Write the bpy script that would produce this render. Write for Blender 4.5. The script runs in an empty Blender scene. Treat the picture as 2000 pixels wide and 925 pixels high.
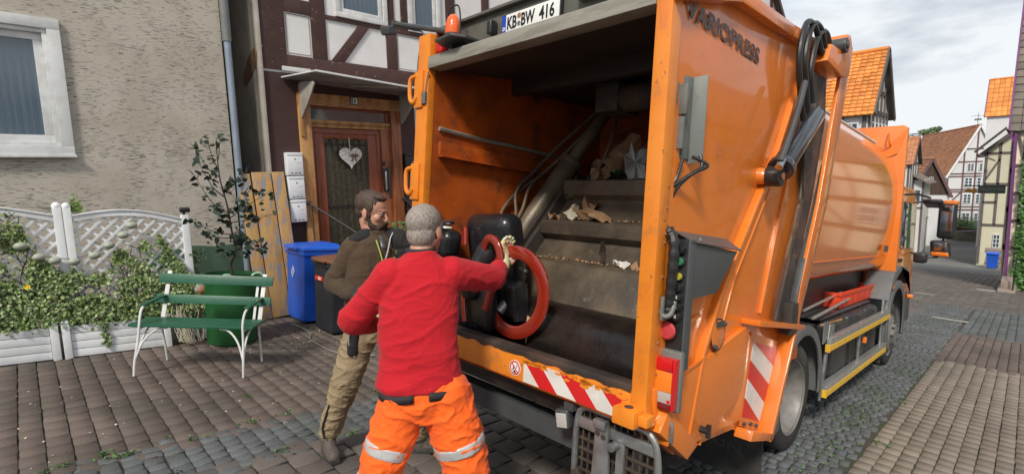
import bpy, bmesh, math, random
import numpy as np
from mathutils import Vector, Matrix, Quaternion, noise
R_ = math.radians
random.seed(7)
rng = np.random.default_rng(11)
scene = bpy.context.scene
COL = scene.collection

# ------------------------------------------------------------------ camera
cam_data = bpy.data.cameras.new('camera')
cam = bpy.data.objects.new('camera', cam_data)
COL.objects.link(cam)
cam_data.sensor_fit = 'HORIZONTAL'
cam_data.sensor_width = 36.0
cam_data.lens = 36.0 * 990.0 / 2000.0
cam_data.clip_start = 0.05
cam_data.clip_end = 2000
RM = Matrix(((0.71571059, 0.10416646, -0.69058504),
             (-0.69794956, 0.07129119, -0.71258963),
             (-0.02499531, 0.99200147, 0.1237268)))
# columns of the camera matrix are its right, up and back axes in the world
cam.matrix_world = Matrix.Translation((0, 0, 1.85)) @ Matrix((
    (RM[0][0], RM[0][1], RM[0][2]), (RM[1][0], RM[1][1], RM[1][2]), (RM[2][0], RM[2][1], RM[2][2]))).to_4x4()
scene.camera = cam
scene.render.resolution_x = 1024
scene.render.resolution_y = 473

# ------------------------------------------------------------------ sky, sun, exposure
SUN_AZ, SUN_EL = R_(207), R_(47)          # where the sun stands (azimuth from +X towards +Y)
world = bpy.data.worlds.new('World')
scene.world = world
world.use_nodes = True
wn, wl = world.node_tree.nodes, world.node_tree.links
wn.clear()
w_out = wn.new('ShaderNodeOutputWorld')
w_bg = wn.new('ShaderNodeBackground')
w_bg.inputs['Strength'].default_value = 0.13
w_sky = wn.new('ShaderNodeTexSky')
w_sky.sky_type = 'NISHITA'
w_sky.sun_disc = False
w_sky.sun_elevation = SUN_EL
w_sky.sun_rotation = math.pi / 2 - SUN_AZ
w_sky.air_density = 1.3
w_sky.dust_density = 2.0
w_tc = wn.new('ShaderNodeTexCoord')
w_map = wn.new('ShaderNodeMapping')
w_map.inputs['Scale'].default_value = (1.0, 1.0, 3.2)
w_map.inputs['Location'].default_value = (0.35, 0.1, 0.2)
w_n1 = wn.new('ShaderNodeTexNoise')
w_n1.inputs['Scale'].default_value = 2.6
w_n1.inputs['Detail'].default_value = 9
w_n1.inputs['Roughness'].default_value = 0.56
w_n1.inputs['Distortion'].default_value = 0.25
w_r1 = wn.new('ShaderNodeValToRGB')      # cloud shade
w_r1.color_ramp.elements[0].position = 0.38
w_r1.color_ramp.elements[0].color = (2.0, 2.3, 2.75, 1)
w_r1.color_ramp.elements[1].position = 0.60
w_r1.color_ramp.elements[1].color = (4.9, 5.1, 5.3, 1)
w_n2 = wn.new('ShaderNodeTexNoise')
w_n2.inputs['Scale'].default_value = 1.3
w_n2.inputs['Detail'].default_value = 5
w_r2 = wn.new('ShaderNodeValToRGB')      # cloud cover
w_r2.color_ramp.elements[0].position = 0.28
w_r2.color_ramp.elements[0].color = (0.72, 0.72, 0.72, 1)
w_r2.color_ramp.elements[1].position = 0.5
w_r2.color_ramp.elements[1].color = (0.97, 0.97, 0.97, 1)
w_mix = wn.new('ShaderNodeMixRGB')
wl.new(w_tc.outputs['Generated'], w_map.inputs['Vector'])
wl.new(w_map.outputs[0], w_n1.inputs['Vector'])
wl.new(w_map.outputs[0], w_n2.inputs['Vector'])
wl.new(w_n1.outputs['Fac'], w_r1.inputs[0])
wl.new(w_n2.outputs['Fac'], w_r2.inputs[0])
wl.new(w_r2.outputs[0], w_mix.inputs[0])
wl.new(w_sky.outputs[0], w_mix.inputs[1])
wl.new(w_r1.outputs[0], w_mix.inputs[2])
wl.new(w_mix.outputs[0], w_bg.inputs['Color'])
wl.new(w_bg.outputs[0], w_out.inputs[0])
sun_d = bpy.data.lights.new('sun', 'SUN')
sun_d.energy = 2.4
sun_d.angle = R_(10)
sun_d.color = (1.0, 0.93, 0.82)
sun = bpy.data.objects.new('sun', sun_d)
COL.objects.link(sun)
sd = Vector((math.cos(SUN_EL) * math.cos(SUN_AZ), math.cos(SUN_EL) * math.sin(SUN_AZ), math.sin(SUN_EL)))
sun.rotation_euler = sd.to_track_quat('Z', 'Y').to_euler()
sun.location = (0, 0, 30)
scene.view_settings.view_transform = 'Standard'
scene.view_settings.look = 'None'
scene.view_settings.gamma = 1
scene.view_settings.use_curve_mapping = False
scene.view_settings.exposure = 0.5

# ------------------------------------------------------------------ frames
SL = 0.11038454910893847
TH = math.atan(SL)
WF = Matrix.Identity(4)
# street frame: u down the street, v left, w square to the sloping road
TF = Matrix(((math.cos(TH), 0, math.sin(TH), 0), (0, 1, 0, 0), (-math.sin(TH), 0, math.cos(TH), 0), (0, 0, 0, 1)))
def T(u, v, w=0.0):
    return TF @ Vector((u, v, w))
def gz(x):
    return -SL * x

# ------------------------------------------------------------------ materials
def mat(name, base=(.5, .5, .5), rough=.6, metal=0, coat=0, spec=.5, var=0, vs=6, vcol=None, vpos=(.45, .6), bump=0, bs=60, bdet=6,
        spots=None, island=0, emit=None, alpha=None, trans=0, stretch=(1, 1, 1), sheen=0, rvar=0, coords='Object'):
    """base colour broken by noise (vcol), optional chips/stains (spots = colour, scale, low, high), bump and per-piece variation"""
    m = bpy.data.materials.new(name)
    m.use_nodes = True
    n, l = m.node_tree.nodes, m.node_tree.links
    b = n['Principled BSDF']
    b.inputs['Roughness'].default_value = rough
    b.inputs['Metallic'].default_value = metal
    b.inputs['Coat Weight'].default_value = coat
    b.inputs['Coat Roughness'].default_value = .06
    b.inputs['Specular IOR Level'].default_value = spec
    b.inputs['Transmission Weight'].default_value = trans
    if sheen:
        b.inputs['Sheen Weight'].default_value = sheen
        b.inputs['Sheen Roughness'].default_value = .5
    tc = n.new('ShaderNodeTexCoord')
    mp = n.new('ShaderNodeMapping')
    mp.inputs['Scale'].default_value = stretch
    l.new(tc.outputs[coords], mp.inputs['Vector'])
    vec = mp.outputs[0]
    rgb = n.new('ShaderNodeRGB')
    rgb.outputs[0].default_value = (*base, 1)
    cur = rgb.outputs[0]
    def noise_(sc, det=5, rg=.6, dist=0):
        t = n.new('ShaderNodeTexNoise')
        t.inputs['Scale'].default_value = sc
        t.inputs['Detail'].default_value = det
        t.inputs['Roughness'].default_value = rg
        t.inputs['Distortion'].default_value = dist
        l.new(vec, t.inputs['Vector'])
        return t.outputs['Fac']
    def ramp(src, a, c):
        r = n.new('ShaderNodeMapRange')
        r.inputs[1].default_value, r.inputs[2].default_value = a, c
        r.clamp = True
        l.new(src, r.inputs[0])
        return r.outputs[0]
    def mix(f, a, col, fac=1.0, typ='MIX'):
        x = n.new('ShaderNodeMixRGB')
        x.blend_type = typ
        if fac != 1.0:
            mm = n.new('ShaderNodeMath'); mm.operation = 'MULTIPLY'
            l.new(f, mm.inputs[0]); mm.inputs[1].default_value = fac
            f = mm.outputs[0]
        l.new(f, x.inputs[0])
        l.new(a, x.inputs[1])
        if isinstance(col, tuple): x.inputs[2].default_value = (*col, 1)
        else: l.new(col, x.inputs[2])
        return x.outputs[0]
    if var:
        vc = vcol or tuple(c * .55 for c in base)
        cur = mix(ramp(noise_(vs), *vpos), cur, vc, var)
    if island:
        g = n.new('ShaderNodeNewGeometry')
        r = n.new('ShaderNodeMapRange')
        r.inputs[3].default_value, r.inputs[4].default_value = 1 - island, 1 + island
        l.new(g.outputs['Random Per Island'], r.inputs[0])
        x = n.new('ShaderNodeVectorMath'); x.operation = 'SCALE'
        l.new(cur, x.inputs[0]); l.new(r.outputs[0], x.inputs[3])
        cur = x.outputs[0]
    if spots:
        for sp in (spots if isinstance(spots, list) else [spots]):
            f = ramp(noise_(sp[1], 8, .7, .3), sp[2], sp[3])
            cur = mix(f, cur, sp[0], sp[4] if len(sp) > 4 else 1.0)
    l.new(cur, b.inputs['Base Color'])
    if rvar:
        r = n.new('ShaderNodeMapRange')
        r.inputs[1].default_value, r.inputs[2].default_value = .35, .65
        r.inputs[3].default_value, r.inputs[4].default_value = max(.02, rough - rvar), min(1, rough + rvar)
        l.new(noise_(vs * 1.7), r.inputs[0])
        l.new(r.outputs[0], b.inputs['Roughness'])
    if bump:
        bp = n.new('ShaderNodeBump')
        bp.inputs['Strength'].default_value = 1
        bp.inputs['Distance'].default_value = bump
        l.new(noise_(bs, bdet), bp.inputs['Height'])
        l.new(bp.outputs[0], b.inputs['Normal'])
    if emit:
        b.inputs['Emission Color'].default_value = (*emit[0], 1)
        b.inputs['Emission Strength'].default_value = emit[1]
    if alpha is not None:
        b.inputs['Alpha'].default_value = alpha
    m['out'] = 1
    return m

M = {}
OR = (.78, .20, .018)
M['orange'] = mat('orange_paint', OR, .34, coat=.65, var=.35, vs=1.6, vcol=(.62, .15, .02), bump=.004, bs=1.5, bdet=1,
                  spots=[((.12, .05, .02), 34, .69, .73, .8), ((.36, .11, .04), 3, .55, .78, .75), ((.16, .09, .06), 9, .66, .74, .5)], rvar=.12)
M['orange_body'] = mat('orange_container_paint', (.80, .22, .03), .16, coat=.62, spec=.4, var=.2, vs=1.2, vcol=(.62, .17, .03), bump=.006, bs=1.1, bdet=1)
M['orange_post'] = mat('chipped_orange_paint', (.80, .25, .02), .42, coat=.3, var=.4, vs=5, vcol=(.70, .17, .01),
                       spots=[((.10, .07, .05), 16, .635, .66, .9), ((.34, .15, .05), 5, .56, .70, .6)], bump=.002, bs=9)
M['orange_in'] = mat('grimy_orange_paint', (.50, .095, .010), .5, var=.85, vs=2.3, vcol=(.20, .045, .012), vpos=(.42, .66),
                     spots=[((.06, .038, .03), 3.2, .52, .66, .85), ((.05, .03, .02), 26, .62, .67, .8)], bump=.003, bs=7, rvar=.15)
M['soot'] = mat('sooty_steel', (.035, .028, .025), .6, var=.7, vs=4, vcol=(.10, .06, .045), bump=.004, bs=10, rvar=.2)
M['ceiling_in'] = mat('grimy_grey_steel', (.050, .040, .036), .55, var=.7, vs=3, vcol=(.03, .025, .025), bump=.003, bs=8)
M['packer'] = mat('worn_packer_steel', (.155, .116, .076), .5, metal=.2, var=.9, vs=2.6, vcol=(.060, .048, .038), vpos=(.38, .60),
                  spots=[((.32, .26, .19), 14, .60, .72, .6), ((.03, .02, .02), 7, .66, .72, .9)], bump=.004, bs=18, rvar=.12)
M['drum'] = mat('greasy_black_steel', (.016, .012, .011), .28, metal=.2, var=.6, vs=3, vcol=(.040, .026, .02),
                spots=((.28, .22, .17), 26, .68, .72, .9), bump=.004, bs=14, rvar=.15)
M['beam_grey'] = mat('worn_grey_crossmember', (.36, .34, .29), .5, metal=.25, var=.6, vs=7, vcol=(.20, .18, .15), stretch=(1, .4, 3),
                     spots=((.16, .10, .07), 12, .64, .7, .8), bump=.002, bs=20)
M['olive'] = mat('grey_olive_panel', (.13, .125, .105), .5, var=.5, vs=4, vcol=(.08, .075, .065), bump=.001, bs=30)
M['steel'] = mat('galvanised_steel', (.36, .37, .37), .4, metal=.7, var=.7, vs=8, vcol=(.20, .20, .20), spots=((.2, .13, .08), 14, .66, .72, .6), bump=.001, bs=40)
M['dsteel'] = mat('dark_grey_steel', (.075, .08, .085), .42, metal=.2, var=.5, vs=6, vcol=(.05, .05, .05), bump=.0006, bs=60)
M['boxgrey'] = mat('anthracite_box_paint', (.075, .085, .09), .38, var=.3, vs=5, vcol=(.06, .065, .07), bump=.0008, bs=300)
M['bracket'] = mat('grey_painted_bracket', (.16, .17, .16), .5, var=.5, vs=10, vcol=(.10, .10, .09))
M['fender'] = mat('matt_grey_plastic', (.11, .115, .12), .55, var=.5, vs=4, vcol=(.17, .16, .15), bump=.001, bs=60)
M['black'] = mat('black_plastic', (.018, .018, .02), .38, var=.4, vs=9, vcol=(.04, .04, .04))
M['rubber'] = mat('tyre_rubber', (.028, .027, .026), .75, var=.6, vs=5, vcol=(.075, .068, .06), bump=.002, bs=60)
M['hose'] = mat('black_rubber_hose', (.02, .02, .02), .35, bump=.001, bs=80)
M['rim'] = mat('grey_wheel_rim', (.23, .22, .205), .5, metal=.15, var=.6, vs=7, vcol=(.13, .12, .11), spots=((.16, .11, .08), 14, .60, .75, .6))
M['chrome'] = mat('polished_rod', (.5, .52, .55), .16, metal=1)
M['alu'] = mat('brushed_aluminium', (.62, .62, .60), .34, metal=.8, var=.3, vs=8, vcol=(.4, .4, .38))
M['cyl_black'] = mat('glossy_black_cylinder', (.02, .023, .03), .14, coat=.7, var=.3, vs=14, vcol=(.06, .06, .06))
M['yellow_tape'] = mat('yellow_reflective_tape', (.80, .47, .03), .4, var=.4, vs=9, vcol=(.60, .36, .05))
M['red_tape'] = mat('red_warning_tape', (.62, .018, .02), .35, var=.3, vs=8, vcol=(.45, .02, .02), spots=((.5, .45, .4), 22, .72, .74, .7))
M['white_tape'] = mat('white_warning_tape', (.72, .70, .66), .4, var=.4, vs=6, vcol=(.5, .47, .42), spots=((.25, .2, .16), 20, .68, .71, .7))
M['lens_red'] = mat('red_lens', (.60, .008, .012), .12, coat=.6, bump=.001, bs=150)
M['lens_orange'] = mat('orange_lens', (.85, .22, .02), .12, coat=.6, bump=.002, bs=120)
M['lens_beacon'] = mat('beacon_dome', (.85, .13, .02), .12, coat=.6, bump=.002, bs=60)
M['lens_clear'] = mat('clear_lens', (.42, .40, .38), .1, coat=.6, bump=.003, bs=90)
M['lens_dark'] = mat('dark_red_lens', (.16, .01, .015), .12, coat=.6)
M['white'] = mat('white_paint', (.72, .73, .73), .45, var=.5, vs=7, vcol=(.52, .52, .50), spots=((.30, .26, .22), 30, .70, .73, .7))
M['white_plastic'] = mat('white_plastic', (.80, .82, .84), .42, var=.4, vs=5, vcol=(.64, .66, .66), bump=.0006, bs=40)
M['white_old'] = mat('peeling_white_paint', (.70, .71, .71), .5, var=.6, vs=5, vcol=(.55, .55, .53), spots=[((.24, .19, .15), 26, .66, .69, .8)], bump=.002, bs=30)
M['plate_white'] = mat('plate_white', (.80, .80, .78), .3)
M['ink'] = mat('black_ink', (.012, .012, .014), .4)
M['vario_ink'] = mat('faded_dark_lettering', (.045, .03, .03), .4, var=.7, vs=30, vcol=(.16, .07, .03))
M['blue_ink'] = mat('blue_ink', (.01, .06, .45), .35)
M['blue_bin'] = mat('blue_bin_plastic', (.018, .115, .66), .38, var=.4, vs=3, vcol=(.02, .10, .42), bump=.0006, bs=60)
M['black_bin'] = mat('black_bin_plastic', (.020, .023, .03), .5, var=.5, vs=5, vcol=(.035, .038, .045), bump=.0006, bs=60)
M['brown_lid'] = mat('brown_bin_lid', (.19, .075, .035), .5, var=.4, vs=5, vcol=(.26, .12, .07))
M['bench_green'] = mat('green_bench_paint', (.012, .090, .048), .40, var=.5, vs=6, vcol=(.02, .12, .065), stretch=(1, 1, 1),
                       spots=((.62, .66, .60), 24, .72, .735, .9), bump=.001, bs=20)
M['pot_green'] = mat('green_pot_plastic', (.012, .085, .022), .35, var=.4, vs=3, vcol=(.02, .11, .035))
M['stucco'] = mat('scratched_render', (.52, .475, .405), .9, var=.8, vs=1.1, vcol=(.43, .385, .32))
M['plaster'] = mat('stained_plaster', (.46, .43, .38), .9, var=.9, vs=1.4, vcol=(.24, .21, .18), vpos=(.4, .7), bump=.004, bs=9,
                   spots=((.20, .12, .07), 2.0, .70, .74, .9))
M['brick_raw'] = mat('bare_loam_patch', (.26, .15, .085), .95, var=.7, vs=9, vcol=(.14, .08, .05), bump=.02, bs=14)
M['panel_white'] = mat('white_lime_infill', (.74, .74, .74), .85, var=.4, vs=3, vcol=(.64, .63, .61), bump=.003, bs=14)
M['beam_brown'] = mat('dark_brown_timber_paint', (.070, .030, .024), .55, var=.6, vs=4, vcol=(.045, .022, .018),
                      spots=[((.40, .33, .27), 13, .625, .65, .9)], bump=.004, bs=16)
M['wall_brown'] = mat('dark_brown_render', (.060, .028, .026), .7, var=.5, vs=2.2, vcol=(.045, .022, .02), bump=.003, bs=20)
M['wood_ochre'] = mat('worn_ochre_door_frame', (.50, .27, .10), .55, var=.9, vs=3, vcol=(.30, .13, .045), stretch=(3, 3, .6),
                      spots=[((.55, .38, .18), 11, .60, .68, .7), ((.12, .05, .02), 20, .66, .70, .8)], bump=.003, bs=20)
M['wood_red'] = mat('stained_red_brown_wood', (.34, .115, .045), .45, var=.7, vs=3, vcol=(.15, .045, .02), stretch=(6, 6, .7), bump=.001, bs=30)
M['wood_door'] = mat('red_brown_door_wood', (.27, .075, .034), .42, var=.6, vs=3, vcol=(.18, .050, .024), stretch=(5, 5, .7), bump=.001, bs=30)
M['board_yellow'] = mat('weathered_yellow_boards', (.50, .30, .10), .7, var=.8, vs=3, vcol=(.42, .21, .08), stretch=(3, 3, .5),
                        spots=[((.25, .245, .26), 4.5, .52, .545, .95), ((.60, .52, .42), 14, .66, .69, .9)], bump=.003, bs=20)
M['glass_door'] = mat('dark_ribbed_glass', (.05, .048, .030), .3, var=.7, vs=14, vcol=(.10, .09, .06), bump=.012, bs=34, coat=.3)
M['iron'] = mat('black_iron', (.03, .028, .03), .5, metal=.3)
M['pane'] = mat('window_glass', (.055, .085, .115), .05, coat=.6, spec=.8)
M['curtain'] = mat('net_curtain', (.34, .42, .47), .8, var=.8, vs=6, vcol=(.20, .27, .31), stretch=(5, 5, .35))
M['soffit'] = mat('translucent_canopy_sheet', (.42, .41, .39), .5, var=.6, vs=3, vcol=(.27, .25, .23))
M['zinc'] = mat('zinc_downpipe', (.30, .36, .44), .42, metal=.35, var=.5, vs=4, vcol=(.22, .27, .33))
M['zinc_dark'] = mat('weathered_zinc_downpipe', (.16, .17, .17), .6, var=.5, vs=6, vcol=(.23, .23, .22))
M['plinth'] = mat('flaking_green_plinth', (.045, .085, .055), .7, var=.5, vs=4, vcol=(.07, .13, .08), spots=((.40, .40, .37), 2.6, .63, .66, .9), bump=.003, bs=12)
M['tile_orange'] = mat('orange_roof_tile', (.72, .26, .055), .7, var=.5, vs=1.5, vcol=(.55, .18, .04), island=.22)
M['tile_red'] = mat('weathered_red_roof_tile', (.52, .22, .10), .8, var=.6, vs=.7, vcol=(.40, .18, .10), island=.2)
M['tile_grey'] = mat('grey_brown_roof_tile', (.17, .145, .12), .75, var=.5, vs=1.5, vcol=(.12, .10, .085), island=.18)
M['tile_slate'] = mat('grey_slate_roof', (.16, .14, .14), .75, island=.15)
M['timber_far'] = mat('faded_timber', (.15, .085, .085), .8, var=.4, vs=2, vcol=(.20, .13, .13))
M['timber_grey'] = mat('grey_timber', (.14, .12, .11), .8, var=.4, vs=2)
M['barn_wood'] = mat('dark_barn_boards', (.065, .040, .030), .8, var=.6, vs=1.2, vcol=(.10, .065, .05), stretch=(4, 4, .4))
M['wall_white'] = mat('white_far_wall', (.70, .70, .72), .9, var=.3, vs=1, vcol=(.60, .60, .62))
M['wall_yellow'] = mat('pale_yellow_wall', (.64, .62, .47), .9, var=.4, vs=1, vcol=(.56, .53, .40))
M['wall_cream'] = mat('cream_house_wall', (.74, .66, .50), .9, var=.4, vs=.8, vcol=(.62, .55, .42))
M['stone_wall'] = mat('mossy_stone_wall', (.20, .18, .14), .9, var=.7, vs=2, vcol=(.11, .11, .07), bump=.03, bs=5)
M['stone'] = mat('grey_stone', (.32, .30, .28), .8, var=.5, vs=5, vcol=(.22, .20, .19), bump=.004, bs=15)
M['sandstone'] = mat('reddish_stone_step', (.30, .24, .21), .8, var=.5, vs=5, vcol=(.22, .17, .15), bump=.004, bs=15)
M['paver_left'] = mat('brown_pavers', (.140, .108, .092), .85, var=.8, vs=1.1, vcol=(.082, .070, .056), vpos=(.40, .60), island=.14, bump=.006, bs=60,
                      spots=[((.24, .20, .17), 70, .66, .72, .5)])
M['paver_road'] = mat('road_pavers', (.125, .105, .093), .8, var=.6, vs=1.3, vcol=(.080, .072, .066), island=.16, bump=.005, bs=50,
                      spots=[((.21, .18, .16), 60, .66, .72, .4)])
M['sett'] = mat('blue_grey_setts', (.105, .112, .118), .75, var=.7, vs=1.6, vcol=(.066, .076, .062), island=.17, bump=.006, bs=40,
                spots=((.30, .30, .29), 9, .64, .68, .5))
M['paver_right'] = mat('beige_pavers', (.235, .195, .155), .85, var=.7, vs=.9, vcol=(.165, .142, .118), vpos=(.42, .64), island=.13, bump=.004, bs=60,
                       spots=[((.40, .34, .28), 60, .66, .72, .4)])
M['joint'] = mat('earthy_joints', (.062, .056, .042), .95, var=.8, vs=3, vcol=(.040, .058, .022), vpos=(.45, .6), bump=.01, bs=30)
M['asphalt'] = mat('asphalt', (.17, .165, .16), .9, var=.6, vs=.3, vcol=(.12, .118, .115), bump=.004, bs=40)
M['far_pave'] = mat('far_brown_paving', (.19, .165, .150), .9, var=.6, vs=.4, vcol=(.14, .125, .115), bump=.01, bs=12)
M['soil'] = mat('dark_soil', (.035, .027, .020), .95, bump=.02, bs=12)
M['leaf_ivy'] = mat('variegated_ivy_leaf', (.090, .155, .040), .5, island=.45, var=.8, vs=30, vcol=(.36, .40, .20), vpos=(.50, .56))
M['leaf_light'] = mat('light_green_leaf', (.17, .27, .05), .5, island=.35, var=.4, vs=30, vcol=(.36, .42, .15), vpos=(.54, .6))
M['leaf_dark'] = mat('dark_green_leaf', (.022, .042, .026), .4, island=.4, coat=.2)
M['leaf_mid'] = mat('mid_green_leaf', (.060, .135, .030), .5, island=.4)
M['leaf_hedge'] = mat('climbing_vine_leaf', (.060, .160, .030), .5, island=.4)
M['leaf_shrub'] = mat('pale_shrub_leaf', (.16, .24, .11), .6, island=.3)
M['bark'] = mat('brown_bark', (.06, .045, .032), .85, bump=.003, bs=40)
M['lantern'] = mat('pale_lantern_shell', (.36, .39, .31), .5, var=.3, vs=10)
M['terracotta'] = mat('terracotta', (.36, .15, .08), .7, var=.5, vs=8, vcol=(.24, .10, .05))
M['skin'] = mat('skin', (.50, .27, .19), .5, var=.4, vs=12, vcol=(.44, .20, .14))
M['skin'].node_tree.nodes['Principled BSDF'].inputs['Subsurface Weight'].default_value = .08
M['hair_brown'] = mat('dark_brown_hair', (.055, .032, .022), .6, var=.6, vs=60, vcol=(.10, .060, .04), bump=.003, bs=240, stretch=(1, 1, .35))
M['hair_beard'] = mat('dark_beard', (.032, .019, .014), .7, var=.6, vs=80, vcol=(.07, .04, .03), bump=.004, bs=260)
M['hair_grey'] = mat('cropped_grey_hair', (.34, .30, .27), .75, var=.8, vs=110, vcol=(.19, .145, .12), vpos=(.4, .6), bump=.001, bs=260, stretch=(1, 1, .4))
M['red_fleece'] = mat('red_fleece', (.50, .004, .014), .9, sheen=.08, var=.3, vs=5, vcol=(.40, .003, .011), bump=.0012, bs=500)
M['dark_trim'] = mat('dark_cloth_trim', (.022, .02, .024), .8)
M['hi_vis'] = mat('hi_vis_orange_cloth', (.95, .13, .006), .8, sheen=.1, var=.3, vs=4, vcol=(.90, .12, .006), bump=.0006, bs=400)
M['reflect'] = mat('silver_reflective_band', (.52, .51, .50), .42, metal=.15, var=.3, vs=20, vcol=(.40, .40, .40))
M['khaki'] = mat('khaki_work_cloth', (.30, .225, .135), .85, var=.6, vs=5, vcol=(.22, .165, .10), bump=.001, bs=300, spots=((.6, .58, .5), 9, .75, .77, .8))
M['brown_fleece'] = mat('brown_fleece', (.072, .044, .024), .95, sheen=.08, var=.5, vs=9, vcol=(.050, .033, .020), bump=.0012, bs=500)
M['black_fleece'] = mat('black_cloth', (.012, .011, .013), .85, sheen=.05, bump=.0006, bs=300)
M['lime'] = mat('lime_zip', (.42, .50, .12), .5)
M['glove_black'] = mat('black_glove', (.02, .02, .022), .7)
M['glove_pale'] = mat('pale_work_glove', (.60, .60, .48), .8, var=.6, vs=18, vcol=(.58, .56, .10), vpos=(.5, .56))
M['boot'] = mat('brown_grey_boot', (.11, .09, .075), .7, var=.5, vs=20, vcol=(.05, .045, .04))
M['leather'] = mat('black_leather', (.014, .015, .018), .30, coat=.15, var=.4, vs=12, vcol=(.03, .03, .034), bump=.0015, bs=26)
M['red_wood'] = mat('lacquered_red_wood', (.26, .020, .008), .16, coat=.9, var=.6, vs=6, vcol=(.22, .02, .01), stretch=(1, 1, 3))
M['crate_red'] = mat('red_crate_plastic', (.70, .06, .020), .45, var=.3, vs=8, vcol=(.50, .05, .02))
M['cardboard'] = mat('brown_cardboard', (.34, .20, .105), .85, var=.5, vs=6, vcol=(.22, .13, .07), bump=.002, bs=20)
M['pale_board'] = mat('pale_torn_board', (.56, .52, .40), .8, var=.5, vs=6, vcol=(.40, .36, .27))
M['white_board'] = mat('torn_white_board', (.60, .60, .57), .75, var=.5, vs=5, vcol=(.36, .36, .34), spots=((.10, .10, .09), 14, .66, .70, .8))
M['splinter'] = mat('bare_wood', (.55, .40, .22), .7, var=.4, vs=10)
M['heart'] = mat('white_ornate_heart', (.74, .71, .67), .6, var=.9, vs=42, vcol=(.22, .17, .14), vpos=(.55, .58))
M['ribbon'] = mat('brown_ribbon', (.22, .15, .11), .7)
M['sign_dark'] = mat('dark_sign_board', (.09, .115, .11), .6)
M['sign_gold'] = mat('ochre_sign', (.55, .28, .05), .6, var=.5, vs=20, vcol=(.2, .1, .02))
M['sticker_red'] = mat('red_sticker', (.62, .04, .02), .4)
M['purple_post'] = mat('violet_painted_post', (.16, .045, .17), .6)
M['pale_eye'] = mat('eye_white', (.30, .24, .21), .3)
M['hill'] = mat('wooded_hill', (.09, .11, .05), .95)

# horizontal scratches in the old render of the grey house
def stucco_nodes(m):
    n, l = m.node_tree.nodes, m.node_tree.links
    b = n['Principled BSDF']
    tc = n.new('ShaderNodeTexCoord'); mp = n.new('ShaderNodeMapping')
    mp.inputs['Scale'].default_value = (10, 10, 105)
    mp.inputs['Rotation'].default_value = (0, R_(-2), 0)
    l.new(tc.outputs['Object'], mp.inputs['Vector'])
    t = n.new('ShaderNodeTexNoise'); t.inputs['Scale'].default_value = 1.0; t.inputs['Detail'].default_value = 4; t.inputs['Roughness'].default_value = .55
    t.inputs['Distortion'].default_value = .6
    l.new(mp.outputs[0], t.inputs['Vector'])
    # patches where the scratches crowd together
    t2 = n.new('ShaderNodeTexNoise'); t2.inputs['Scale'].default_value = 2.6; t2.inputs['Detail'].default_value = 3
    l.new(tc.outputs['Object'], t2.inputs['Vector'])
    a = n.new('ShaderNodeMath'); a.operation = 'MULTIPLY_ADD'
    l.new(t2.outputs['Fac'], a.inputs[0]); a.inputs[1].default_value = .28
    l.new(t.outputs['Fac'], a.inputs[2])
    r = n.new('ShaderNodeMapRange'); r.inputs[1].default_value = .745; r.inputs[2].default_value = .785; r.clamp = True
    l.new(a.outputs[0], r.inputs[0])
    fine = n.new('ShaderNodeTexNoise'); fine.inputs['Scale'].default_value = 90; fine.inputs['Detail'].default_value = 5
    l.new(tc.outputs['Object'], fine.inputs['Vector'])
    h = n.new('ShaderNodeMath'); h.operation = 'MULTIPLY_ADD'; l.new(r.outputs[0], h.inputs[0]); h.inputs[1].default_value = -1.0
    sc = n.new('ShaderNodeMath'); sc.operation = 'MULTIPLY'; l.new(fine.outputs['Fac'], sc.inputs[0]); sc.inputs[1].default_value = .35
    l.new(sc.outputs[0], h.inputs[2])
    bp = n.new('ShaderNodeBump'); bp.inputs['Distance'].default_value = .012; bp.inputs['Strength'].default_value = .9
    l.new(h.outputs[0], bp.inputs['Height']); l.new(bp.outputs[0], b.inputs['Normal'])
    src = b.inputs['Base Color'].links[0].from_socket
    mx = n.new('ShaderNodeMixRGB'); mx.inputs[2].default_value = (.19, .155, .12, 1)
    f = n.new('ShaderNodeMath'); f.operation = 'MULTIPLY'; f.inputs[1].default_value = .7
    l.new(r.outputs[0], f.inputs[0]); l.new(f.outputs[0], mx.inputs[0]); l.new(src, mx.inputs[1]); l.new(mx.outputs[0], b.inputs['Base Color'])
stucco_nodes(M['stucco'])

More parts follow.
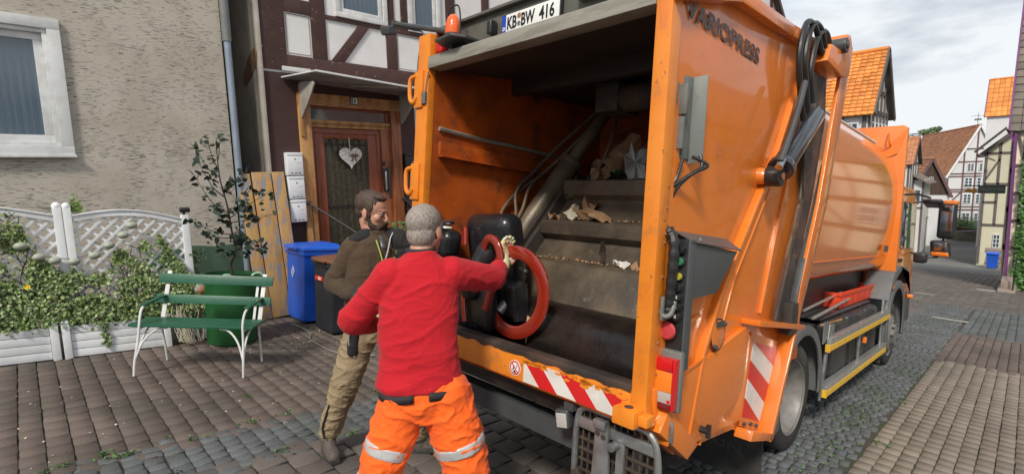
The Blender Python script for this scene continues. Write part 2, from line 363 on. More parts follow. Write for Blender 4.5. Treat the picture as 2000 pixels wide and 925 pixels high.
# ------------------------------------------------------------------ mesh builder
class MB:
    def __init__(s):
        s.v, s.f = [], []
    def add(s, vs, fs):
        o = len(s.v)
        s.v += [Vector(p) for p in vs]
        s.f += [tuple(i + o for i in f) for f in fs]
        return s
    def box(s, x0, x1, y0, y1, z0, z1):
        vs = [(x, y, z) for z in (z0, z1) for y in (y0, y1) for x in (x0, x1)]
        return s.add(vs, [(0, 2, 3, 1), (4, 5, 7, 6), (0, 1, 5, 4), (2, 6, 7, 3), (0, 4, 6, 2), (1, 3, 7, 5)])
    def bar(s, a, b, w, h, up=(0, 0, 1), ext=0):
        """square bar from a to b, w wide, h high (along up)"""
        a, b = Vector(a), Vector(b)
        d = (b - a).normalized()
        a, b = a - d * ext, b + d * ext
        up = Vector(up)
        r = d.cross(up).normalized()
        q = r.cross(d).normalized()
        vs = [p + r * i * w / 2 + q * j * h / 2 for p in (a, b) for i, j in ((-1, -1), (1, -1), (1, 1), (-1, 1))]
        return s.add(vs, [(3, 2, 1, 0), (4, 5, 6, 7), (0, 1, 5, 4), (1, 2, 6, 5), (2, 3, 7, 6), (3, 0, 4, 7)])
    def prism(s, poly, ax, a, b):
        """polygon extruded along axis ax: 'y' poly=(x,z), 'x' poly=(y,z), 'z' poly=(x,y)"""
        def P(p, t):
            return {'y': (p[0], t, p[1]), 'x': (t, p[0], p[1]), 'z': (p[0], p[1], t)}[ax]
        n = len(poly)
        vs = [P(p, a) for p in poly] + [P(p, b) for p in poly]
        fs = [tuple(range(n)), tuple(range(2 * n - 1, n - 1, -1))]
        fs += [(i, i + n, (i + 1) % n + n, (i + 1) % n) for i in range(n)]
        return s.add(vs, fs)
    def slab(s, pts, nrm):
        """polygon in space thickened by the vector nrm"""
        n = len(pts); nrm = Vector(nrm)
        pts = [Vector(p) for p in pts]
        vs = pts + [p + nrm for p in pts]
        fs = [tuple(range(n)), tuple(range(2 * n - 1, n - 1, -1))]
        fs += [(i, i + n, (i + 1) % n + n, (i + 1) % n) for i in range(n)]
        return s.add(vs, fs)
    def tube(s, pts, r, n=10, caps=True, closed=False, flat=None):
        pts = [Vector(p) for p in pts]
        m = len(pts)
        rs = r if isinstance(r, (list, tuple)) else [r] * m
        o = len(s.v)
        prev = None
        for i, p in enumerate(pts):
            if closed: d = pts[(i + 1) % m] - pts[i - 1]
            else: d = pts[min(i + 1, m - 1)] - pts[max(i - 1, 0)]
            if d.length < 1e-9: d = Vector((0, 0, 1))
            d.normalize()
            if prev is None:
                a = d.orthogonal().normalized()
            else:
                a = (prev - d * prev.dot(d))
                a = a.normalized() if a.length > 1e-6 else d.orthogonal().normalized()
            prev = a
            b = d.cross(a)
            for k in range(n):
                t = 2 * math.pi * k / n
                s.v.append(p + (a * math.cos(t) + b * math.sin(t)) * rs[i])
        for i in range(m if closed else m - 1):
            j = (i + 1) % m
            for k in range(n):
                s.f.append((o + i * n + k, o + i * n + (k + 1) % n, o + j * n + (k + 1) % n, o + j * n + k))
        if caps and not closed:
            s.f.append(tuple(o + k for k in range(n - 1, -1, -1)))
            s.f.append(tuple(o + (m - 1) * n + k for k in range(n)))
        return s
    def cyl(s, a, b, r, r2=None, n=20):
        return s.tube([a, b], [r, r if r2 is None else r2], n)
    def lathe(s, prof, o=(0, 0, 0), ax=(0, 0, 1), n=32, caps=True):
        """prof: (radius, height) along axis ax from o"""
        ax = Vector(ax).normalized(); o = Vector(o)
        a = ax.orthogonal().normalized(); b = ax.cross(a)
        st = len(s.v)
        for r, h in prof:
            for k in range(n):
                t = 2 * math.pi * k / n
                s.v.append(o + ax * h + (a * math.cos(t) + b * math.sin(t)) * r)
        for i in range(len(prof) - 1):
            for k in range(n):
                s.f.append((st + i * n + k, st + i * n + (k + 1) % n, st + (i + 1) * n + (k + 1) % n, st + (i + 1) * n + k))
        if caps:
            s.f.append(tuple(st + k for k in range(n - 1, -1, -1)))
            s.f.append(tuple(st + (len(prof) - 1) * n + k for k in range(n)))
        return s
    def ell(s, c, r, rot=None, n=20, m=12):
        c = Vector(c); r = (r, r, r) if isinstance(r, (int, float)) else r
        vs, fs = [], []
        for i in range(1, m):
            ph = math.pi * i / m
            for k in range(n):
                t = 2 * math.pi * k / n
                vs.append(Vector((r[0] * math.sin(ph) * math.cos(t), r[1] * math.sin(ph) * math.sin(t), r[2] * math.cos(ph))))
        vs += [Vector((0, 0, r[2])), Vector((0, 0, -r[2]))]
        for i in range(m - 2):
            for k in range(n):
                fs.append((i * n + k, (i + 1) * n + k, (i + 1) * n + (k + 1) % n, i * n + (k + 1) % n))
        top, bot = len(vs) - 2, len(vs) - 1
        for k in range(n):
            fs.append((top, k, (k + 1) % n))
            fs.append((bot, (m - 2) * n + (k + 1) % n, (m - 2) * n + k))
        if rot is not None: vs = [rot @ p for p in vs]
        return s.add([c + p for p in vs], fs)
    def limb(s, a, b, ra, rb, n=16):
        """tapered capsule"""
        a, b = Vector(a), Vector(b)
        d = (b - a).normalized()
        pts, rs = [], []
        for k in range(5):
            t = math.pi / 2 * k / 4
            pts.append(a - d * ra * math.cos(t)); rs.append(max(1e-4, ra * math.sin(t)))
        for k in range(4, -1, -1):
            t = math.pi / 2 * k / 4
            pts.append(b + d * rb * math.cos(t)); rs.append(max(1e-4, rb * math.sin(t)))
        return s.tube(pts, rs, n)
    def loft(s, secs, n=24, pw=2.3):
        """secs: (centre, right vector, forward vector, half width, half depth): closed rounded body"""
        o = len(s.v)
        for c, rv, fv, hw, hd in secs:
            c, rv, fv = Vector(c), Vector(rv).normalized(), Vector(fv).normalized()
            for k in range(n):
                t = 2 * math.pi * k / n
                x, y = math.cos(t), math.sin(t)
                x = math.copysign(abs(x) ** (2 / pw), x); y = math.copysign(abs(y) ** (2 / pw), y)
                s.v.append(c + rv * hw * x + fv * hd * y)
        m = len(secs)
        for i in range(m - 1):
            for k in range(n):
                s.f.append((o + i * n + k, o + i * n + (k + 1) % n, o + (i + 1) * n + (k + 1) % n, o + (i + 1) * n + k))
        s.f.append(tuple(o + k for k in range(n - 1, -1, -1)))
        s.f.append(tuple(o + (m - 1) * n + k for k in range(n)))
        return s
    def rbox(s, c, half, axes, r=.03, seg=3):
        """cushion: rounded box with given half sizes and axes (three vectors)"""
        c = Vector(c); X, Y, Z = [Vector(a).normalized() for a in axes]
        bm = bmesh.new()
        bmesh.ops.create_cube(bm, size=2)
        for v in bm.verts: v.co = Vector((v.co.x * half[0], v.co.y * half[1], v.co.z * half[2]))
        bmesh.ops.bevel(bm, geom=list(bm.edges), offset=r, segments=seg, affect='EDGES', profile=.5)
        bm.verts.index_update()
        vs = [c + X * v.co.x + Y * v.co.y + Z * v.co.z for v in bm.verts]
        fs = [tuple(v.index for v in f.verts) for f in bm.faces]
        bm.free()
        return s.add(vs, fs)
    def mesh(s, name, m, inv, smooth=35, bevel=0, bseg=2):
        me = bpy.data.meshes.new(name)
        me.from_pydata([tuple(inv @ p) for p in s.v], [], s.f)
        me.validate()
        bm = bmesh.new(); bm.from_mesh(me)
        bmesh.ops.recalc_face_normals(bm, faces=bm.faces)
        if bevel:
            ed = [e for e in bm.edges if len(e.link_faces) == 2 and e.calc_face_angle(0) > .6]
            bmesh.ops.bevel(bm, geom=ed, offset=bevel, segments=bseg, affect='EDGES', profile=.6, clamp_overlap=True)
        bm.to_mesh(me); bm.free()
        if smooth:
            for p in me.polygons: p.use_smooth = True
            me.set_sharp_from_angle(angle=R_(smooth))
        me.materials.append(m)
        return me

def props(o, label=None, cat=None, group=None, kind=None):
    if label: o['label'] = label
    if cat: o['category'] = cat
    if group: o['group'] = group
    if kind: o['kind'] = kind
    return o

class Thing:
    """an Empty at the thing's base (at = point in frame F); parts are given in frame coordinates"""
    def __init__(s, name, label, cat, at=(0, 0, 0), F=WF, group=None):
        s.F = F
        s.base = F @ Matrix.Translation(Vector(at))
        s.root = bpy.data.objects.new(name, None)
        s.root.empty_display_size = .2
        s.root.matrix_world = s.base
        COL.objects.link(s.root)
        s.off = Matrix.Translation(-Vector(at))
        props(s.root, label, cat, group)
    def part(s, name, mb, m, parent=None, label=None, smooth=35, bevel=0, bseg=2):
        me = mb.mesh(name, m, s.off, smooth, bevel, bseg) if isinstance(mb, MB) else mb
        o = bpy.data.objects.new(name, me)
        o.parent = parent or s.root
        COL.objects.link(o)
        if label: o['label'] = label
        return o

def single(name, mb, m, label, cat, at=(0, 0, 0), F=WF, group=None, kind=None, smooth=35, bevel=0, bseg=2):
    base = F @ Matrix.Translation(Vector(at))
    me = mb.mesh(name, m, Matrix.Translation(-Vector(at)), smooth, bevel, bseg)
    o = bpy.data.objects.new(name, me)
    o.matrix_world = base
    COL.objects.link(o)
    return props(o, label, cat, group, kind)

def copy_tree(o, parent=None):
    c = o.copy(); COL.objects.link(c)
    c.parent = parent
    for ch in list(o.children): copy_tree(ch, c)
    return c

def text_mb(body, size, org, rx, uy, depth=.001, sx=1.0, off=0.0, align='LEFT', shear=0, ysc=1.0):
    """built-in font as a thin mesh: org = start of the baseline, rx / uy = right and up vectors"""
    cu = bpy.data.curves.new('lettering', 'FONT')
    cu.body = body; cu.size = size; cu.extrude = depth; cu.offset = off; cu.align_x = align; cu.shear = shear
    cu.resolution_u = 3
    ob = bpy.data.objects.new('lettering', cu); COL.objects.link(ob)
    bpy.context.view_layer.update()
    me = bpy.data.meshes.new_from_object(ob.evaluated_get(bpy.context.evaluated_depsgraph_get()))
    rx, uy = Vector(rx).normalized(), Vector(uy).normalized()
    nz = rx.cross(uy)
    mb = MB()
    mb.add([Vector(org) + rx * v.co.x * sx + uy * v.co.y * ysc + nz * v.co.z for v in me.vertices], [tuple(p.vertices) for p in me.polygons])
    bpy.data.objects.remove(ob); bpy.data.curves.remove(cu); bpy.data.meshes.remove(me)
    return mb

def np_obj(name, V, Fc, m, smooth=False):
    me = bpy.data.meshes.new(name)
    V = np.asarray(V, dtype=np.float32); Fc = np.asarray(Fc, dtype=np.int32)
    me.vertices.add(len(V)); me.vertices.foreach_set('co', V.ravel())
    k = Fc.shape[1]
    me.loops.add(Fc.size); me.loops.foreach_set('vertex_index', Fc.ravel())
    me.polygons.add(len(Fc)); me.polygons.foreach_set('loop_start', np.arange(0, Fc.size, k, dtype=np.int32))
    me.update(calc_edges=True); me.validate()
    if smooth: me.polygons.foreach_set('use_smooth', np.ones(len(Fc), dtype=bool))
    me.materials.append(m)
    o = bpy.data.objects.new(name, me); COL.objects.link(o)
    return o
def catmull(pts, k=8):
    pts = [Vector(p) for p in pts]
    P = [pts[0]] + pts + [pts[-1]]
    out = []
    for i in range(1, len(P) - 2):
        a, b, c, d = P[i - 1], P[i], P[i + 1], P[i + 2]
        for j in range(k):
            t = j / k
            out.append(.5 * ((2 * b) + (c - a) * t + (2 * a - 5 * b + 4 * c - d) * t * t + (3 * b - a - 3 * c + d) * t ** 3))
    out.append(pts[-1])
    return out
# ------------------------------------------------------------------ ground and paving
def ground_z(x, y):
    if x <= 45: return -SL * x
    return -SL * 45 - (1 - math.exp(-(x - 45) / 9.0)) * SL * 9 * .9
xs = sorted(set([-60, -40, -25, -15, -8, -4, 0, 10, 20, 30, 40] + [45 + 2.5 * i for i in range(16)] + [95, 120, 160, 220, 300]))
ys = [-250, -120, -60, -30, -12, -6, 0, 6, 12, 30, 60, 120, 250]
V = [(x, y, ground_z(x, y) - .022) for x in xs for y in ys]
Fc = [(i * len(ys) + j, (i + 1) * len(ys) + j, (i + 1) * len(ys) + j + 1, i * len(ys) + j + 1) for i in range(len(xs) - 1) for j in range(len(ys) - 1)]
props(np_obj('ground', V, Fc, M['joint']), kind='structure')

def strip(name, x0, x1, ya, yb, m, dz, step=2.5, yfun=None):
    V, Fc = [], []
    n = max(1, int((x1 - x0) / step))
    for i in range(n + 1):
        x = x0 + (x1 - x0) * i / n
        a, b = (yfun(x) if yfun else (ya, yb))
        V += [(x, a, ground_z(x, 0) + dz), (x, b, ground_z(x, 0) + dz)]
    for i in range(n): Fc.append((2 * i, 2 * i + 2, 2 * i + 3, 2 * i + 1))
    return props(np_obj(name, V, Fc, m), kind='structure')
strip('road', 37.5, 95, -14, 22, M['asphalt'], -.010)
strip('paving', 17.9, 44, -14, 9, M['far_pave'], -.016)

def stones(name, m, u0, u1, v0, v1, su, sv, gap, run='v', h=.010, inside=None, rough=1.0, bev=.011):
    """a sheet of separate bevelled stones lying in the street plane; courses run along `run` with staggered joints"""
    cu, cv = (su, sv)
    cells = []
    if run == 'v':
        nu = int((u1 - u0) / cu)
        for i in range(nu):
            a = u0 + i * cu
            o = (i % 2) * cv * .5 + rng.uniform(-.02, .02)
            b = v0 - cv + o
            while b < v1:
                L = cv * rng.uniform(.94, 1.06) if rough > 1 else cv
                cells.append((a, b, cu, L)); b += L
    else:
        nv = int((v1 - v0) / cv)
        for j in range(nv):
            b = v0 + j * cv
            o = (j % 2) * cu * .5 + rng.uniform(-.02, .02)
            a = u0 - cu + o
            while a < u1:
                L = cu * rng.uniform(.94, 1.06) if rough > 1 else cu
                cells.append((a, b, L, cv)); a += L
    Vv, Ff = [], []
    k = 0
    for a, b, w_, l_ in cells:
        cx, cy = a + w_ / 2, b + l_ / 2
        if inside and not inside(cx, cy): continue
        hw, hl = w_ / 2 - gap / 2, l_ / 2 - gap / 2
        dz = h + rng.uniform(-.0035, .0035) * rough
        tx, ty = rng.uniform(-.014, .014, 2) * rough
        ang = rng.uniform(-.02, .02) * rough
        ca, sa = math.cos(ang), math.sin(ang)
        jit = rng.uniform(-.004, .004, (4, 2)) * rough
        und = .005 * math.sin(cx * .9 + 1.3) * math.sin(cy * 1.1)
        for lvl, ins, zz in ((0, 0, -.03), (1, 0, -.008), (2, bev, 0)):
            for q, (sx_, sy_) in enumerate(((-1, -1), (1, -1), (1, 1), (-1, 1))):
                x = sx_ * (hw - ins) + jit[q][0]; y = sy_ * (hl - ins) + jit[q][1]
                z = zz + dz + und + (x * tx + y * ty if lvl else 0)
                Vv.append((cx + x * ca - y * sa, cy + x * sa + y * ca, z))
        for r in (0, 4):
            for q in range(4):
                Ff.append((k + r + q, k + r + (q + 1) % 4, k + r + 4 + (q + 1) % 4, k + r + 4 + q))
        Ff.append((k + 8, k + 9, k + 10, k + 11))
        k += 12
    Vv = np.array(Vv)
    A = np.array([[TF[i][j] for j in range(3)] for i in range(3)])
    # keep the tops about flush with the street plane
    Vv[:, 2] -= h
    o = np_obj(name, Vv @ A.T, Ff, m)
    return props(o, kind='structure')
def wob(u): return .03 * math.sin(u * .8) + .02 * math.sin(u * 2.1)
stones('pavement', M['paver_left'], -1.6, 11, 4.36, 8.75, .142, .172, .006, 'v', rough=.9, bev=.0045)
stones('gutter', M['sett'], -1.6, 14, 3.74, 4.36, .120, .100, .009, 'v', rough=1.5, bev=.012)
stones('road', M['paver_road'], -1.6, 17.8, 1.82, 3.74, .215, .195, .012, 'v', rough=1.3, bev=.013)
stones('gutter', M['sett'], -1.6, 17.8, .95, 1.82, .105, .080, .010, 'v', rough=1.7, bev=.011)
stones('pavement', M['paver_right'], -1.0, 9.6, -2.4, .95, .150, .112, .006, 'u', rough=.8, bev=.004)
stones('pavement', M['paver_left'], 9.6, 12.8, -2.6, .95, .150, .112, .009, 'u', rough=1.0)
stones('paving', M['sett'], 12.8, 17.8, -3.2, .95, .15, .13, .012, 'u', rough=1.5, bev=.012)
stones('paving', M['paver_road'], 17.8, 36, -3.0, 5.0, .24, .22, .015, 'u', rough=1.2, bev=.012)

# pale strips laid on the paving down the street
k = 0
for (u, v, w_, l_, a) in ((14.6, 1.1, .16, .62, 1.45), (17.6, 2.6, .12, .5, 1.45), (20.2, 2.2, .12, .5, 1.5), (24.5, .95, .5, .5, 0)):
    mb = MB()
    c = Vector((u, v, .006)); d = Vector((math.cos(a), math.sin(a), 0))
    mb.bar(c - d * l_ / 2, c + d * l_ / 2, w_, .016)
    o = single('paving_strip', mb, M['stone'], None, None, at=(u, v, 0), F=TF, bevel=.004)
    props(o, kind='structure')

def leaves(name, centers, size, m, out=None, spread=.8, parent=None, k=6, off=None, flat=0, asp=.8, stuff=False, F=None):
    """many lobed leaves as one mesh; out = preferred normal"""
    C_ = np.asarray(centers, dtype=float)
    n = len(C_)
    if out is not None:
        nr = np.asarray(out, dtype=float)[None, :] + rng.normal(0, spread, (n, 3))
    else: nr = rng.normal(0, 1, (n, 3))
    nr /= np.linalg.norm(nr, axis=1)[:, None]
    t = rng.normal(0, 1, (n, 3)); t -= (t * nr).sum(1)[:, None] * nr; t /= np.linalg.norm(t, axis=1)[:, None]
    b = np.cross(nr, t)
    sz = size * rng.uniform(.55, 1.25, n)
    shape = {6: [(1, 0), (.35, .75), (-.45, .85), (-.55, 0), (-.45, -.85), (.35, -.75)],
             4: [(1, 0), (0, .5), (-1, 0), (0, -.5)],
             8: [(1.1, 0), (.35, .28), (.45, .85), (-.1, .5), (-.6, .0), (-.1, -.5), (.45, -.85), (.35, -.28)]}[k]
    V = np.zeros((n, k, 3))
    for i, (x, y) in enumerate(shape):
        bend = -.25 * (x * x + y * y)
        V[:, i] = C_ + (t * x + b * y * asp + nr * bend) * sz[:, None] * .5
    Fc = np.arange(n * k).reshape(n, k)
    V = V.reshape(-1, 3)
    if off is not None: V = V - np.asarray(off)
    o = np_obj(name, V, Fc, m)
    if parent: o.parent = parent
    return o

# weeds in the joints beside the gutter
pts = []
for _ in range(52):
    u = rng.uniform(-.4, 7); v = rng.choice([4.33, 4.33, 4.36, 3.76, rng.uniform(3.2, 6.5), rng.uniform(.8, 1.2)]) + rng.normal(0, .04)
    r = rng.uniform(.015, .055)
    for _ in range(int(rng.uniform(5, 26))):
        p = T(u + rng.normal(0, r), v + rng.normal(0, r * .7), rng.uniform(.002, .022))
        pts.append(tuple(p))
for _ in range(500):       # moss and clover along the right-hand setts and below the bench
    u = rng.uniform(2.2, 7.5); v = .98 + abs(rng.normal(0, .12))
    pts.append(tuple(T(u, v, rng.uniform(.0, .008))))
o = leaves('weeds', pts, .024, M['leaf_mid'], out=(0, 0, 1), spread=.8)
props(o, label='small green weeds and moss growing in the paving joints', cat='weeds', kind='stuff')
pts = [tuple(T(rng.uniform(-.2, 3.4), rng.uniform(4.4, 7.1), .004)) for _ in range(150)] + [tuple(T(rng.uniform(1.6, 3.2), rng.uniform(6.3, 7.3), .004)) for _ in range(120)]
o = leaves('leaf_litter', pts, .022, M['pale_board'], out=(0, 0, 1), spread=.25)
props(o, label='small dry leaf scraps scattered over the brown pavers', cat='leaf litter', kind='stuff')

# ------------------------------------------------------------------ grey rendered house on the left
LH = Thing('rendered_house', 'grey beige house with scratched render and a white framed window, left edge', 'house', at=(-2, 8.6, .2))
YW = 8.6
mb = MB()
mb.box(-7, -1.25, YW, YW + .35, -.6, 7.4).box(.47, 2.42, YW, YW + .35, -.6, 7.4)
mb.box(-1.25, .47, YW, YW + .35, -.6, 2.33).box(-1.25, .47, YW, YW + .35, 3.75, 7.4)
mb.box(2.07, 2.42, YW + .35, 15, -.6, 7.4)
LH.part('wall', mb, M['stucco'])
LH.part('plinth', MB().prism([(1.2, -.5), (2.44, -.5), (2.44, .90), (2.1, .87), (1.8, .92), (1.5, .88), (1.2, .9)], 'y', YW - .03, YW), M['plinth'], bevel=.006)
LH.part('roof', MB().slab([(-7.4, 8.2, 7.3), (2.6, 8.2, 7.3), (2.6, 13, 11.5), (-7.4, 13, 11.5)], (0, -.1, .16)), M['tile_red'])
def ring(mb, x0, x1, z0, z1, w, y0, y1):
    mb.box(x0, x1, y0, y1, z1 - w, z1).box(x0, x1, y0, y1, z0, z0 + w)
    mb.box(x0, x0 + w, y0, y1, z0 + w, z1 - w).box(x1 - w, x1, y0, y1, z0 + w, z1 - w)
    return mb
wf = LH.part('window', ring(MB(), -1.37, .59, 2.21, 3.87, .125, YW - .05, YW + .01), M['white_old'], bevel=.006)
LH.part('inner_frame', ring(MB(), -1.25, .465, 2.335, 3.745, .05, YW - .02, YW + .05), M['white'], wf, bevel=.005)
LH.part('sash', ring(MB(), -1.20, .415, 2.385, 3.695, .085, YW + .03, YW + .075), M['white'], wf, bevel=.006)
gm = mat('pane_over_curtain', (.10, .15, .20), .04, coat=1, spec=1, alpha=.5)
LH.part('pane', MB().box(-1.12, .335, YW + .05, YW + .056, 2.465, 3.615), gm, wf)
cb = MB()
for k in range(150):
    x = -1.15 + k * .0107
    a = YW + .13 + .022 * math.sin(k * .9) + .010 * math.sin(k * 2.3)
    x2 = x + .0107
    b = YW + .13 + .022 * math.sin((k + 1) * .9) + .010 * math.sin((k + 1) * 2.3)
    if x2 > .42: break
    cb.add([(x, a, 2.42), (x2, b, 2.42), (x2, b, 3.66), (x, a, 3.66)], [(0, 1, 2, 3)])
LH.part('curtain', cb, M['curtain'], wf, smooth=80)
LH.part('room_darkness', MB().box(-1.3, .5, YW + .3, YW + .34, 2.3, 3.8), M['black'], wf)  # black board standing in for the unlit room's darkness
LH.part('sill', MB().box(-1.40, .60, YW - .085, YW - .05, 2.19, 2.225), M['white_old'], wf, bevel=.004)
dp = LH.part('downpipe', MB().cyl((2.475, YW - .065, 3.93), (2.475, YW - .065, -.25), .048, n=18), M['zinc'])
LH.part('upper_pipe', MB().cyl((2.475, YW - .065, 3.90), (2.475, YW - .065, 7.2), .062, n=18), M['zinc_dark'], dp)
LH.part('clamp', MB().cyl((2.475, YW - .065, 1.58), (2.475, YW - .065, 1.62), .055, n=18).box(2.46, 2.49, YW - .06, YW, 1.59, 1.61), M['zinc_dark'], dp)

# ------------------------------------------------------------------ half-timbered house no. 12
HT = Thing('half_timbered_house', 'dark brown and white half-timbered house with carved wooden front door and canopy', 'house', at=(5, 8.6, -.5))
YF = 8.62
pl = MB()
pl.box(2.97, 12, YF, YF + .3, 3.55, 4.56).box(2.97, 4.24, YF, YF + .3, 4.56, 8).box(5.24, 5.72, YF, YF + .3, 4.56, 8)
pl.box(6.45, 12, YF, YF + .3, 4.56, 8).box(4.24, 5.24, YF, YF + .3, 5.75, 8).box(5.72, 6.45, YF, YF + .3, 5.75, 8)
pl.box(5.76, 7.6, YF, YF + .3, -.9, 3.55)
pl.box(7.6, 12, YF, YF + .3, -1.4, 3.55)
HT.part('white_infill', pl, M['panel_white'])
sw = MB().box(2.93, 2.968, 8.56, 15, -.5, 8)
HT.part('side_wall', sw, M['plaster'], bevel=.004)
br = [(8.66, 3.86), (8.72, 3.92), (8.86, 3.90), (8.98, 3.86), (9.12, 3.80), (9.26, 3.66), (9.36, 3.56), (9.38, 3.46), (9.30, 3.40), (9.14, 3.46), (9.0, 3.50), (8.9, 3.56), (8.82, 3.62), (8.74, 3.60), (8.68, 3.74)]
HT.part('bare_patch', MB().prism(br, 'x', 2.918, 2.932), M['brick_raw'], bevel=.003)
HT.part('brown_wall', MB().box(2.97, 3.47, YF - .01, YF + .3, -.6, 3.56).box(5.40, 5.76, YF - .01, YF + .3, -.9, 3.56).box(3.47, 5.40, YF - .01, YF + .3, 3.27, 3.56), M['wall_brown'])
def beam_poly(mb, pts, y0=YF - .028, y1=YF + .02):
    return mb.prism(pts, 'y', y0, y1)
bm_ = MB()
BX = [((2.965, 3.60), (3.365, 8)), ((3.365, 3.60), (12, 3.855)), ((3.80, 3.858), (4.055, 8)), ((5.215, 3.858), (5.435, 4.53)),
      ((5.26, 4.75), (5.40, 8)), ((5.555, 4.75), (5.69, 8)), ((6.06, 3.858), (6.28, 4.53)), ((6.9, 3.858), (7.1, 4.53)), ((3.368, 4.532), (3.797, 4.75)),
      ((4.058, 4.532), (6.9, 4.60)), ((5.26, 4.602), (5.7, 4.748)), ((6.62, 4.62), (6.85, 8)), ((7.6, 3.87), (7.8, 8)), ((8.6, 3.87), (8.8, 8)), ((6.9, 4.62), (7.6, 4.75))]
for (x0, z0), (x1, z1) in BX: bm_.box(x0, x1, YF - .028, YF + .02, z0, z1)
beam_poly(bm_, [(4.12, 3.857), (4.36, 3.857), (4.88, 4.531), (4.67, 4.531)], YF - .03)
beam_poly(bm_, [(5.18, 4.531), (5.213, 4.531), (5.213, 4.40)], YF - .026)
HT.part('timber_beam', bm_, M['beam_brown'], bevel=.006)
# painted grey line round each infill
for x0, x1, z0, z1 in ((3.375, 3.79, 3.87, 4.522), (5.445, 6.05, 3.87, 4.522)):
    HT.part('panel_line', ring(MB(), x0 + .012, x1 - .012, z0 + .012, z1 - .012, .012, YF - .004, YF), M['stone'])
HT.part('boarding_strip', MB().box(3.26, 3.72, YF - .075, YF - .04, 3.585, 3.655), M['white_old'], bevel=.003)
for x0, x1 in ((4.235, 5.245), (5.71, 6.46)):
    w = HT.part('window', ring(MB(), x0, x1, 4.605, 5.80, .085, YF - .06, YF + .01), M['white_old'], bevel=.006)
    HT.part('sash', ring(MB(), x0 + .10, x1 - .10, 4.70, 5.72, .065, YF - .03, YF + .02), M['white'], w, bevel=.005)
    HT.part('pane', MB().box(x0 + .16, x1 - .16, YF - .005, YF + .001, 4.76, 5.66), gm, w)
    cb = MB()
    n_ = 70
    for k in range(n_):
        xa = x0 + .12 + (x1 - x0 - .24) * k / n_; xb = x0 + .12 + (x1 - x0 - .24) * (k + 1) / n_
        ya = YF + .06 + .02 * math.sin(k * .8) + .01 * math.sin(k * 2.1); yb = YF + .06 + .02 * math.sin((k + 1) * .8) + .01 * math.sin((k + 1) * 2.1)
        cb.add([(xa, ya, 4.72), (xb, yb, 4.72), (xb, yb, 5.7), (xa, ya, 5.7)], [(0, 1, 2, 3)])
    HT.part('curtain', cb, M['curtain'], w, smooth=80)
HT.part('roof', MB().slab([(2.6, 8.1, 8.0), (12.3, 8.1, 8.0), (12.3, 13, 13), (2.6, 13, 13)], (0, -.1, .16)), M['tile_red'])
# gable of the same row, rising behind the container
# door frame
fr = HT.part('door_frame', MB().box(3.47, 3.665, YF - .07, YF + .1, -.05, 3.07).box(3.47, 5.40, YF - .07, YF + .1, 3.072, 3.27)
        .box(3.50, 5.37, YF - .085, YF - .068, 3.10, 3.13).box(3.50, 5.37, YF - .085, YF - .068, 3.17, 3.20), M['wood_ochre'], bevel=.006)
HT.part('jamb', MB().box(5.19, 5.40, YF - .068, YF + .1, -.3, 3.07), M['wood_red'], fr, bevel=.006)
tr = HT.part('transom_window', MB().box(3.665, 5.19, YF + .02, YF + .1, 3.035, 3.07).box(3.665, 3.70, YF + .02, YF + .1, 2.84, 3.035)
        .box(5.13, 5.19, YF + .02, YF + .1, 2.84, 3.035), M['wood_door'], bevel=.004)
HT.part('pane', MB().box(3.69, 5.14, YF + .05, YF + .056, 2.84, 3.04), M['pane'], tr)
tb = MB().box(3.665, 5.19, YF - .03, YF + .09, 2.79, 2.84).box(3.665, 5.19, YF - .01, YF + .09, 2.72, 2.79)
for k in range(58): tb.box(3.70 + k * .0255, 3.713 + k * .0255, YF - .022, YF - .009, 2.755, 2.785)
HT.part('transom_bar', tb, M['wood_ochre'], tr, bevel=.002)
dr = HT.part('door', MB().box(3.665, 3.90, YF + .03, YF + .08, 0, 2.72).box(4.73, 5.00, YF + .03, YF + .08, 0, 2.72).box(3.90, 4.73, YF + .03, YF + .08, 2.53, 2.72)
        .box(3.90, 4.73, YF + .03, YF + .08, 0, .55).box(3.74, 4.93, YF + .015, YF + .032, 2.62, 2.66).box(3.735, 3.76, YF + .015, YF + .032, .1, 2.62).box(4.91, 4.935, YF + .015, YF + .032, .1, 2.62), M['wood_door'], bevel=.006)
HT.part('door_glass', MB().box(3.90, 4.73, YF + .05, YF + .056, .55, 2.53), M['glass_door'], dr)
gr = MB()
for k in range(8):
    x = 3.945 + k * .106
    gr.cyl((x, YF + .03, .56), (x, YF + .03, 2.50), .0055, n=6)
for z in (.62, 1.36, 2.44): gr.box(3.90, 4.73, YF + .022, YF + .038, z - .006, z + .006)
for x in (4.08, 4.50):
    gr.tube([(x + .09 * math.cos(t), YF + .028, 2.49 + .055 * math.sin(t)) for t in [i * math.pi / 10 for i in range(11)]], .006, 6)
    for s in (-1, 1): gr.tube([(x + s * .06 + .028 * math.cos(t), YF + .028, 2.475 + .028 * math.sin(t)) for t in [i * math.pi / 6 for i in range(10)]], .005, 6)
HT.part('door_grille', gr, M['iron'], dr)
HT.part('handle', MB().cyl((4.85, YF - .03, 1.38), (4.85, YF - .03, 1.54), .012, n=8).box(4.83, 4.87, YF - .02, YF + .03, 1.36, 1.60), M['chrome'], dr)
HT.part('side_panel', MB().box(5.00, 5.19, YF + .0, YF + .09, 0, 2.72), M['wood_red'], dr, bevel=.008)
HT.part('doorstep', MB().box(3.4, 5.45, 7.9, YF + .1, -.7, -.08).box(3.4, 5.45, 7.55, 7.9, -.8, -.26), M['stone'], bevel=.01)
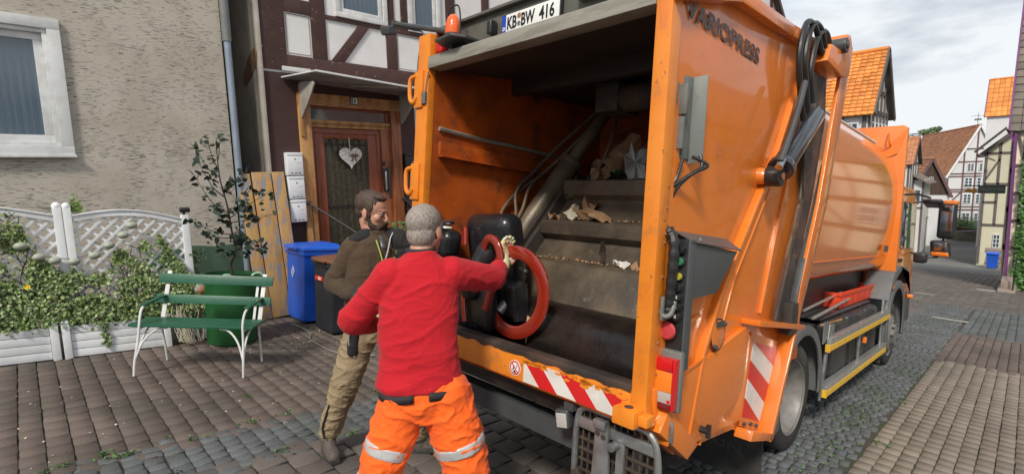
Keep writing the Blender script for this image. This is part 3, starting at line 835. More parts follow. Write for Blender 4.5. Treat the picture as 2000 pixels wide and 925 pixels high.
# canopy with two bracket boards
cn = HT.part('canopy', MB().slab([(3.47, 7.80, 3.475), (5.75, 7.80, 3.36), (5.76, 8.60, 3.39), (3.26, 8.60, 3.47)], (0, -.003, .014)), M['soffit'])
HT.part('canopy_frame', MB().bar((3.45, 7.79, 3.485), (5.76, 7.79, 3.37), .03, .03).bar((3.455, 7.79, 3.48), (3.25, 8.585, 3.48), .03, .02).bar((5.76, 7.79, 3.365), (5.77, 8.58, 3.395), .03, .02)
        .bar((4.3, 8.35, 3.41), (4.95, 7.86, 3.385), .012, .012), M['white_old'], cn, bevel=.002)
for x in (3.50, 5.40):
    a_ = [(8.54, 3.42), (8.30, 3.40), (7.98, 3.36), (7.96, 3.31), (8.06, 3.20), (8.22, 3.06), (8.46, 2.87), (8.54, 2.84)]
    HT.part('bracket', MB().prism(a_, 'x', x - .012, x + .012), M['plaster'], cn, bevel=.003)
HT.part('bracket_post', MB().box(3.475, 3.53, YF - .10, YF - .071, 2.55, 3.38), M['wood_ochre'], cn, bevel=.003)

# house number
t = Thing('house_number_sign', 'small blue-black enamel plate with white number 12 above the door', 'sign', at=(4.46, YF - .10, 3.15))
t.part('plate', MB().box(4.385, 4.535, YF - .098, YF - .088, 3.13, 3.265), M['ink'], bevel=.012, bseg=3)
t.part('border', ring(MB(), 4.397, 4.523, 3.142, 3.253, .004, YF - .1005, YF - .098), M['plate_white'])
t.part('number', text_mb('12', .115, (4.46, YF - .1, 3.157), (1, 0, 0), (0, 0, 1), off=.005, align='CENTER', sx=.85), M['plate_white'], smooth=0)

# heart wreath
t = Thing('heart_decoration', 'white openwork heart hanging by a ribbon on the door', 'decoration', at=(4.355, YF, 2.2))
pts = []
for i in range(60):
    a = 2 * math.pi * i / 60
    pts.append((4.355 + .0132 * 16 * math.sin(a) ** 3, 2.225 + .0128 * (13 * math.cos(a) - 5 * math.cos(2 * a) - 2 * math.cos(3 * a) - math.cos(4 * a))))
t.part('heart', MB().prism(pts, 'y', YF - .045, YF - .015), M['heart'], bevel=.006)
t.part('ribbon', MB().slab([(4.345, YF - .02, 2.31), (4.365, YF - .02, 2.31), (4.365, YF + .0, 2.56), (4.345, YF + .0, 2.56)], (0, .003, 0)), M['pale_board'])
bw = MB()
for s in (-1, 1):
    bw.ell((4.41 + s * .04, YF - .06, 2.25), (.042, .014, .026), Matrix.Rotation(s * .5, 3, 'Y'), 12, 8)
    bw.slab([(4.40, YF - .055, 2.24), (4.43, YF - .055, 2.24), (4.42 + s * .05, YF - .05, 2.13), (4.39 + s * .05, YF - .05, 2.14)], (0, .004, 0))
t.part('bow', bw, M['ribbon'])

# letter boxes
for k, (z, wh) in enumerate(((1.91, 'top'), (1.525, 'middle'), (1.14, 'bottom'))):
    for side, x0, x1, mm, cn_ in (('left', 3.19, 3.455, M['white_plastic'], 'white'), ('right', 5.43, 5.70, M['black'], 'black')):
        y1 = YF - .012
        t = Thing('letter_box', f'{wh} {cn_} metal letter box in the column of three {side} of the door', 'letter box', at=((x0 + x1) / 2, y1, z), group=f'{cn_} letter boxes')
        t.part('body', MB().box(x0, x1, y1 - .11, y1, z, z + .372), mm, bevel=.006)
        t.part('flap', MB().box(x0 + .006, x1 - .006, y1 - .122, y1 - .110, z + .325, z + .366), mm, bevel=.004)
        t.part('door', MB().box(x0 + .008, x1 - .008, y1 - .117, y1 - .110, z + .012, z + .318), mm, bevel=.003)
        t.part('lock', MB().cyl((x0 + (x1 - x0) * .5, y1 - .122, z + .265), (x0 + (x1 - x0) * .5, y1 - .117, z + .265), .011, n=12), M['dsteel'])
        for q in range(3): t.part('slot', MB().box(x0 + .05 + q * .062, x0 + .088 + q * .062, y1 - .119, y1 - .1165, z + .032, z + .044), M['ink'] if cn_ == 'white' else M['dsteel'])
        t.part('name_card', MB().box(x0 + .15, x0 + .225, y1 - .1195, y1 - .117, z + .205, z + .225), M['plate_white'])
t = Thing('intercom', 'black door intercom panel with a silver button strip on the door post', 'intercom', at=(5.03, YF, 1.8))
t.part('case', MB().box(4.985, 5.085, YF - .035, YF - .001, 1.58, 2.02), M['black'], bevel=.01)
t.part('button_strip', MB().box(5.02, 5.055, YF - .045, YF - .035, 1.60, 1.95), M['alu'], bevel=.003)
t.part('camera_eye', MB().box(4.99, 5.05, YF - .02, YF - .001, 2.06, 2.14), M['black'], bevel=.01)
t.part('cover_strip', MB().box(5.10, 5.15, YF - .02, YF - .001, 1.46, 2.04), M['dsteel'], bevel=.003)
for nm_, a, b in (('left', (3.50, 8.50, 1.45), (3.93, 7.62, .93)), ('right', (5.36, 8.50, 1.42), (5.44, 7.62, .93))):
    t = Thing('handrail', f'black iron handrail sloping down the doorsteps on the {nm_} side of the door', 'handrail', at=(a[0], a[1], -.2), group='iron handrails')
    t.part('rail', MB().tube([a, b], .017, 10), M['iron'])
    t.part('knob', MB().ell(a, .036, n=14, m=10), M['iron'])
    t.part('post', MB().cyl((a[0] + .03, a[1] - .06, -.1), (a[0] + .03, a[1] - .06, a[2] - .04), .009, n=8), M['iron'])
    t.part('post', MB().cyl((b[0], b[1], b[2]), (b[0], b[1], -.7), .011, n=8), M['iron'])

# weathered yellow boards leaning in the gap
for k, (x0, x1, zt, tilt) in enumerate(((2.47, 2.645, 1.95, -.02), (2.655, 2.935, 1.97, 0), (2.945, 3.13, 1.97, .015))):
    y0 = 8.46
    lab = ('narrow leftmost weathered yellow board leaning beside the downpipe', 'wide middle weathered yellow board with grey flaked stripe leaning by the wall', 'rightmost orange-yellow weathered board leaning beside the letter boxes')[k]
    mb = MB().slab([(x0, y0 - .34, -.28), (x1, y0 - .34, -.28), (x1 + tilt, y0 + .08, zt), (x0 + tilt, y0 + .08, zt)], (0, .035, .004))
    single('wooden_board', mb, M['board_yellow'], lab, 'wooden board', at=((x0 + x1) / 2, y0 - .3, -.28), group='leaning weathered boards', bevel=.004)

# ------------------------------------------------------------------ fence, planters, ivy
def gh(x, hgt): return gz(x) + hgt
def fence_panel(label, x0, x1, right_post, hole=None):
    t = Thing('lattice_fence', label, 'fence', at=((x0 + x1) / 2, 7.5, gz((x0 + x1) / 2)), group='white lattice fence panels')
    top = lambda x: gh(x, 1.545 + .085 * math.sin(math.pi * min(1, max(0, (x - x0) / (x1 - x0)))))
    n = 22
    xs_ = [x0 + (x1 - x0) * i / n for i in range(n + 1)]
    up = [(x, top(x)) for x in xs_]; lo = [(x, top(x) - .06) for x in reversed(xs_)]
    t.part('top_rail', MB().prism(up + lo, 'y', 7.475, 7.525), M['white_plastic'], bevel=.004)
    up = [(x, top(x) + .016) for x in xs_]; lo = [(x, top(x) + .001) for x in reversed(xs_)]
    t.part('cap_rail', MB().prism(up + lo, 'y', 7.46, 7.54), M['white_plastic'], bevel=.003)
    lat = MB()
    sp = .098
    z0 = gh((x0 + x1) / 2, .46)
    for dirn in (1, -1):
        k = -40
        while k < 40:
            c0 = k * sp * 1.414
            # points along the diagonal line z = z0 + dirn*(x - x0) + c0
            a = None; last = None
            for i in range(121):
                x = x0 + (x1 - x0) * i / 120
                z = z0 + dirn * (x - x0) + c0
                ok = z0 < z < top(x) - .05
                if ok and a is None: a = (x, z)
                if ok: last = (x, z)
            if a and last and last[0] - a[0] > .02:
                y = 7.495 if dirn > 0 else 7.507
                lat.bar((a[0], y, a[1]), (last[0], y, last[1]), .008, .026, up=(-dirn, 0, 1), ext=.01)
            k += 1
    t.part('lattice', lat, M['white_plastic'])
    for xa, xb, hh in right_post:
        t.part('post', MB().box(xa, xb, 7.46, 7.54, gh(xa, .02), gh(xa, hh)), M['white_plastic'], bevel=.008)
        if hh > 1.62: t.part('post_cap', MB().lathe([(.041, 0), (.043, .014), (.036, .034), (.018, .052), (.0, .056)], ((xa + xb) / 2, 7.5, gh(xa, hh) - .002), n=20, caps=False), M['white_plastic'])
    return t
fence_panel('white lattice fence panel at the left edge of the photo, half covered by ivy', -1.15, .255, [(-1.24, -1.16, 1.65), (.258, .332, 1.64)])
fence_panel('white lattice fence panel behind the green bench with arched top rail', .415, 1.45, [(.340, .412, 1.64), (1.452, 1.53, 1.60)])
t = Thing('solar_lamp', 'small black solar lamp on top of the right fence post', 'lamp', at=(1.49, 7.5, gh(1.49, 1.60)))
t.part('stem', MB().cyl((1.49, 7.5, gh(1.49, 1.60)), (1.49, 7.5, gh(1.49, 1.64)), .016, n=10), M['black'])
t.part('head', MB().rbox((1.50, 7.49, gh(1.49, 1.665)), (.055, .045, .026), ((1, -.1, 0), (.1, 1, .2), (0, -.2, 1)), .010), M['black'])

def planter(label, x0, x1, posts):
    t = Thing('planter_box', label, 'planter', at=((x0 + x1) / 2, 7.2, gz((x0 + x1) / 2)), group='white plank planter boxes')
    for k in range(4):
        a, b = .015 + k * .088, .015 + k * .088 + .083
        t.part('plank', MB().prism([(x0, gh(x0, a)), (x1, gh(x1, a)), (x1, gh(x1, b)), (x0, gh(x0, b))], 'y', 7.19, 7.215), M['white_plastic'], bevel=.006)
    t.part('back_board', MB().prism([(x0, gh(x0, .01)), (x1, gh(x1, .01)), (x1, gh(x1, .34)), (x0, gh(x0, .34))], 'y', 7.42, 7.44), M['white_plastic'])
    t.part('soil', MB().prism([(x0, gh(x0, .01)), (x1, gh(x1, .01)), (x1, gh(x1, .32)), (x0, gh(x0, .32))], 'y', 7.216, 7.419), M['soil'])
    for xa, xb in posts:
        t.part('corner_post', MB().box(xa, xb, 7.165, 7.24, gh(xa, 0), gh(xa, .385)), M['white_plastic'], bevel=.008)
        t.part('post_cap', MB().lathe([(.038, 0), (.040, .012), (.030, .03), (.0, .042)], ((xa + xb) / 2, 7.2, gh(xa, .383)), n=18, caps=False), M['white_plastic'])
planter('white plank planter box at the left edge, filled with ivy', -1.25, .095, [(.098, .168)])
planter('white plank planter box beginning left of the bench, filled with ivy', .262, 1.16, [(.192, .26), (1.10, 1.165)])

def ivy_h(x):   # how high the growth reaches above the ground at x
    k = [(-1.3, 1.45), (-.55, 1.5), (-.2, 1.5), (.0, 1.45), (.12, 1.1), (.3, .85), (.5, .80), (.7, .95), (.85, 1.1), (1.0, 1.2), (1.15, 1.3), (1.3, 1.2), (1.45, .9), (1.6, .6)]
    for (a, ha), (b, hb) in zip(k, k[1:]):
        if a <= x <= b: return ha + (hb - ha) * (x - a) / (b - a)
    return .6
pts, pts2 = [], []
while len(pts) < 13000:
    x = rng.uniform(-1.2, 1.56); hgt = rng.uniform(.30, 1.62)
    lim = ivy_h(x) + .16 * noise.noise(Vector((x * 4, hgt * 4, 1))) + .05
    if hgt > lim: continue
    dens = noise.noise(Vector((x * 5, hgt * 5, 4)))
    thick = max(0, min(1, (1.05 - hgt) / .6))
    if dens < -.05 - .35 * thick and rng.random() < .88: continue
    if hgt > .85 and rng.random() < (.15 if x < .2 else .42): continue
    y = 7.47 - rng.random() ** .7 * (.06 + .26 * thick) + .05 * dens
    if hgt < .36: y = rng.uniform(7.17, 7.3) if rng.random() < .2 else rng.uniform(7.24, 7.44)
    if x > 1.16 and hgt < .4: y += .05
    (pts2 if (hgt > 1.0 and rng.random() < .5) or rng.random() < .12 else pts).append((x, y, gh(x, hgt)))
    if len(pts2) > 6000: break
for _ in range(420):                         # trailing shoots over the planter, tuft above the fence, side tuft
    pts.append((.55 + rng.normal(0, .02), 7.17, gh(.55, rng.uniform(.08, .38)))) if _ < 70 else None
    if _ > 300: pts2.append((.46 + rng.normal(0, .025), 7.52, gh(.46, 1.60 + abs(rng.normal(0, .07)))))
    if 70 < _ < 300: pts.append((1.57 + rng.normal(0, .035), 7.55 + rng.normal(0, .03), gh(1.57, rng.uniform(.2, 1.15))))
off = (0, 7.3, gz(0))
iv = Thing('ivy', 'mass of variegated ivy climbing over the white lattice and filling the planters', 'ivy', at=off)
a = leaves('foliage', pts, .060, M['leaf_ivy'], out=(-.35, -1, .35), spread=.55, parent=iv.root, off=off, k=8)
a = leaves('pale_foliage', pts2, .052, M['leaf_light'], out=(-.3, -1, .4), spread=.6, parent=iv.root, off=off, k=8)
st = MB()
for k in range(26):
    x = rng.uniform(-1.1, 1.45); z = .35
    path = [(x, 7.44, gh(x, z))]
    while z < ivy_h(x) and len(path) < 14:
        x += rng.normal(0, .06); z += rng.uniform(.05, .14)
        path.append((x, 7.47 + rng.normal(0, .01), gh(x, z)))
    if len(path) > 2: st.tube(path, .004, 5)
iv.part('stems', st, M['bark'])
tl = Thing('lantern_string', 'string of pale round paper-like lanterns hanging in the ivy on the lattice', 'string lights', at=(.3, 7.42, gh(.3, 1.2)))
for px, hh in ((-.03, 1.22), (.10, 1.10), (.22, 1.06), (.38, 1.045), (.56, 1.11), (.70, 1.225), (.84, 1.345), (.93, 1.46), (-.22, 1.30), (-.34, 1.42)):
    tl.part('lantern', MB().ell((px * 1.0, 7.40, gh(px, hh)), (.058, .05, .042), n=20, m=12), M['lantern'], smooth=60)
tl.part('cable', MB().tube(catmull([(px, 7.43, gh(px, hh + .03)) for px, hh in ((-.34, 1.42), (-.22, 1.30), (-.03, 1.22), (.10, 1.10), (.22, 1.06), (.38, 1.045), (.56, 1.11), (.70, 1.225), (.84, 1.345), (.93, 1.46))], 5), .004, 6), M['dsteel'])
single('yellow_flower', MB().lathe([(.004, 0), (.020, .006), (.026, .014)], (-.02, 7.15, gh(0, .82)), (-.3, -1, .3), 12, caps=False).ell((-.02, 7.14, gh(0, .82)), .009, n=10, m=8),
       mat('yellow_petals', (.75, .55, .03), .5), 'single yellow flower in the ivy at the left edge', 'flower', at=(-.02, 7.15, gh(0, .8)))
# dead stalks between the planter and the pot
st = MB()
for k in range(34):
    x = 1.25 + rng.normal(0, .06); y = 7.12 + rng.normal(0, .05)
    path = [(x, y, gh(x, .42 + rng.uniform(-.1, .1)))]
    for q in range(5): path.append((x + rng.normal(0, .02) + q * .015, y - q * .015, gh(x, .40 - q * .085)))
    st.tube(path, .0035, 5)
single('dry_stalks', st, M['pale_board'], 'dry pale plant stalks hanging between the planter and the green pot', 'dead plant', at=(1.25, 7.1, gz(1.25)))

# ------------------------------------------------------------------ bench
ex, ey = Vector((.79, -.613, 0)), Vector((.613, .79, 0))
BF = TF @ Matrix(((ex.x, ey.x, 0, 1.065), (ex.y, ey.y, 0, 5.84), (0, 0, 1, 0), (0, 0, 0, 1)))
bt = Thing('garden_bench', 'green slatted garden bench with curved white iron legs on the pavement', 'bench', at=(0, .2, 0), F=BF)
SW = .505
for k, (y0, y1) in enumerate(((.02, .105), (.118, .175), (.188, .245), (.258, .315), (.328, .395))):
    bt.part('seat_slat', MB().box(-.60, .585, y0, y1, SW + (-.004 if k == 0 else 0), SW + .022), M['bench_green'], bevel=.005)
def backp(w): return .42 + (w - SW) * .26
for w0, w1 in ((.665, .755), (.875, .975)):
    bt.part('back_slat', MB().slab([(-.585, backp(w0), w0), (.60, backp(w0), w0), (.60, backp(w1), w1), (-.585, backp(w1), w1)], (0, .022, 0)), M['bench_green'], bevel=.005)
for s in (-1, 1):
    x = s * .50
    bt.part('leg', MB().tube(catmull([(x * 1.04, -.0, .01), (x * 1.03, .0, .16), (x * 1.0, .02, .38), (x * .98, .02, .55), (x * .99, .05, .66), (x, .11, .70)], 5), .0125, 8), M['white_old'])
    bt.part('leg', MB().tube(catmull([(x * 1.0, .56, .01), (x, .50, .22), (x, .44, .40), (x, .42, SW)], 5), .012, 8), M['white_old'])
    bt.part('brace', MB().tube(catmull([(x * 1.03, .0, .17), (x * .90, .02, .36), (x * .70, .05, .47), (x * .50, .06, .49)], 5), .010, 8), M['white_old'])
    bt.part('brace', MB().tube(catmull([(x * 1.03, .0, .17), (x, .09, .36), (x, .2, .46), (x, .34, .485)], 5), .010, 8), M['white_old'])
    bt.part('seat_bearer', MB().box(x - .012, x + .012, .03, .43, SW - .026, SW - .005), M['white_old'])
    bt.part('back_stay', MB().slab([(x - .022, backp(SW) + .024, SW - .02), (x + .022, backp(SW) + .024, SW - .02), (x + .022, backp(1.0) + .024, 1.0), (x - .022, backp(1.0) + .024, 1.0)], (0, .008, 0)), M['white_old'], bevel=.002)
    if s > 0: bt.part('back_stay', MB().slab([(x - .075, backp(SW) + .024, SW - .02), (x - .048, backp(SW) + .024, SW - .02), (x - .048, backp(.89) + .024, .89), (x - .075, backp(.89) + .024, .89)], (0, .006, 0)), M['white_old'])
    bt.part('armrest', MB().slab([(x - .028, .08, .70), (x + .028, .08, .70), (x + .024, .47, .735), (x - .024, .47, .735)], (0, 0, .02)), M['bench_green'], bevel=.006)

# pot with a sapling
pc = (1.80, 7.06)
t = Thing('plant_pot', 'large dark green plastic pot behind the bench', 'plant pot', at=(pc[0], pc[1], 0), F=TF)
t.part('pot', MB().lathe([(.26, 0), (.28, .02), (.315, .45), (.335, .80), (.355, .81), (.358, .87), (.33, .875), (.325, .82)], (pc[0], pc[1], 0), n=48, caps=False), M['pot_green'])
t.part('soil', MB().lathe([(.0, .80), (.33, .80)], (pc[0], pc[1], 0), n=32, caps=False), M['soil'])
t.part('rope_handle', MB().tube([(pc[0] - .17 + .05 * math.cos(a_), pc[1] - .30, .875 + .03 * math.sin(a_)) for a_ in [i * math.pi / 8 for i in range(9)]], .014, 8)
       .tube([(pc[0] + .19 + .06 * math.cos(a_), pc[1] - .27, .875 + .035 * math.sin(a_)) for a_ in [i * math.pi / 8 for i in range(9)]], .015, 8), mat('mint_rope', (.35, .55, .42), .8, bump=.004, bs=120))
tc_ = T(pc[0], pc[1], .8)
sp = Thing('sapling', 'young tree with sparse dark leaves growing from the green pot', 'tree', at=tuple(tc_))
base = Vector(tc_)
trunk = catmull([base + Vector(d) for d in ((.02, 0, 0), (-.03, -.02, .18), (.05, 0, .36), (.03, .02, .62), (.0, 0, .95), (-.05, 0, 1.25), (-.06, 0, 1.55), (-.05, 0, 1.78))], 6)
wood = MB().tube(trunk, [.018 - .014 * i / (len(trunk) - 1) for i in range(len(trunk))], 8)
lp = []
def branch(z, dx, dy, dz, n):
    i = min(len(trunk) - 1, int(z / 1.8 * len(trunk)))
    p = trunk[i]
    path = catmull([p, p + Vector((dx * .5, dy * .5, dz * .3)), p + Vector((dx, dy, dz))], 8)
    wood.tube(path, [.008 - .006 * k / (len(path) - 1) for k in range(len(path))], 6)
    for k in range(int(n * 1.3)):
        q = path[min(len(path) - 1, int(rng.uniform(.25, 1) * len(path)))]
        lp.append(tuple(q + Vector(rng.normal(0, .035, 3))))
    lp.append(tuple(path[-1]))
for z, dx, dy, dz, n in ((.95, -.42, .05, .62, 15), (1.1, -.35, -.1, .55, 12), (1.3, -.30, 0, .45, 11), (.75, -.55, .05, .28, 15), (.7, -.42, -.15, .12, 10), (.9, .30, -.1, .45, 12), (1.0, .55, -.2, .25, 13), (.85, .62, -.15, .10, 13),
                         (1.2, .35, -.1, .30, 10), (.6, .25, -.1, .05, 12), (.55, .35, -.2, -.02, 10), (.5, -.25, -.1, .1, 10), (1.4, -.12, 0, .45, 8), (1.5, .06, 0, .35, 6), (.4, .2, -.1, .15, 9), (.8, -.2, -.2, .2, 10), (1.0, .15, -.2, .1, 10),
                         (.75, .2, -.2, .4, 12), (.9, -.2, .1, .2, 12), (.65, .1, -.1, .1, 12), (1.15, .1, -.1, .2, 10)):
    branch(z, dx * .82, dy, dz * .85, n)
sp.part('trunk', wood, M['bark'])
leaves('foliage', lp, .112, M['leaf_dark'], out=(0, -.5, .8), spread=.7, parent=sp.root, off=tuple(tc_), k=6, asp=.62)
# clay ball ornament behind the bench
p = T(1.50, 7.30, .66)
t = Thing('clay_face_pot', 'small terracotta head ornament standing behind the left end of the bench', 'ornament', at=tuple(p - Vector((0, 0, .55))))
t.part('head', MB().ell(p, (.085, .075, .062), n=24, m=14), M['terracotta'], smooth=60)
t.part('hair', MB().ell(p + Vector((-.03, .01, .012)), (.07, .07, .062), n=20, m=12), M['stone'], smooth=60)
t.part('pedestal', MB().lathe([(.07, -.62), (.05, -.55), (.035, -.3), (.04, -.08), (.06, -.05)], p, n=18), M['stone'])

# ------------------------------------------------------------------ bins
def bin_(name, label, cat, u0, v0, wd, dp_, H_, body, lid, F=TF, lab=None):
    t = Thing(name, label, cat, at=(u0 + dp_ / 2, v0 + wd / 2, 0), F=F)
    def sec(z, g): return [(u0 - g, v0 - g, z), (u0 + dp_ + g, v0 - g, z), (u0 + dp_ + g, v0 + wd + g, z), (u0 - g, v0 + wd + g, z)]
    mb = MB()
    rings = [(0.03, -.05), (.10, -.045), (H_ * .86, -.004), (H_ * .86 + .001, .018), (H_ * .92, .022)]
    vs = [q for z, g in rings for q in sec(z, g)]
    fs = [(0, 3, 2, 1), (16, 17, 18, 19)] + [(r * 4 + q, r * 4 + (q + 1) % 4, r * 4 + 4 + (q + 1) % 4, r * 4 + 4 + q) for r in range(4) for q in range(4)]
    mb.add(vs, fs)
    t.part('body', mb, body, bevel=.014, bseg=3)
    lm = MB()
    a = sec(H_ * .925, .035); b = sec(H_ * .965, .03); c = sec(H_ * 1.0, -.06)
    c = [(x + .05, y, z + (.015 if i in (1, 2) else -.012)) for i, (x, y, z) in enumerate(c)]
    lm.add(a + b + c, [(0, 3, 2, 1), (8, 9, 10, 11)] + [(r * 4 + q, r * 4 + (q + 1) % 4, r * 4 + 4 + (q + 1) % 4, r * 4 + 4 + q) for r in range(2) for q in range(4)])
    L = t.part('lid', lm, lid, bevel=.012, bseg=3)
    t.part('lid_grip', MB().box(u0 - .075, u0 - .03, v0 + wd * .2, v0 + wd * .8, H_ * .93, H_ * .955), lid, L, bevel=.008)
    t.part('handle', MB().cyl((u0 + dp_ + .06, v0 + .05, H_ * .94), (u0 + dp_ + .06, v0 + wd - .05, H_ * .94), .014, n=10), body)
    for v_ in (v0 + .02, v0 + wd - .07): t.part('wheel', MB().cyl((u0 + dp_ - .02, v_, .1), (u0 + dp_ - .02, v_ + .05, .1), .1, n=24), M['rubber'], bevel=.01)
    return t
t = bin_('wheelie_bin', 'blue wheelie bin with white diamond emblem beside the yellow boards', 'bin', 2.86, 7.48, .70, .55, 1.20, M['blue_bin'], M['blue_bin'])
# white diamond emblem with a stylised three-armed sign
em = MB()
cy, cz, x_ = 7.90, .76, 2.8605
for a_, b_ in (((0, .088), (.060, 0)), ((.060, 0), (0, -.088)), ((0, -.088), (-.060, 0)), ((-.060, 0), (0, .088))):
    em.bar((x_, cy + a_[0], cz + a_[1]), (x_, cy + b_[0], cz + b_[1]), .004, .007, up=(0, 0, 1), ext=.002)
for a_, b_ in (((0, -.05), (0, .045)), ((0, .045), (.025, .02)), ((0, .045), (-.025, .02)), ((-.032, -.01), (.032, .012)), ((-.02, -.035), (-.02, .01)), ((.02, -.035), (.02, .012)), ((-.02, -.035), (-.005, -.02)), ((.02, -.035), (.006, -.02))):
    em.bar((x_, cy + a_[0], cz + a_[1]), (x_, cy + b_[0], cz + b_[1]), .004, .007, up=(0, 0, 1), ext=.002)
t.part('emblem', em, M['plate_white'])
t.part('sticker', MB().slab([(2.80, 7.95, 1.100), (2.80, 8.08, 1.100), (2.845, 8.06, 1.12), (2.845, 7.95, 1.12)], (0, 0, .004)), M['lens_orange'])
t = bin_('wheelie_bin', 'black wheelie bin with brown lid and red sticker behind the bearded man', 'bin', 2.90, 6.62, .62, .52, 1.09, M['black_bin'], M['brown_lid'])
t.part('sticker', MB().box(2.893, 2.897, 6.91, 7.16, .735, .795), M['sticker_red'])
t.part('lettering', text_mb('SU', .062, (2.892, 7.05, .744), (0, -1, 0), (0, 0, 1), off=.0015, sx=1.2), M['plate_white'], smooth=0)
single('garden_hose', MB().tube(catmull([T(u, v, .012) for u, v in ((2.75, 7.6), (2.78, 7.25), (2.74, 6.9), (2.62, 6.6), (2.60, 6.25), (2.62, 5.9), (2.75, 5.6), (2.95, 5.5))], 8), .009, 8), M['alu'], 'thin grey hose lying on the pavers beside the black bin', 'hose', at=tuple(T(2.75, 6.9)))
# little green plant by the steps
t = Thing('potted_plant', 'light green leafy plant by the doorsteps behind the two men', 'plant', at=(4.6, 7.4, gz(4.6)))
t.part('pot', MB().lathe([(.12, 0), (.16, .28), (.17, .3)], (4.6, 7.4, gz(4.6)), n=20), M['terracotta'])
pts = [(4.6 + rng.normal(0, .17), 7.4 + rng.normal(0, .12), gz(4.6) + rng.uniform(.45, 1.62)) for _ in range(420)]
leaves('foliage', pts, .075, M['leaf_mid'], out=(-.5, -.6, .4), spread=.7, parent=t.root, off=(4.6, 7.4, gz(4.6)))
st = MB()
for k in range(9): st.tube([(4.6, 7.4, gz(4.6) + .2), (4.6 + rng.normal(0, .1), 7.4 + rng.normal(0, .08), gz(4.6) + 1.0), (4.6 + rng.normal(0, .16), 7.4 + rng.normal(0, .12), gz(4.6) + 1.5)], .005, 5)
t.part('stems', st, M['bark'])
# ------------------------------------------------------------------ the refuse truck (frame: u towards the cab, v left, w up)
TK = Thing('refuse_truck', 'orange rear-loading refuse truck with open tailgate standing in the sloping street', 'truck', at=(4.4, 2.19, 0), F=TF)
VS = 1.17
KS = VS / 1.25
def S(u, w): return (-.203 + (u + .203) * KS, 1.839 + (w - 1.839) * KS)
def SS(*pts): return [S(*p) for p in pts]
P = TK.part
# --- tailgate shell
side = SS((2.02, 2.90), (2.71, 3.10), (3.58, 3.155), (4.30, 3.22), (4.72, 3.30), (4.62, 2.70), (4.50, 2.10), (4.26, 1.16), (4.0, 1.1), (3.61, .34), (3.19, .49), (2.39, .56), (2.07, .79), (2.05, 1.2))
tg = P('tailgate', MB().prism(side, 'y', VS + .03, VS + .075), M['orange'], bevel=.006)
P('left_side', MB().prism(side, 'y', 3.14, 3.18), M['orange'], tg, bevel=.006)
# pressed outer skin rear of the diagonal rib: a softly dented sheet
V_, F_ = [], []
nu, nw = 40, 48
lo = lambda t: S(2.03 + .0 * t, .95 + 1.95 * t)
hi_pts = SS((2.50, .95), (2.55, 1.22), (2.72, 1.47), (3.05, 1.85), (3.38, 2.22), (3.80, 2.78), (3.92, 3.15))
def hi(t):
    x = t * (len(hi_pts) - 1); i = min(int(x), len(hi_pts) - 2); f = x - i
    a, b = hi_pts[i], hi_pts[i + 1]
    return (a[0] + (b[0] - a[0]) * f, a[1] + (b[1] - a[1]) * f)
for i in range(nu + 1):
    for j in range(nw + 1):
        s_, t_ = i / nu, j / nw
        a, b = lo(t_), hi(t_)
        u = a[0] + (b[0] - a[0]) * s_; w = a[1] + (b[1] - a[1]) * s_
        e = min(1, s_ * 8, (1 - s_) * 8, t_ * 8, (1 - t_) * 8)
        d = .006 * e + .004 * e * noise.noise(Vector((u * 1.5, w * 1.5, 3))) + .004 * e * math.sin(s_ * math.pi)
        V_.append((u, VS + .024 - d, w))
for i in range(nu):
    for j in range(nw): F_.append((i * (nw + 1) + j, i * (nw + 1) + j + 1, (i + 1) * (nw + 1) + j + 1, (i + 1) * (nw + 1) + j))
sk = MB().add(V_, F_)
P('side_skin', sk, M['orange'], tg, smooth=60)
# top flange and ribs
rb = MB()
topl = SS((2.02, 2.93), (2.71, 3.13), (3.58, 3.18), (4.30, 3.24))
for a, b in zip(topl, topl[1:]): rb.bar((a[0], VS + .02, a[1]), (b[0], VS + .02, b[1]), .10, .075, ext=.004)
P('top_flange', rb, M['orange'], tg, bevel=.006)
rb = MB()
r1 = SS((4.02, 3.16), (3.50, 2.30), (3.12, 1.84), (2.80, 1.47), (2.60, 1.10), (2.47, .60))
for a, b in zip(r1, r1[1:]): rb.bar((a[0], VS + .012, a[1]), (b[0], VS + .012, b[1]), .030, .05, up=(0, 1, 0), ext=.004)
r2 = SS((4.12, 3.16), (3.62, 2.28), (3.26, 1.84), (2.98, 1.50), (2.80, 1.10), (2.66, .55))
for a, b in zip(r2, r2[1:]): rb.bar((a[0], VS + .018, a[1]), (b[0], VS + .018, b[1]), .016, .03, up=(0, 1, 0), ext=.004)
r3 = SS((3.50, 1.24), (3.72, 1.9), (3.98, 2.6))
for a, b in zip(r3, r3[1:]): rb.bar((a[0], VS + .026, a[1]), (b[0], VS + .026, b[1]), .012, .03, up=(0, 1, 0), ext=.004)
P('side_rib', rb, M['orange'], tg, bevel=.004)
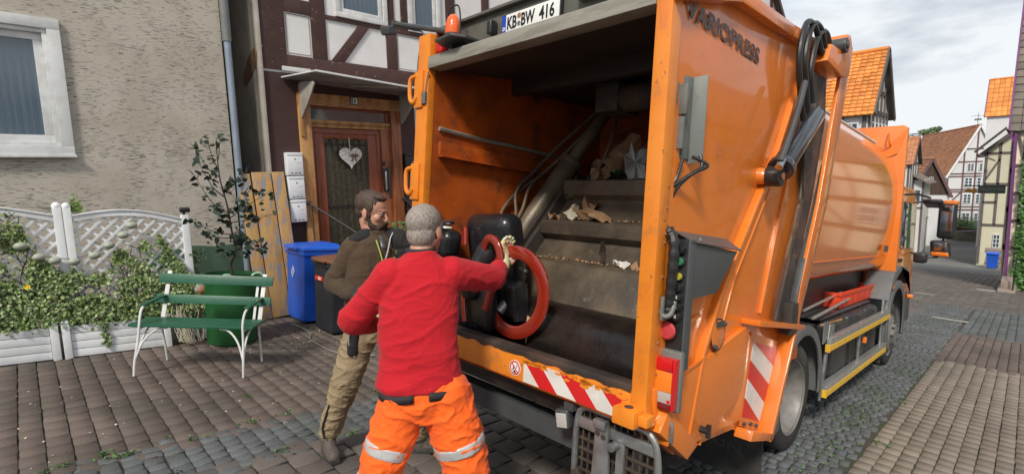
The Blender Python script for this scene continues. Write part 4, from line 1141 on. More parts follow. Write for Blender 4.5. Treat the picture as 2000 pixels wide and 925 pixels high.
# raised web plate between the diagonal ribs, low chute cheek with its folded rim
P('web_plate', MB().prism(SS((4.05, 3.1), (3.53, 2.27), (3.15, 1.82), (2.83, 1.45), (2.63, 1.08), (2.50, .60), (2.64, .58), (2.80, 1.08), (2.98, 1.48), (3.26, 1.82), (3.62, 2.26), (4.12, 3.1)), 'y', VS + .008, VS + .03), M['orange'], tg, bevel=.003)
P('cheek_plate', MB().prism(SS((2.07, 1.0), (2.50, 1.04), (3.20, 1.18), (3.30, 1.10), (3.22, .56), (2.42, .60), (2.10, .82)), 'y', VS - .006, VS + .03), M['orange'], tg, bevel=.004)
P('cheek_rim', MB().prism(SS((2.06, .80), (2.38, .57), (2.50, .62), (2.14, .90)), 'y', VS - .05, VS + .02), M['orange'], tg, bevel=.004)
P('seam_strip', MB().bar((S(2.34, 1.03)[0], VS - .006, S(2.34, 1.03)[1]), (S(2.62, 1.08)[0], VS - .006, S(2.62, 1.08)[1]), .012, .012).bar((S(2.30, 1.28)[0], VS + .0, S(2.30, 1.28)[1]), (S(2.52, 1.33)[0], VS + .0, S(2.52, 1.33)[1]), .014, .014), M['orange'], tg)
h = S(2.76, 1.19)
P('cover_groove', MB().lathe([(.083, 0), (.091, .0), (.091, .004), (.083, .004)], (h[0], VS - .010, h[1]), (0, 1, 0), 36, caps=False), M['soot'], tg)
hp = P('access_cover', MB().cyl((h[0], VS - .012, h[1]), (h[0], VS + .01, h[1]), .082, n=32), M['orange'], tg, bevel=.003)
P('cover_bolt', MB().cyl((h[0] + .05, VS - .03, h[1] + .055), (h[0] + .05, VS - .01, h[1] + .055), .012, n=8).cyl((h[0] - .05, VS - .03, h[1] - .06), (h[0] - .05, VS - .01, h[1] - .06), .012, n=8).box(h[0] - .04, h[0] + .05, VS - .02, VS - .011, h[1] + .045, h[1] + .075), M['dsteel'], hp)
kb = S(2.62, .66)
P('drain_knob', MB().cyl((kb[0], VS - .05, kb[1]), (kb[0], VS, kb[1]), .020, n=8).box(kb[0] - .012, kb[0] + .012, VS - .06, VS - .04, kb[1] - .035, kb[1] + .035), M['black'], tg)
# shelf, stripe board, its flange, rubber flap
a, b, c, d = SS((3.20, 1.235), (4.16, 1.10), (4.16, 1.06), (3.20, 1.20))
P('side_shelf', MB().prism([a, b, c, d], 'y', VS - .085, VS + .03), M['orange'], tg, bevel=.004)
fl = SS((3.98, 1.10), (4.03, 1.10), (3.66, .33), (3.60, .33))
P('stripe_flange', MB().prism(fl, 'y', VS - .075, VS + .03).prism(SS((3.25, .50), (3.64, .38), (3.64, .33), (3.22, .44)), 'y', VS - .075, VS + .03), M['orange'], tg, bevel=.004)
P('stripe_board', MB().prism(SS((3.36, 1.12), (3.97, .97), (3.63, .37), (3.27, .50)), 'y', VS + .015, VS + .029), M['orange'], tg)
def stripes(poly, n, y, nm):
    """slanting red and white bands between the left edge (bottom to top) and right edge of a quad"""
    (bl, tl_), (br_, tr_) = poly
    for k in range(n):
        t0, t1 = k / n, (k + 1) / n
        def L(p, q, t): return (p[0] + (q[0] - p[0]) * t, p[1] + (q[1] - p[1]) * t)
        sl = 1.0 / n
        pts = [L(bl, tl_, t0), L(br_, tr_, max(0, t0 - sl)), L(br_, tr_, max(0, t1 - sl)), L(bl, tl_, t1)]
        pp = []
        for q in pts:
            if not pp or (abs(q[0] - pp[-1][0]) + abs(q[1] - pp[-1][1])) > 1e-5: pp.append(q)
        P(nm, MB().prism(pp, 'y', y, y + .003), M['red_tape'] if k % 2 == 0 else M['white_tape'], tg)
    pts = [L(bl, tl_, 1), L(br_, tr_, 1 - 1 / n), tr_]
    P(nm, MB().prism(pts, 'y', y, y + .003), M['red_tape'] if n % 2 == 0 else M['white_tape'], tg)
stripes(((S(3.30, .555), S(3.40, 1.05)), (S(3.63, .44), S(3.90, .93))), 4, VS + .0115, 'warning_stripe')
for u, w in ((3.33, .50), (3.45, .47), (3.56, .43)):
    q = S(u, w); P('bolt', MB().cyl((q[0], VS + .0, q[1]), (q[0], VS + .016, q[1]), .014, n=6), M['dsteel'], tg)
P('rubber_flap', MB().box(3.50, 3.515, 1.19, 1.80, .05, .46), M['rubber'], tg, label='grey rubber mud flap with embossed lettering')
P('flap_lettering', text_mb('FAUN', .085, (3.498, 1.70, .22), (0, -1, 0), (0, 0, 1), sx=1.7, off=.002), M['dsteel'], tg, smooth=0)

# --- opening frame
P('post', MB().box(1.88, 1.97, VS + .01, 1.262, .93, 3.05), M['orange_post'], tg, bevel=.006)
P('post', MB().box(1.88, 1.94, 3.05, 3.19, .86, 3.075), M['orange_post'], tg, bevel=.006)
for k, w in enumerate((.98, 1.12, 1.27, 1.42, 1.58, 1.74, 1.78, 1.9, 2.0)):
    P('rivet', MB().cyl((1.950, VS + .005, w), (1.950, VS + .012, w), .007, n=8), M['terracotta'], tg)
P('crossmember', MB().box(1.87, 1.98, 1.262, 3.05, 2.822, 2.905), M['beam_grey'], tg, bevel=.004)
P('roof_plate', MB().box(1.985, 2.02, 1.262, 3.13, 2.905, 3.11).box(1.95, 2.03, 1.262, 3.10, 3.11, 3.13), M['olive'], tg, bevel=.004)
P('loading_beam', MB().box(1.88, 1.95, 1.262, 3.05, .875, 1.035), M['orange_post'], tg, bevel=.008)
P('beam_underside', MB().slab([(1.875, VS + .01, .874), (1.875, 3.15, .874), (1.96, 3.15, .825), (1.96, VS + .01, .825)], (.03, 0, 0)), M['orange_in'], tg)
# worn edge: an irregular dark wearing strip along the loading edge
n = 60
top = [(1.262 + 1.788 * i / n, 1.058) for i in range(n + 1)]
low = [(1.262 + 1.788 * i / n, 1.022 - .022 * (noise.noise(Vector((i * .35, 2, 0))) + .35 * noise.noise(Vector((i * 1.3, 5, 0))))) for i in range(n, -1, -1)]
P('loading_sill', MB().prism(top + low, 'x', 1.874, 1.8795).box(1.876, 1.955, 1.262, 3.05, 1.0365, 1.060), M['soot'], tg, bevel=.003)
# slanting red and white bands on the loading beam
y0, y1, z0, z1 = 1.31, 1.965, .882, 1.005
n = 5; wd = (y1 - y0) / n
for k in range(-1, n + 1):
    # band leaning: top further left
    a = y1 - k * wd
    pts = [(a, z1), (a - wd, z1), (a - wd - wd * .95, z0), (a - wd * .95, z0)]
    # clip to the strip
    def clip(poly, f, g):
        out = []
        for i in range(len(poly)):
            p, q = poly[i], poly[(i + 1) % len(poly)]
            fp, fq = f(p), f(q)
            if fp >= 0: out.append(p)
            if (fp >= 0) != (fq >= 0):
                t = fp / (fp - fq); out.append((p[0] + (q[0] - p[0]) * t, p[1] + (q[1] - p[1]) * t))
        return out
    pts = clip(pts, lambda p: y1 - p[0], 0)
    if len(pts) > 2: pts = clip(pts, lambda p: p[0] - y0, 0)
    # chewed upper edge
    if len(pts) > 2:
        P('warning_stripe', MB().prism(pts, 'x', 1.8765, 1.8795), M['red_tape'] if k % 2 == 0 else M['white_tape'], tg)
chips = MB()
for _ in range(46):
    y = rng.uniform(1.30, 1.97); z = 1.006 - abs(rng.normal(0, .010)); r = rng.uniform(.006, .022)
    pts = [(y + r * 1.6 * math.cos(a_) * rng.uniform(.6, 1.2), z + r * .7 * math.sin(a_) * rng.uniform(.6, 1.2)) for a_ in [i * math.pi / 5 for i in range(10)]]
    chips.prism(pts, 'x', 1.8752, 1.8762)
P('worn_patch', chips, M['orange_post'], tg, smooth=0)
P('white_mark', MB().box(1.8765, 1.8795, 2.60, 2.66, .905, 1.0), M['white_tape'], tg)
# no-reaching sign
sg = P('warning_sticker', MB().cyl((1.8765, 2.035, .943), (1.8795, 2.035, .943), .045, n=32), M['plate_white'], tg)
rg = MB().lathe([(.033, 0), (.041, 0), (.041, .001), (.033, .001)], (1.8758, 2.035, .943), (1, 0, 0), 32, caps=False).bar((1.8762, 2.06, .967), (1.8762, 2.01, .919), .003, .007)
P('red_ring', rg, M['red_tape'], sg, smooth=0)
fg = MB().bar((1.8762, 2.042, .955), (1.8762, 2.05, .925), .002, .007).bar((1.8762, 2.028, .968), (1.8762, 2.028, .945), .002, .004).bar((1.8762, 2.018, .965), (1.8762, 2.02, .945), .002, .004).prism([(2.05, .915), (2.02, .912), (2.035, .932)], 'x', 1.8760, 1.8762)
P('pictogram', fg, M['ink'], sg, smooth=0)
# hooks on the left post
for w in (2.66, 2.0):
    hk = catmull([(1.87, 3.19, w + .13), (1.86, 3.245, w + .11), (1.86, 3.25, w + .02), (1.86, 3.235, w - .04), (1.86, 3.195, w - .06), (1.865, 3.17, w - .02)], 5)
    P('hook', MB().tube(hk, .016, 8).box(1.865, 1.879, 3.10, 3.20, w - .10, w + .16), M['orange_post'], tg, bevel=.003)
P('lock_block', MB().box(1.80, 1.90, 1.19, 1.31, .885, .965).box(1.83, 1.90, 1.14, 1.19, .90, .95), M['orange_post'], tg, bevel=.008)
P('lock_bore', MB().cyl((1.85, 1.25, .960), (1.85, 1.25, .967), .022, n=20), M['soot'], tg)
P('sensor', MB().box(1.862, 1.878, 3.055, 3.10, 2.58, 2.66).tube(catmull([(1.87, 3.07, 2.66), (1.87, 3.06, 2.72), (1.87, 3.04, 2.80)], 4), .004, 6), M['steel'], tg)

# --- inside of the hopper
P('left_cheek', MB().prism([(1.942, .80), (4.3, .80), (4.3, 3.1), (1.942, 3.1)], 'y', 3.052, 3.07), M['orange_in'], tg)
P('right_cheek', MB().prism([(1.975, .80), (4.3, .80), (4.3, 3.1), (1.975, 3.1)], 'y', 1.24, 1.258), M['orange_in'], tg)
P('weld_seam', MB().tube(catmull([(1.99, 3.045, 2.42), (2.4, 3.045, 2.395), (2.8, 3.045, 2.385), (3.4, 3.045, 2.36)], 6), .016, 6), M['beam_grey'], tg)
P('guide_rail', MB().bar((1.99, 3.035, 2.28), (3.3, 3.035, 2.24), .03, .10).bar((1.99, 3.02, 2.222), (3.3, 3.02, 2.182), .06, .012), M['orange_in'], tg, bevel=.004)
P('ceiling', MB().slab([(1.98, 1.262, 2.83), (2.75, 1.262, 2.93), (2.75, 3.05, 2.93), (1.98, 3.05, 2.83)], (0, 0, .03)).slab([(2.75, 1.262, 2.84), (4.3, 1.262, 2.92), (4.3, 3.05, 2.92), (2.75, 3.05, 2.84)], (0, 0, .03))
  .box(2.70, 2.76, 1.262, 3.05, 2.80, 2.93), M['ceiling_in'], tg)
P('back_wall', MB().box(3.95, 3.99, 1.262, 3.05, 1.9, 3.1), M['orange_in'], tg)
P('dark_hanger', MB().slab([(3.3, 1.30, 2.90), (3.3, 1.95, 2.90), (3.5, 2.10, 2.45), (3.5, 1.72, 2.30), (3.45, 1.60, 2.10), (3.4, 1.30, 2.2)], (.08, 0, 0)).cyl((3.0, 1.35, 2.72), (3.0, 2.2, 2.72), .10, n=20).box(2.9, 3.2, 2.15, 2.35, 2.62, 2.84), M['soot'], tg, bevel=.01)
P('trough_floor', MB().prism([(1.952, 1.034), (1.97, .90), (2.06, .80), (2.30, .78), (2.6, .80), (2.6, .76), (2.2, .74), (1.952, .76), (1.951, 1.0)], 'y', 1.262, 3.05), M['drum'], tg)
arc = [(2.36 + .26 * math.cos(t), 1.03 + .245 * math.sin(t)) for t in [R_(100 + i * 10) for i in range(16)]]
P('packer_drum', MB().prism(arc + [(2.6, .80), (2.8, 1.2)], 'y', 1.264, 3.0), M['drum'], tg, smooth=50)
prof = [(2.36, 1.235), (2.385, 1.225), (2.50, 1.505), (2.52, 1.515), (2.66, 1.525), (2.78, 1.66), (2.72, 1.70), (2.715, 1.79), (2.735, 1.80), (2.90, 1.815), (3.02, 1.97), (2.97, 2.01), (2.965, 2.12), (2.985, 2.13), (3.25, 2.15), (3.4, 2.35), (3.8, 2.3), (3.8, 1.3), (2.6, 1.0)]
P('packer_plate', MB().prism(prof, 'y', 1.264, 2.66), M['packer'], tg, bevel=.006)
P('packer_end', MB().prism([(2.38, 1.20), (2.52, 1.53), (2.80, 1.84), (3.05, 2.16), (3.4, 2.2), (3.0, 1.2)], 'y', 2.661, 2.70), M['soot'], tg, bevel=.004)
P('packer_lip', MB().prism([(2.355, 1.24), (2.375, 1.20), (2.43, 1.19), (2.43, 1.24)], 'y', 1.264, 2.98), M['drum'], tg, bevel=.003)
rod_a, rod_b = Vector((2.55, 2.93, 1.42)), Vector((3.45, 2.56, 2.84))
dv = (rod_b - rod_a)
P('ram', MB().cyl(rod_a, rod_a + dv * .60, .085, n=24).cyl(rod_a + dv * .60, rod_b, .055, n=20).lathe([(.098, 0), (.098, .05)], rod_a + dv * .585, dv, 24), M['packer'], tg, bevel=.003)
P('guide_bar', MB().bar((2.36, 2.74, 1.33), (3.15, 2.70, 2.24), .03, .06).bar((2.36, 2.70, 1.30), (3.15, 2.66, 2.21), .012, .05), M['soot'], tg)
for pts in ([(2.62, 3.0, 1.62), (2.7, 2.93, 1.80), (2.75, 2.98, 2.02), (2.9, 2.93, 2.20), (3.1, 2.82, 2.45), (3.4, 2.62, 2.80)],
            [(2.45, 2.98, 1.52), (2.60, 2.90, 1.68), (2.70, 2.86, 1.86), (2.82, 2.88, 2.08), (3.05, 2.78, 2.32), (3.4, 2.58, 2.76)],
            [(2.66, 2.98, 1.66), (2.62, 3.02, 1.80), (2.72, 3.02, 1.95), (2.9, 2.95, 2.12)],
            [(2.95, 2.62, 1.98), (3.05, 2.55, 2.05), (3.15, 2.45, 2.25), (3.25, 2.42, 2.5), (3.4, 2.48, 2.80)]):
    P('hose', MB().tube(catmull(pts, 8), .014, 8), M['packer'], tg)
P('white_scrap', MB().box(3.25, 3.28, 2.42, 2.52, 2.77, 2.80), M['plate_white'], tg)  # small white scrap under the hopper ceiling, not a lamp

# --- number plate, beacon, marker lamps on the roof plate
pb = P('number_plate', MB().box(1.955, 1.975, 1.905, 2.39, 2.932, 3.058), M['black'], tg, bevel=.006)
P('plate_face', MB().box(1.950, 1.956, 1.915, 2.38, 2.946, 3.050), M['plate_white'], pb, bevel=.004)
P('euro_band', MB().box(1.9485, 1.9505, 2.345, 2.378, 2.948, 3.048), M['blue_ink'], pb)
P('country_letter', text_mb('D', .030, (1.948, 2.371, 2.956), (0, -1, 0), (0, 0, 1), off=.001), M['plate_white'], pb, smooth=0)
for txt, y in (('KB', 2.335), ('BW', 2.215), ('416', 2.065)):
    P('lettering', text_mb(txt, .105, (1.9485, y, 2.958), (0, -1, 0), (0, 0, 1), off=.0022, sx=.66 if txt != '416' else .74), M['ink'], pb, smooth=0)
P('inspection_seal', MB().cyl((1.9485, 2.232, 3.022), (1.9505, 2.232, 3.022), .016, n=20), M['terracotta'], pb)
P('state_seal', MB().lathe([(.011, 0), (.014, 0), (.014, .002), (.011, .002)], (1.9485, 2.232, 2.975), (1, 0, 0), 20, caps=False).box(1.9485, 1.9505, 2.226, 2.238, 2.968, 2.984), M['dsteel'], pb)
P('lettering', text_mb('www.   .com', .014, (1.954, 2.23, 2.935), (0, -1, 0), (0, 0, 1)), M['plate_white'], pb, smooth=0)
P('plate_lamp', MB().rbox((1.95, 2.475, 3.00), (.03, .022, .045), ((1, 0, 0), (0, 1, 0), (0, 0, 1)), .012), M['black'], tg)
P('bracket', MB().box(1.92, 1.985, 1.60, 1.78, 2.99, 3.10).box(1.93, 1.98, 1.52, 1.56, 2.97, 3.06), M['olive'], tg, bevel=.01)
P('bolt', MB().cyl((1.94, 1.50, 2.99), (1.985, 1.50, 2.99), .018, n=8), M['terracotta'], tg)
bc = P('beacon_shelf', MB().slab([(1.78, 2.68, 2.95), (1.80, 2.88, 2.955), (1.90, 2.93, 2.955), (1.985, 2.90, 2.955), (1.985, 2.62, 2.945), (1.86, 2.62, 2.945)], (0, 0, .018)).prism([(1.985, 2.90), (1.985, 2.95), (1.86, 2.95)], 'y', 2.66, 2.672), M['dsteel'], tg, bevel=.003)
bo = (1.87, 2.775, 2.97)
P('beacon_base', MB().lathe([(.062, 0), (.062, .018), (.052, .03)], bo, n=32), M['black'], bc, bevel=.002)
P('beacon_dome', MB().lathe([(.052, .03), (.054, .05), (.050, .10), (.040, .135), (.024, .155), (.0, .162)], bo, n=32, caps=False), M['lens_beacon'], bc, smooth=60)
P('beacon_cage', MB().tube(catmull([(1.87, 2.775 + .072, 2.98), (1.87, 2.775 + .072, 3.10), (1.87, 2.775 + .04, 3.175), (1.87, 2.735, 3.18), (1.87, 2.775 - .072, 3.10), (1.87, 2.775 - .072, 2.98)], 6), .006, 8), M['black'], bc)
P('marker_lamp', MB().rbox((1.95, 3.0, 2.985), (.035, .038, .052), ((1, 0, 0), (0, 1, 0), (0, 0, 1)), .02), M['lens_red'], tg)
P('marker_lamp_top', MB().rbox((1.947, 3.0, 3.018), (.034, .036, .020), ((1, 0, 0), (0, 1, 0), (0, 0, 1)), .014), M['lens_orange'], tg)
for pts in ([(1.94, 2.93, 2.92), (1.92, 2.92, 2.99), (1.94, 2.93, 3.04)], [(1.93, 2.86, 2.91), (1.95, 2.87, 2.95), (1.97, 2.88, 3.0)], [(1.93, 2.83, 2.91), (1.94, 2.84, 2.96), (1.97, 2.80, 2.97)]):
    P('cable', MB().tube(catmull(pts, 5), .006, 6), M['black'], tg)
# working light on an arm reaching out to the left
am = P('lamp_arm', MB().tube([(1.95, 2.88, 3.06), (1.93, 3.60, 3.27)], .020, 10), M['dsteel'], tg)
P('lamp_head', MB().rbox((1.90, 3.66, 3.225), (.045, .058, .035), ((1, .1, .3), (0, 1, .15), (-.3, 0, 1)), .012).bar((1.92, 3.61, 3.30), (1.92, 3.64, 3.22), .02, .03), M['dsteel'], am, bevel=.003)
P('cable', MB().tube(catmull([(1.93, 3.52, 3.23), (1.93, 3.35, 3.17), (1.93, 3.22, 3.12), (1.92, 3.20, 3.0), (1.92, 3.215, 2.86), (1.92, 3.235, 2.80), (1.92, 3.25, 2.88), (1.92, 3.22, 3.02), (1.94, 3.12, 3.05), (1.95, 2.95, 3.02)], 6), .006, 6), M['black'], am)

# --- right-hand rear: control panel, terminal box, cable, lamps
cp = P('control_panel', MB().box(2.03, 2.05, 1.105, 1.255, 1.14, 1.76), M['black'], tg, bevel=.004)
for w, mm, r, nm in ((1.655, M['leaf_mid'], .019, 'green_button'), (1.585, mat('yellow_button', (.45, .38, .05), .4), .017, 'yellow_button'), (1.71, M['black'], .018, 'button'), (1.53, M['black'], .018, 'button'), (1.485, M['black'], .019, 'button'), (1.44, M['black'], .019, 'button'), (1.395, M['black'], .019, 'button')):
    if nm == 'green_button': mm = mat('green_button', (.04, .20, .09), .4)
    P(nm, MB().cyl((2.004, 1.133, w), (2.03, 1.133, w), r, n=20), mm, cp, bevel=.003)
    P('collar', MB().lathe([(r, 0), (r + .006, 0), (r + .006, .012), (r, .012)], (2.018, 1.133, w), (1, 0, 0), 20, caps=False), M['black'], cp)
for w in (1.485, 1.44, 1.395): P('pictogram', MB().box(2.002, 2.004, 1.128, 1.138, w - .006, w + .01), M['plate_white'], cp)
P('emergency_button', MB().lathe([(.018, 0), (.018, .02), (.040, .022), (.043, .03), (.036, .04), (.0, .043)], (2.03, 1.165, 1.325), (-1, 0, 0), 32), mat('pinkish_red_button', (.52, .05, .06), .5), cp)
P('side_cover', MB().box(2.03, 2.09, 1.092, 1.104, 1.14, 1.76), M['boxgrey'], cp, bevel=.003)
pts = [(2.05, 1.745), (2.60, 1.695), (2.37, 1.485), (2.08, 1.475)]
P('terminal_box', MB().prism(pts, 'y', 1.10, 1.19), M['boxgrey'], cp, bevel=.004)
P('box_lid', MB().slab([(2.04, 1.088, 1.748), (2.62, 1.088, 1.697), (2.66, 1.20, 1.76), (2.04, 1.20, 1.80)], (0, 0, .006)), M['boxgrey'], cp)
P('bolt', MB().cyl((2.14, 1.10, 1.755), (2.14, 1.10, 1.768), .008, n=6), M['steel'], cp)
cable = catmull([(2.02, 1.205, 2.16), (2.0, 1.215, 2.05), (1.99, 1.22, 1.95), (1.99, 1.22, 1.86), (1.98, 1.18, 1.80), (1.97, 1.145, 1.75), (1.965, 1.140, 1.65), (1.97, 1.145, 1.53), (1.975, 1.150, 1.45), (1.975, 1.155, 1.40)], 6)
P('cable_loom', MB().tube(cable, [.008 if i < 24 else .024 + .003 * math.sin(i * 1.9) for i in range(len(cable))], 9), M['hose'], tg)
P('cable_loom', MB().tube(catmull([(2.05, 1.17, 2.14), (2.03, 1.185, 2.05), (2.0, 1.205, 1.98), (2.0, 1.22, 1.84)], 6), .008, 8).tube(catmull([(2.12, 1.12, 2.16), (2.10, 1.10, 2.10), (2.05, 1.14, 2.05), (2.02, 1.19, 1.97), (2.0, 1.215, 1.82)], 6), .009, 8)
  .tube(catmull([(2.08, 1.14, 2.15), (2.12, 1.08, 2.11), (2.06, 1.12, 2.07), (2.01, 1.20, 2.0)], 6), .009, 8), M['hose'], tg)
P('clip', MB().box(1.975, 2.0, 1.205, 1.235, 1.80, 1.86), M['steel'], tg, bevel=.003)
gb = catmull([(1.95, 1.172, 1.43), (1.945, 1.165, 1.405), (1.95, 1.145, 1.40), (1.965, 1.13, 1.42), (1.985, 1.13, 1.47)], 6)
P('grab_hook', MB().tube(gb, .012, 10).box(1.935, 1.95, 1.158, 1.172, 1.38, 1.49), M['bracket'], tg, bevel=.003)
bk = P('socket_bracket', MB().box(2.04, 2.048, 1.185, 1.26, 2.14, 2.52).box(2.048, 2.12, 1.178, 1.186, 2.14, 2.53).slab([(2.12, 1.186, 2.12), (2.15, 1.12, 2.13), (2.15, 1.12, 2.545), (2.12, 1.186, 2.535)], (.006, .002, 0)), M['bracket'], tg, bevel=.002)
P('socket', MB().box(1.99, 2.04, 1.19, 1.225, 2.36, 2.49).box(1.985, 1.998, 1.188, 1.227, 2.39, 2.45).box(2.01, 2.03, 1.15, 1.19, 2.34, 2.48), M['bracket'], bk, bevel=.004)
P('socket', MB().box(1.99, 2.04, 1.20, 1.25, 2.19, 2.32).box(2.01, 2.03, 1.16, 1.20, 2.18, 2.33).cyl((2.015, 1.225, 2.13), (2.015, 1.225, 2.19), .016, n=12), M['bracket'], bk, bevel=.004)
for w in (2.17, 2.28, 2.40, 2.50): P('bolt', MB().cyl((2.034, 1.248, w), (2.04, 1.248, w), .006, n=6), M['steel'], bk)
# tail lamp
tlp = P('tail_lamp', MB().rbox((2.02, 1.165, 1.09), (.020, .082, .145), ((1, 0, 0), (0, 1, 0), (0, 0, 1)), .012), M['bracket'], tg, label='rear light cluster with red, orange and clear lenses')
P('lens_side', MB().box(1.955, 2.0, 1.088, 1.100, .965, 1.205), M['lens_red'], tlp, bevel=.003)
P('lens_red', MB().box(1.950, 2.0, 1.101, 1.205, 1.145, 1.205), M['lens_red'], tlp, bevel=.006)
P('lens_orange', MB().box(1.953, 2.0, 1.101, 1.205, 1.048, 1.1445), M['lens_orange'], tlp, bevel=.004)
P('lens_clear', MB().box(1.953, 2.0, 1.101, 1.205, .995, 1.0475), M['lens_clear'], tlp, bevel=.004)
P('lens_lower', MB().box(1.953, 2.0, 1.101, 1.205, .965, .9945), M['lens_dark'], tlp, bevel=.004)
P('reflector', MB().box(1.9515, 1.954, 1.103, 1.118, 1.0, 1.015), M['lens_red'], tlp)
for y, w in ((1.112, 1.158), (1.194, 1.158)): P('screw', MB().cyl((1.946, y, w), (1.951, y, w), .004, n=8), M['chrome'], tlp)
P('lamp_bracket', MB().tube(catmull([(2.0, 1.235, 1.02), (1.985, 1.235, .96), (2.0, 1.21, .90), (2.03, 1.19, .87)], 5), .010, 8).box(2.0, 2.01, 1.10, 1.24, .80, .90), M['steel'], tg, bevel=.002)
P('bracket_plate', MB().slab([(2.0, 1.23, .78), (2.0, 1.12, .78), (2.0, 1.11, .885), (2.0, 1.22, .86)], (.01, 0, 0)), M['orange'], tg, bevel=.002)

# --- lettering on the side
P('lettering', text_mb('VARIOPRESS', .17, (*[S(2.17, 2.915)[0], VS + .0125], S(2.17, 2.915)[1] - .05), (1, 0, -.012), (0, 0, 1), off=.0038, sx=.96, shear=.05, ysc=.74), M['vario_ink'], tg, smooth=0)

# --- lifting arm and cylinder
arm = SS((4.42, 3.20), (4.44, 3.29), (4.52, 3.34), (4.81, 3.38), (4.84, 3.30), (4.66, 2.68), (4.47, 2.04), (4.13, 1.40), (3.93, 1.08), (3.86, 1.12))
AV = 1.15
def A(u, w, v=1.10):
    k = v / 1.15
    return (-.203 + (u + .203) * k, v, 1.839 + (w - 1.839) * k)
outer = [(4.62, 3.36), (4.83, 3.38), (4.64, 2.68), (4.445, 2.04), (4.10, 1.40), (3.915, 1.08), (3.85, 1.10), (3.93, 1.40), (4.22, 2.04), (4.40, 2.68)]
ap = P('lifting_arm', MB().prism([(A(*p)[0], A(*p)[2]) for p in outer], 'y', 1.10, 1.125), M['orange'], bevel=.004)
P('arm_web', MB().prism([(A(*p)[0], A(*p)[2]) for p in [(4.02, 3.0), (4.34, 3.02), (4.40, 2.72), (4.22, 2.06), (3.93, 1.42), (3.82, 1.12), (3.62, 1.18), (3.74, 1.45), (4.02, 2.06), (3.95, 2.4)]], 'y', 1.15, 1.165), M['soot'], ap)
P('arm_slide', MB().prism([(A(*p, v=1.12)[0], A(*p, v=1.12)[2]) for p in [(4.30, 2.35), (4.36, 2.35), (4.16, 1.82), (3.90, 1.35), (3.86, 1.16), (3.78, 1.16), (3.83, 1.40), (4.08, 1.85)]], 'y', 1.105, 1.15), M['dsteel'], ap, bevel=.004)
P('arm_root', MB().box(*[A(3.76, 1.1)[0], A(3.90, 1.1)[0], 1.09, 1.17, A(3.7, 1.07)[2], A(3.7, 1.30)[2]]), M['soot'], ap, bevel=.012)
hb = [(A(*p)[0], A(*p)[2]) for p in [(4.40, 3.04), (4.60, 3.08), (4.64, 3.20), (4.62, 3.34), (4.55, 3.40), (4.46, 3.38), (4.36, 3.22), (4.06, 3.20), (3.98, 3.06)]]
P('hinge_block', MB().prism(hb, 'y', 1.06, 1.28), M['orange'], ap, bevel=.012)
hc = A(4.60, 3.36, 1.04)
P('hinge_pin', MB().cyl((hc[0], 1.03, hc[2] - .02), (hc[0], 1.14, hc[2] - .02), .055, n=28).cyl((hc[0], 1.02, hc[2] - .02), (hc[0], 1.035, hc[2] - .02), .025, n=16), M['dsteel'], ap, bevel=.004)
ca, cb_ = Vector(A(3.92, 2.66, 1.09)), Vector(A(3.24, 2.16, 1.10))
cd = cb_ - ca
cy_ = P('lift_cylinder', MB().cyl(ca, ca + cd * .90, .066, n=32).lathe([(.078, 0), (.080, .03), (.078, .05)], ca + cd * .84, cd, 32), M['cyl_black'], tg, bevel=.004)
e = ca + cd * 1.0
P('rod_eye', MB().cyl(e + Vector((0, -.035, 0)), e + Vector((0, .05, 0)), .062, n=28), M['black'], cy_, bevel=.005)
P('eye_pin', MB().cyl(e + Vector((0, -.045, 0)), e + Vector((0, -.03, 0)), .022, n=16), M['terracotta'], cy_)
P('pivot_boss', MB().lathe([(.055, 0), (.05, .06), (.035, .09)], e + Vector((-.02, .12, .0)), (.05, -1, 0), 24).cyl(e + Vector((-.01, .04, 0)), e + Vector((-.02, .12, 0)), .045, n=20), M['orange'], tg, bevel=.004)
P('cylinder_head', MB().cyl(ca - cd * .03, ca + cd * .05, .050, n=20).box(ca.x - .05, ca.x + .08, ca.y - .02, ca.y + .05, ca.z - .02, ca.z + .07).cyl(ca + Vector((.02, -.04, .04)), ca + Vector((.02, .06, .04)), .035, n=12).cyl(ca + Vector((.10, -.03, .02)), ca + Vector((.10, .05, .02)), .03, n=12), M['soot'], cy_, bevel=.006)
hh = lambda u, w, v=1.10: Vector(A(u, w, v))
for k, (pts, r) in enumerate((([hh(3.96, 3.12), hh(3.80, 3.24), hh(3.60, 3.22), hh(3.50, 2.98), hh(3.60, 2.72), hh(3.72, 2.52), hh(3.62, 2.36), hh(3.33, 2.24)], .019),
                              ([hh(4.08, 3.14), hh(3.92, 3.27), hh(3.72, 3.24), hh(3.62, 3.0), hh(3.70, 2.80), hh(3.78, 2.64)], .019),
                              ([hh(4.22, 3.16), hh(4.05, 3.28), hh(3.86, 3.20), hh(3.76, 2.95), hh(3.84, 2.76), hh(3.88, 2.66)], .019))):
    P('hydraulic_hose', MB().tube(catmull(pts, 8), r, 10), M['hose'], tg)
P('hose_sleeve', MB().tube(catmull([hh(3.66, 2.84, 1.06), hh(3.55, 2.62, 1.05), hh(3.42, 2.42, 1.05), hh(3.30, 2.26, 1.05)], 8), .019, 10), M['dsteel'], tg)
P('hose_fitting', MB().cyl(hh(3.34, 2.28, 1.05), hh(3.28, 2.22, 1.05), .022, n=10), M['chrome'], tg)
P('hose_fitting', MB().cyl(hh(3.96, 3.12, 1.10), hh(4.02, 3.16, 1.16), .024, n=10).cyl(hh(4.08, 3.14, 1.10), hh(4.14, 3.18, 1.16), .024, n=10).cyl(hh(4.22, 3.16, 1.10), hh(4.26, 3.20, 1.16), .024, n=10), M['soot'], tg)

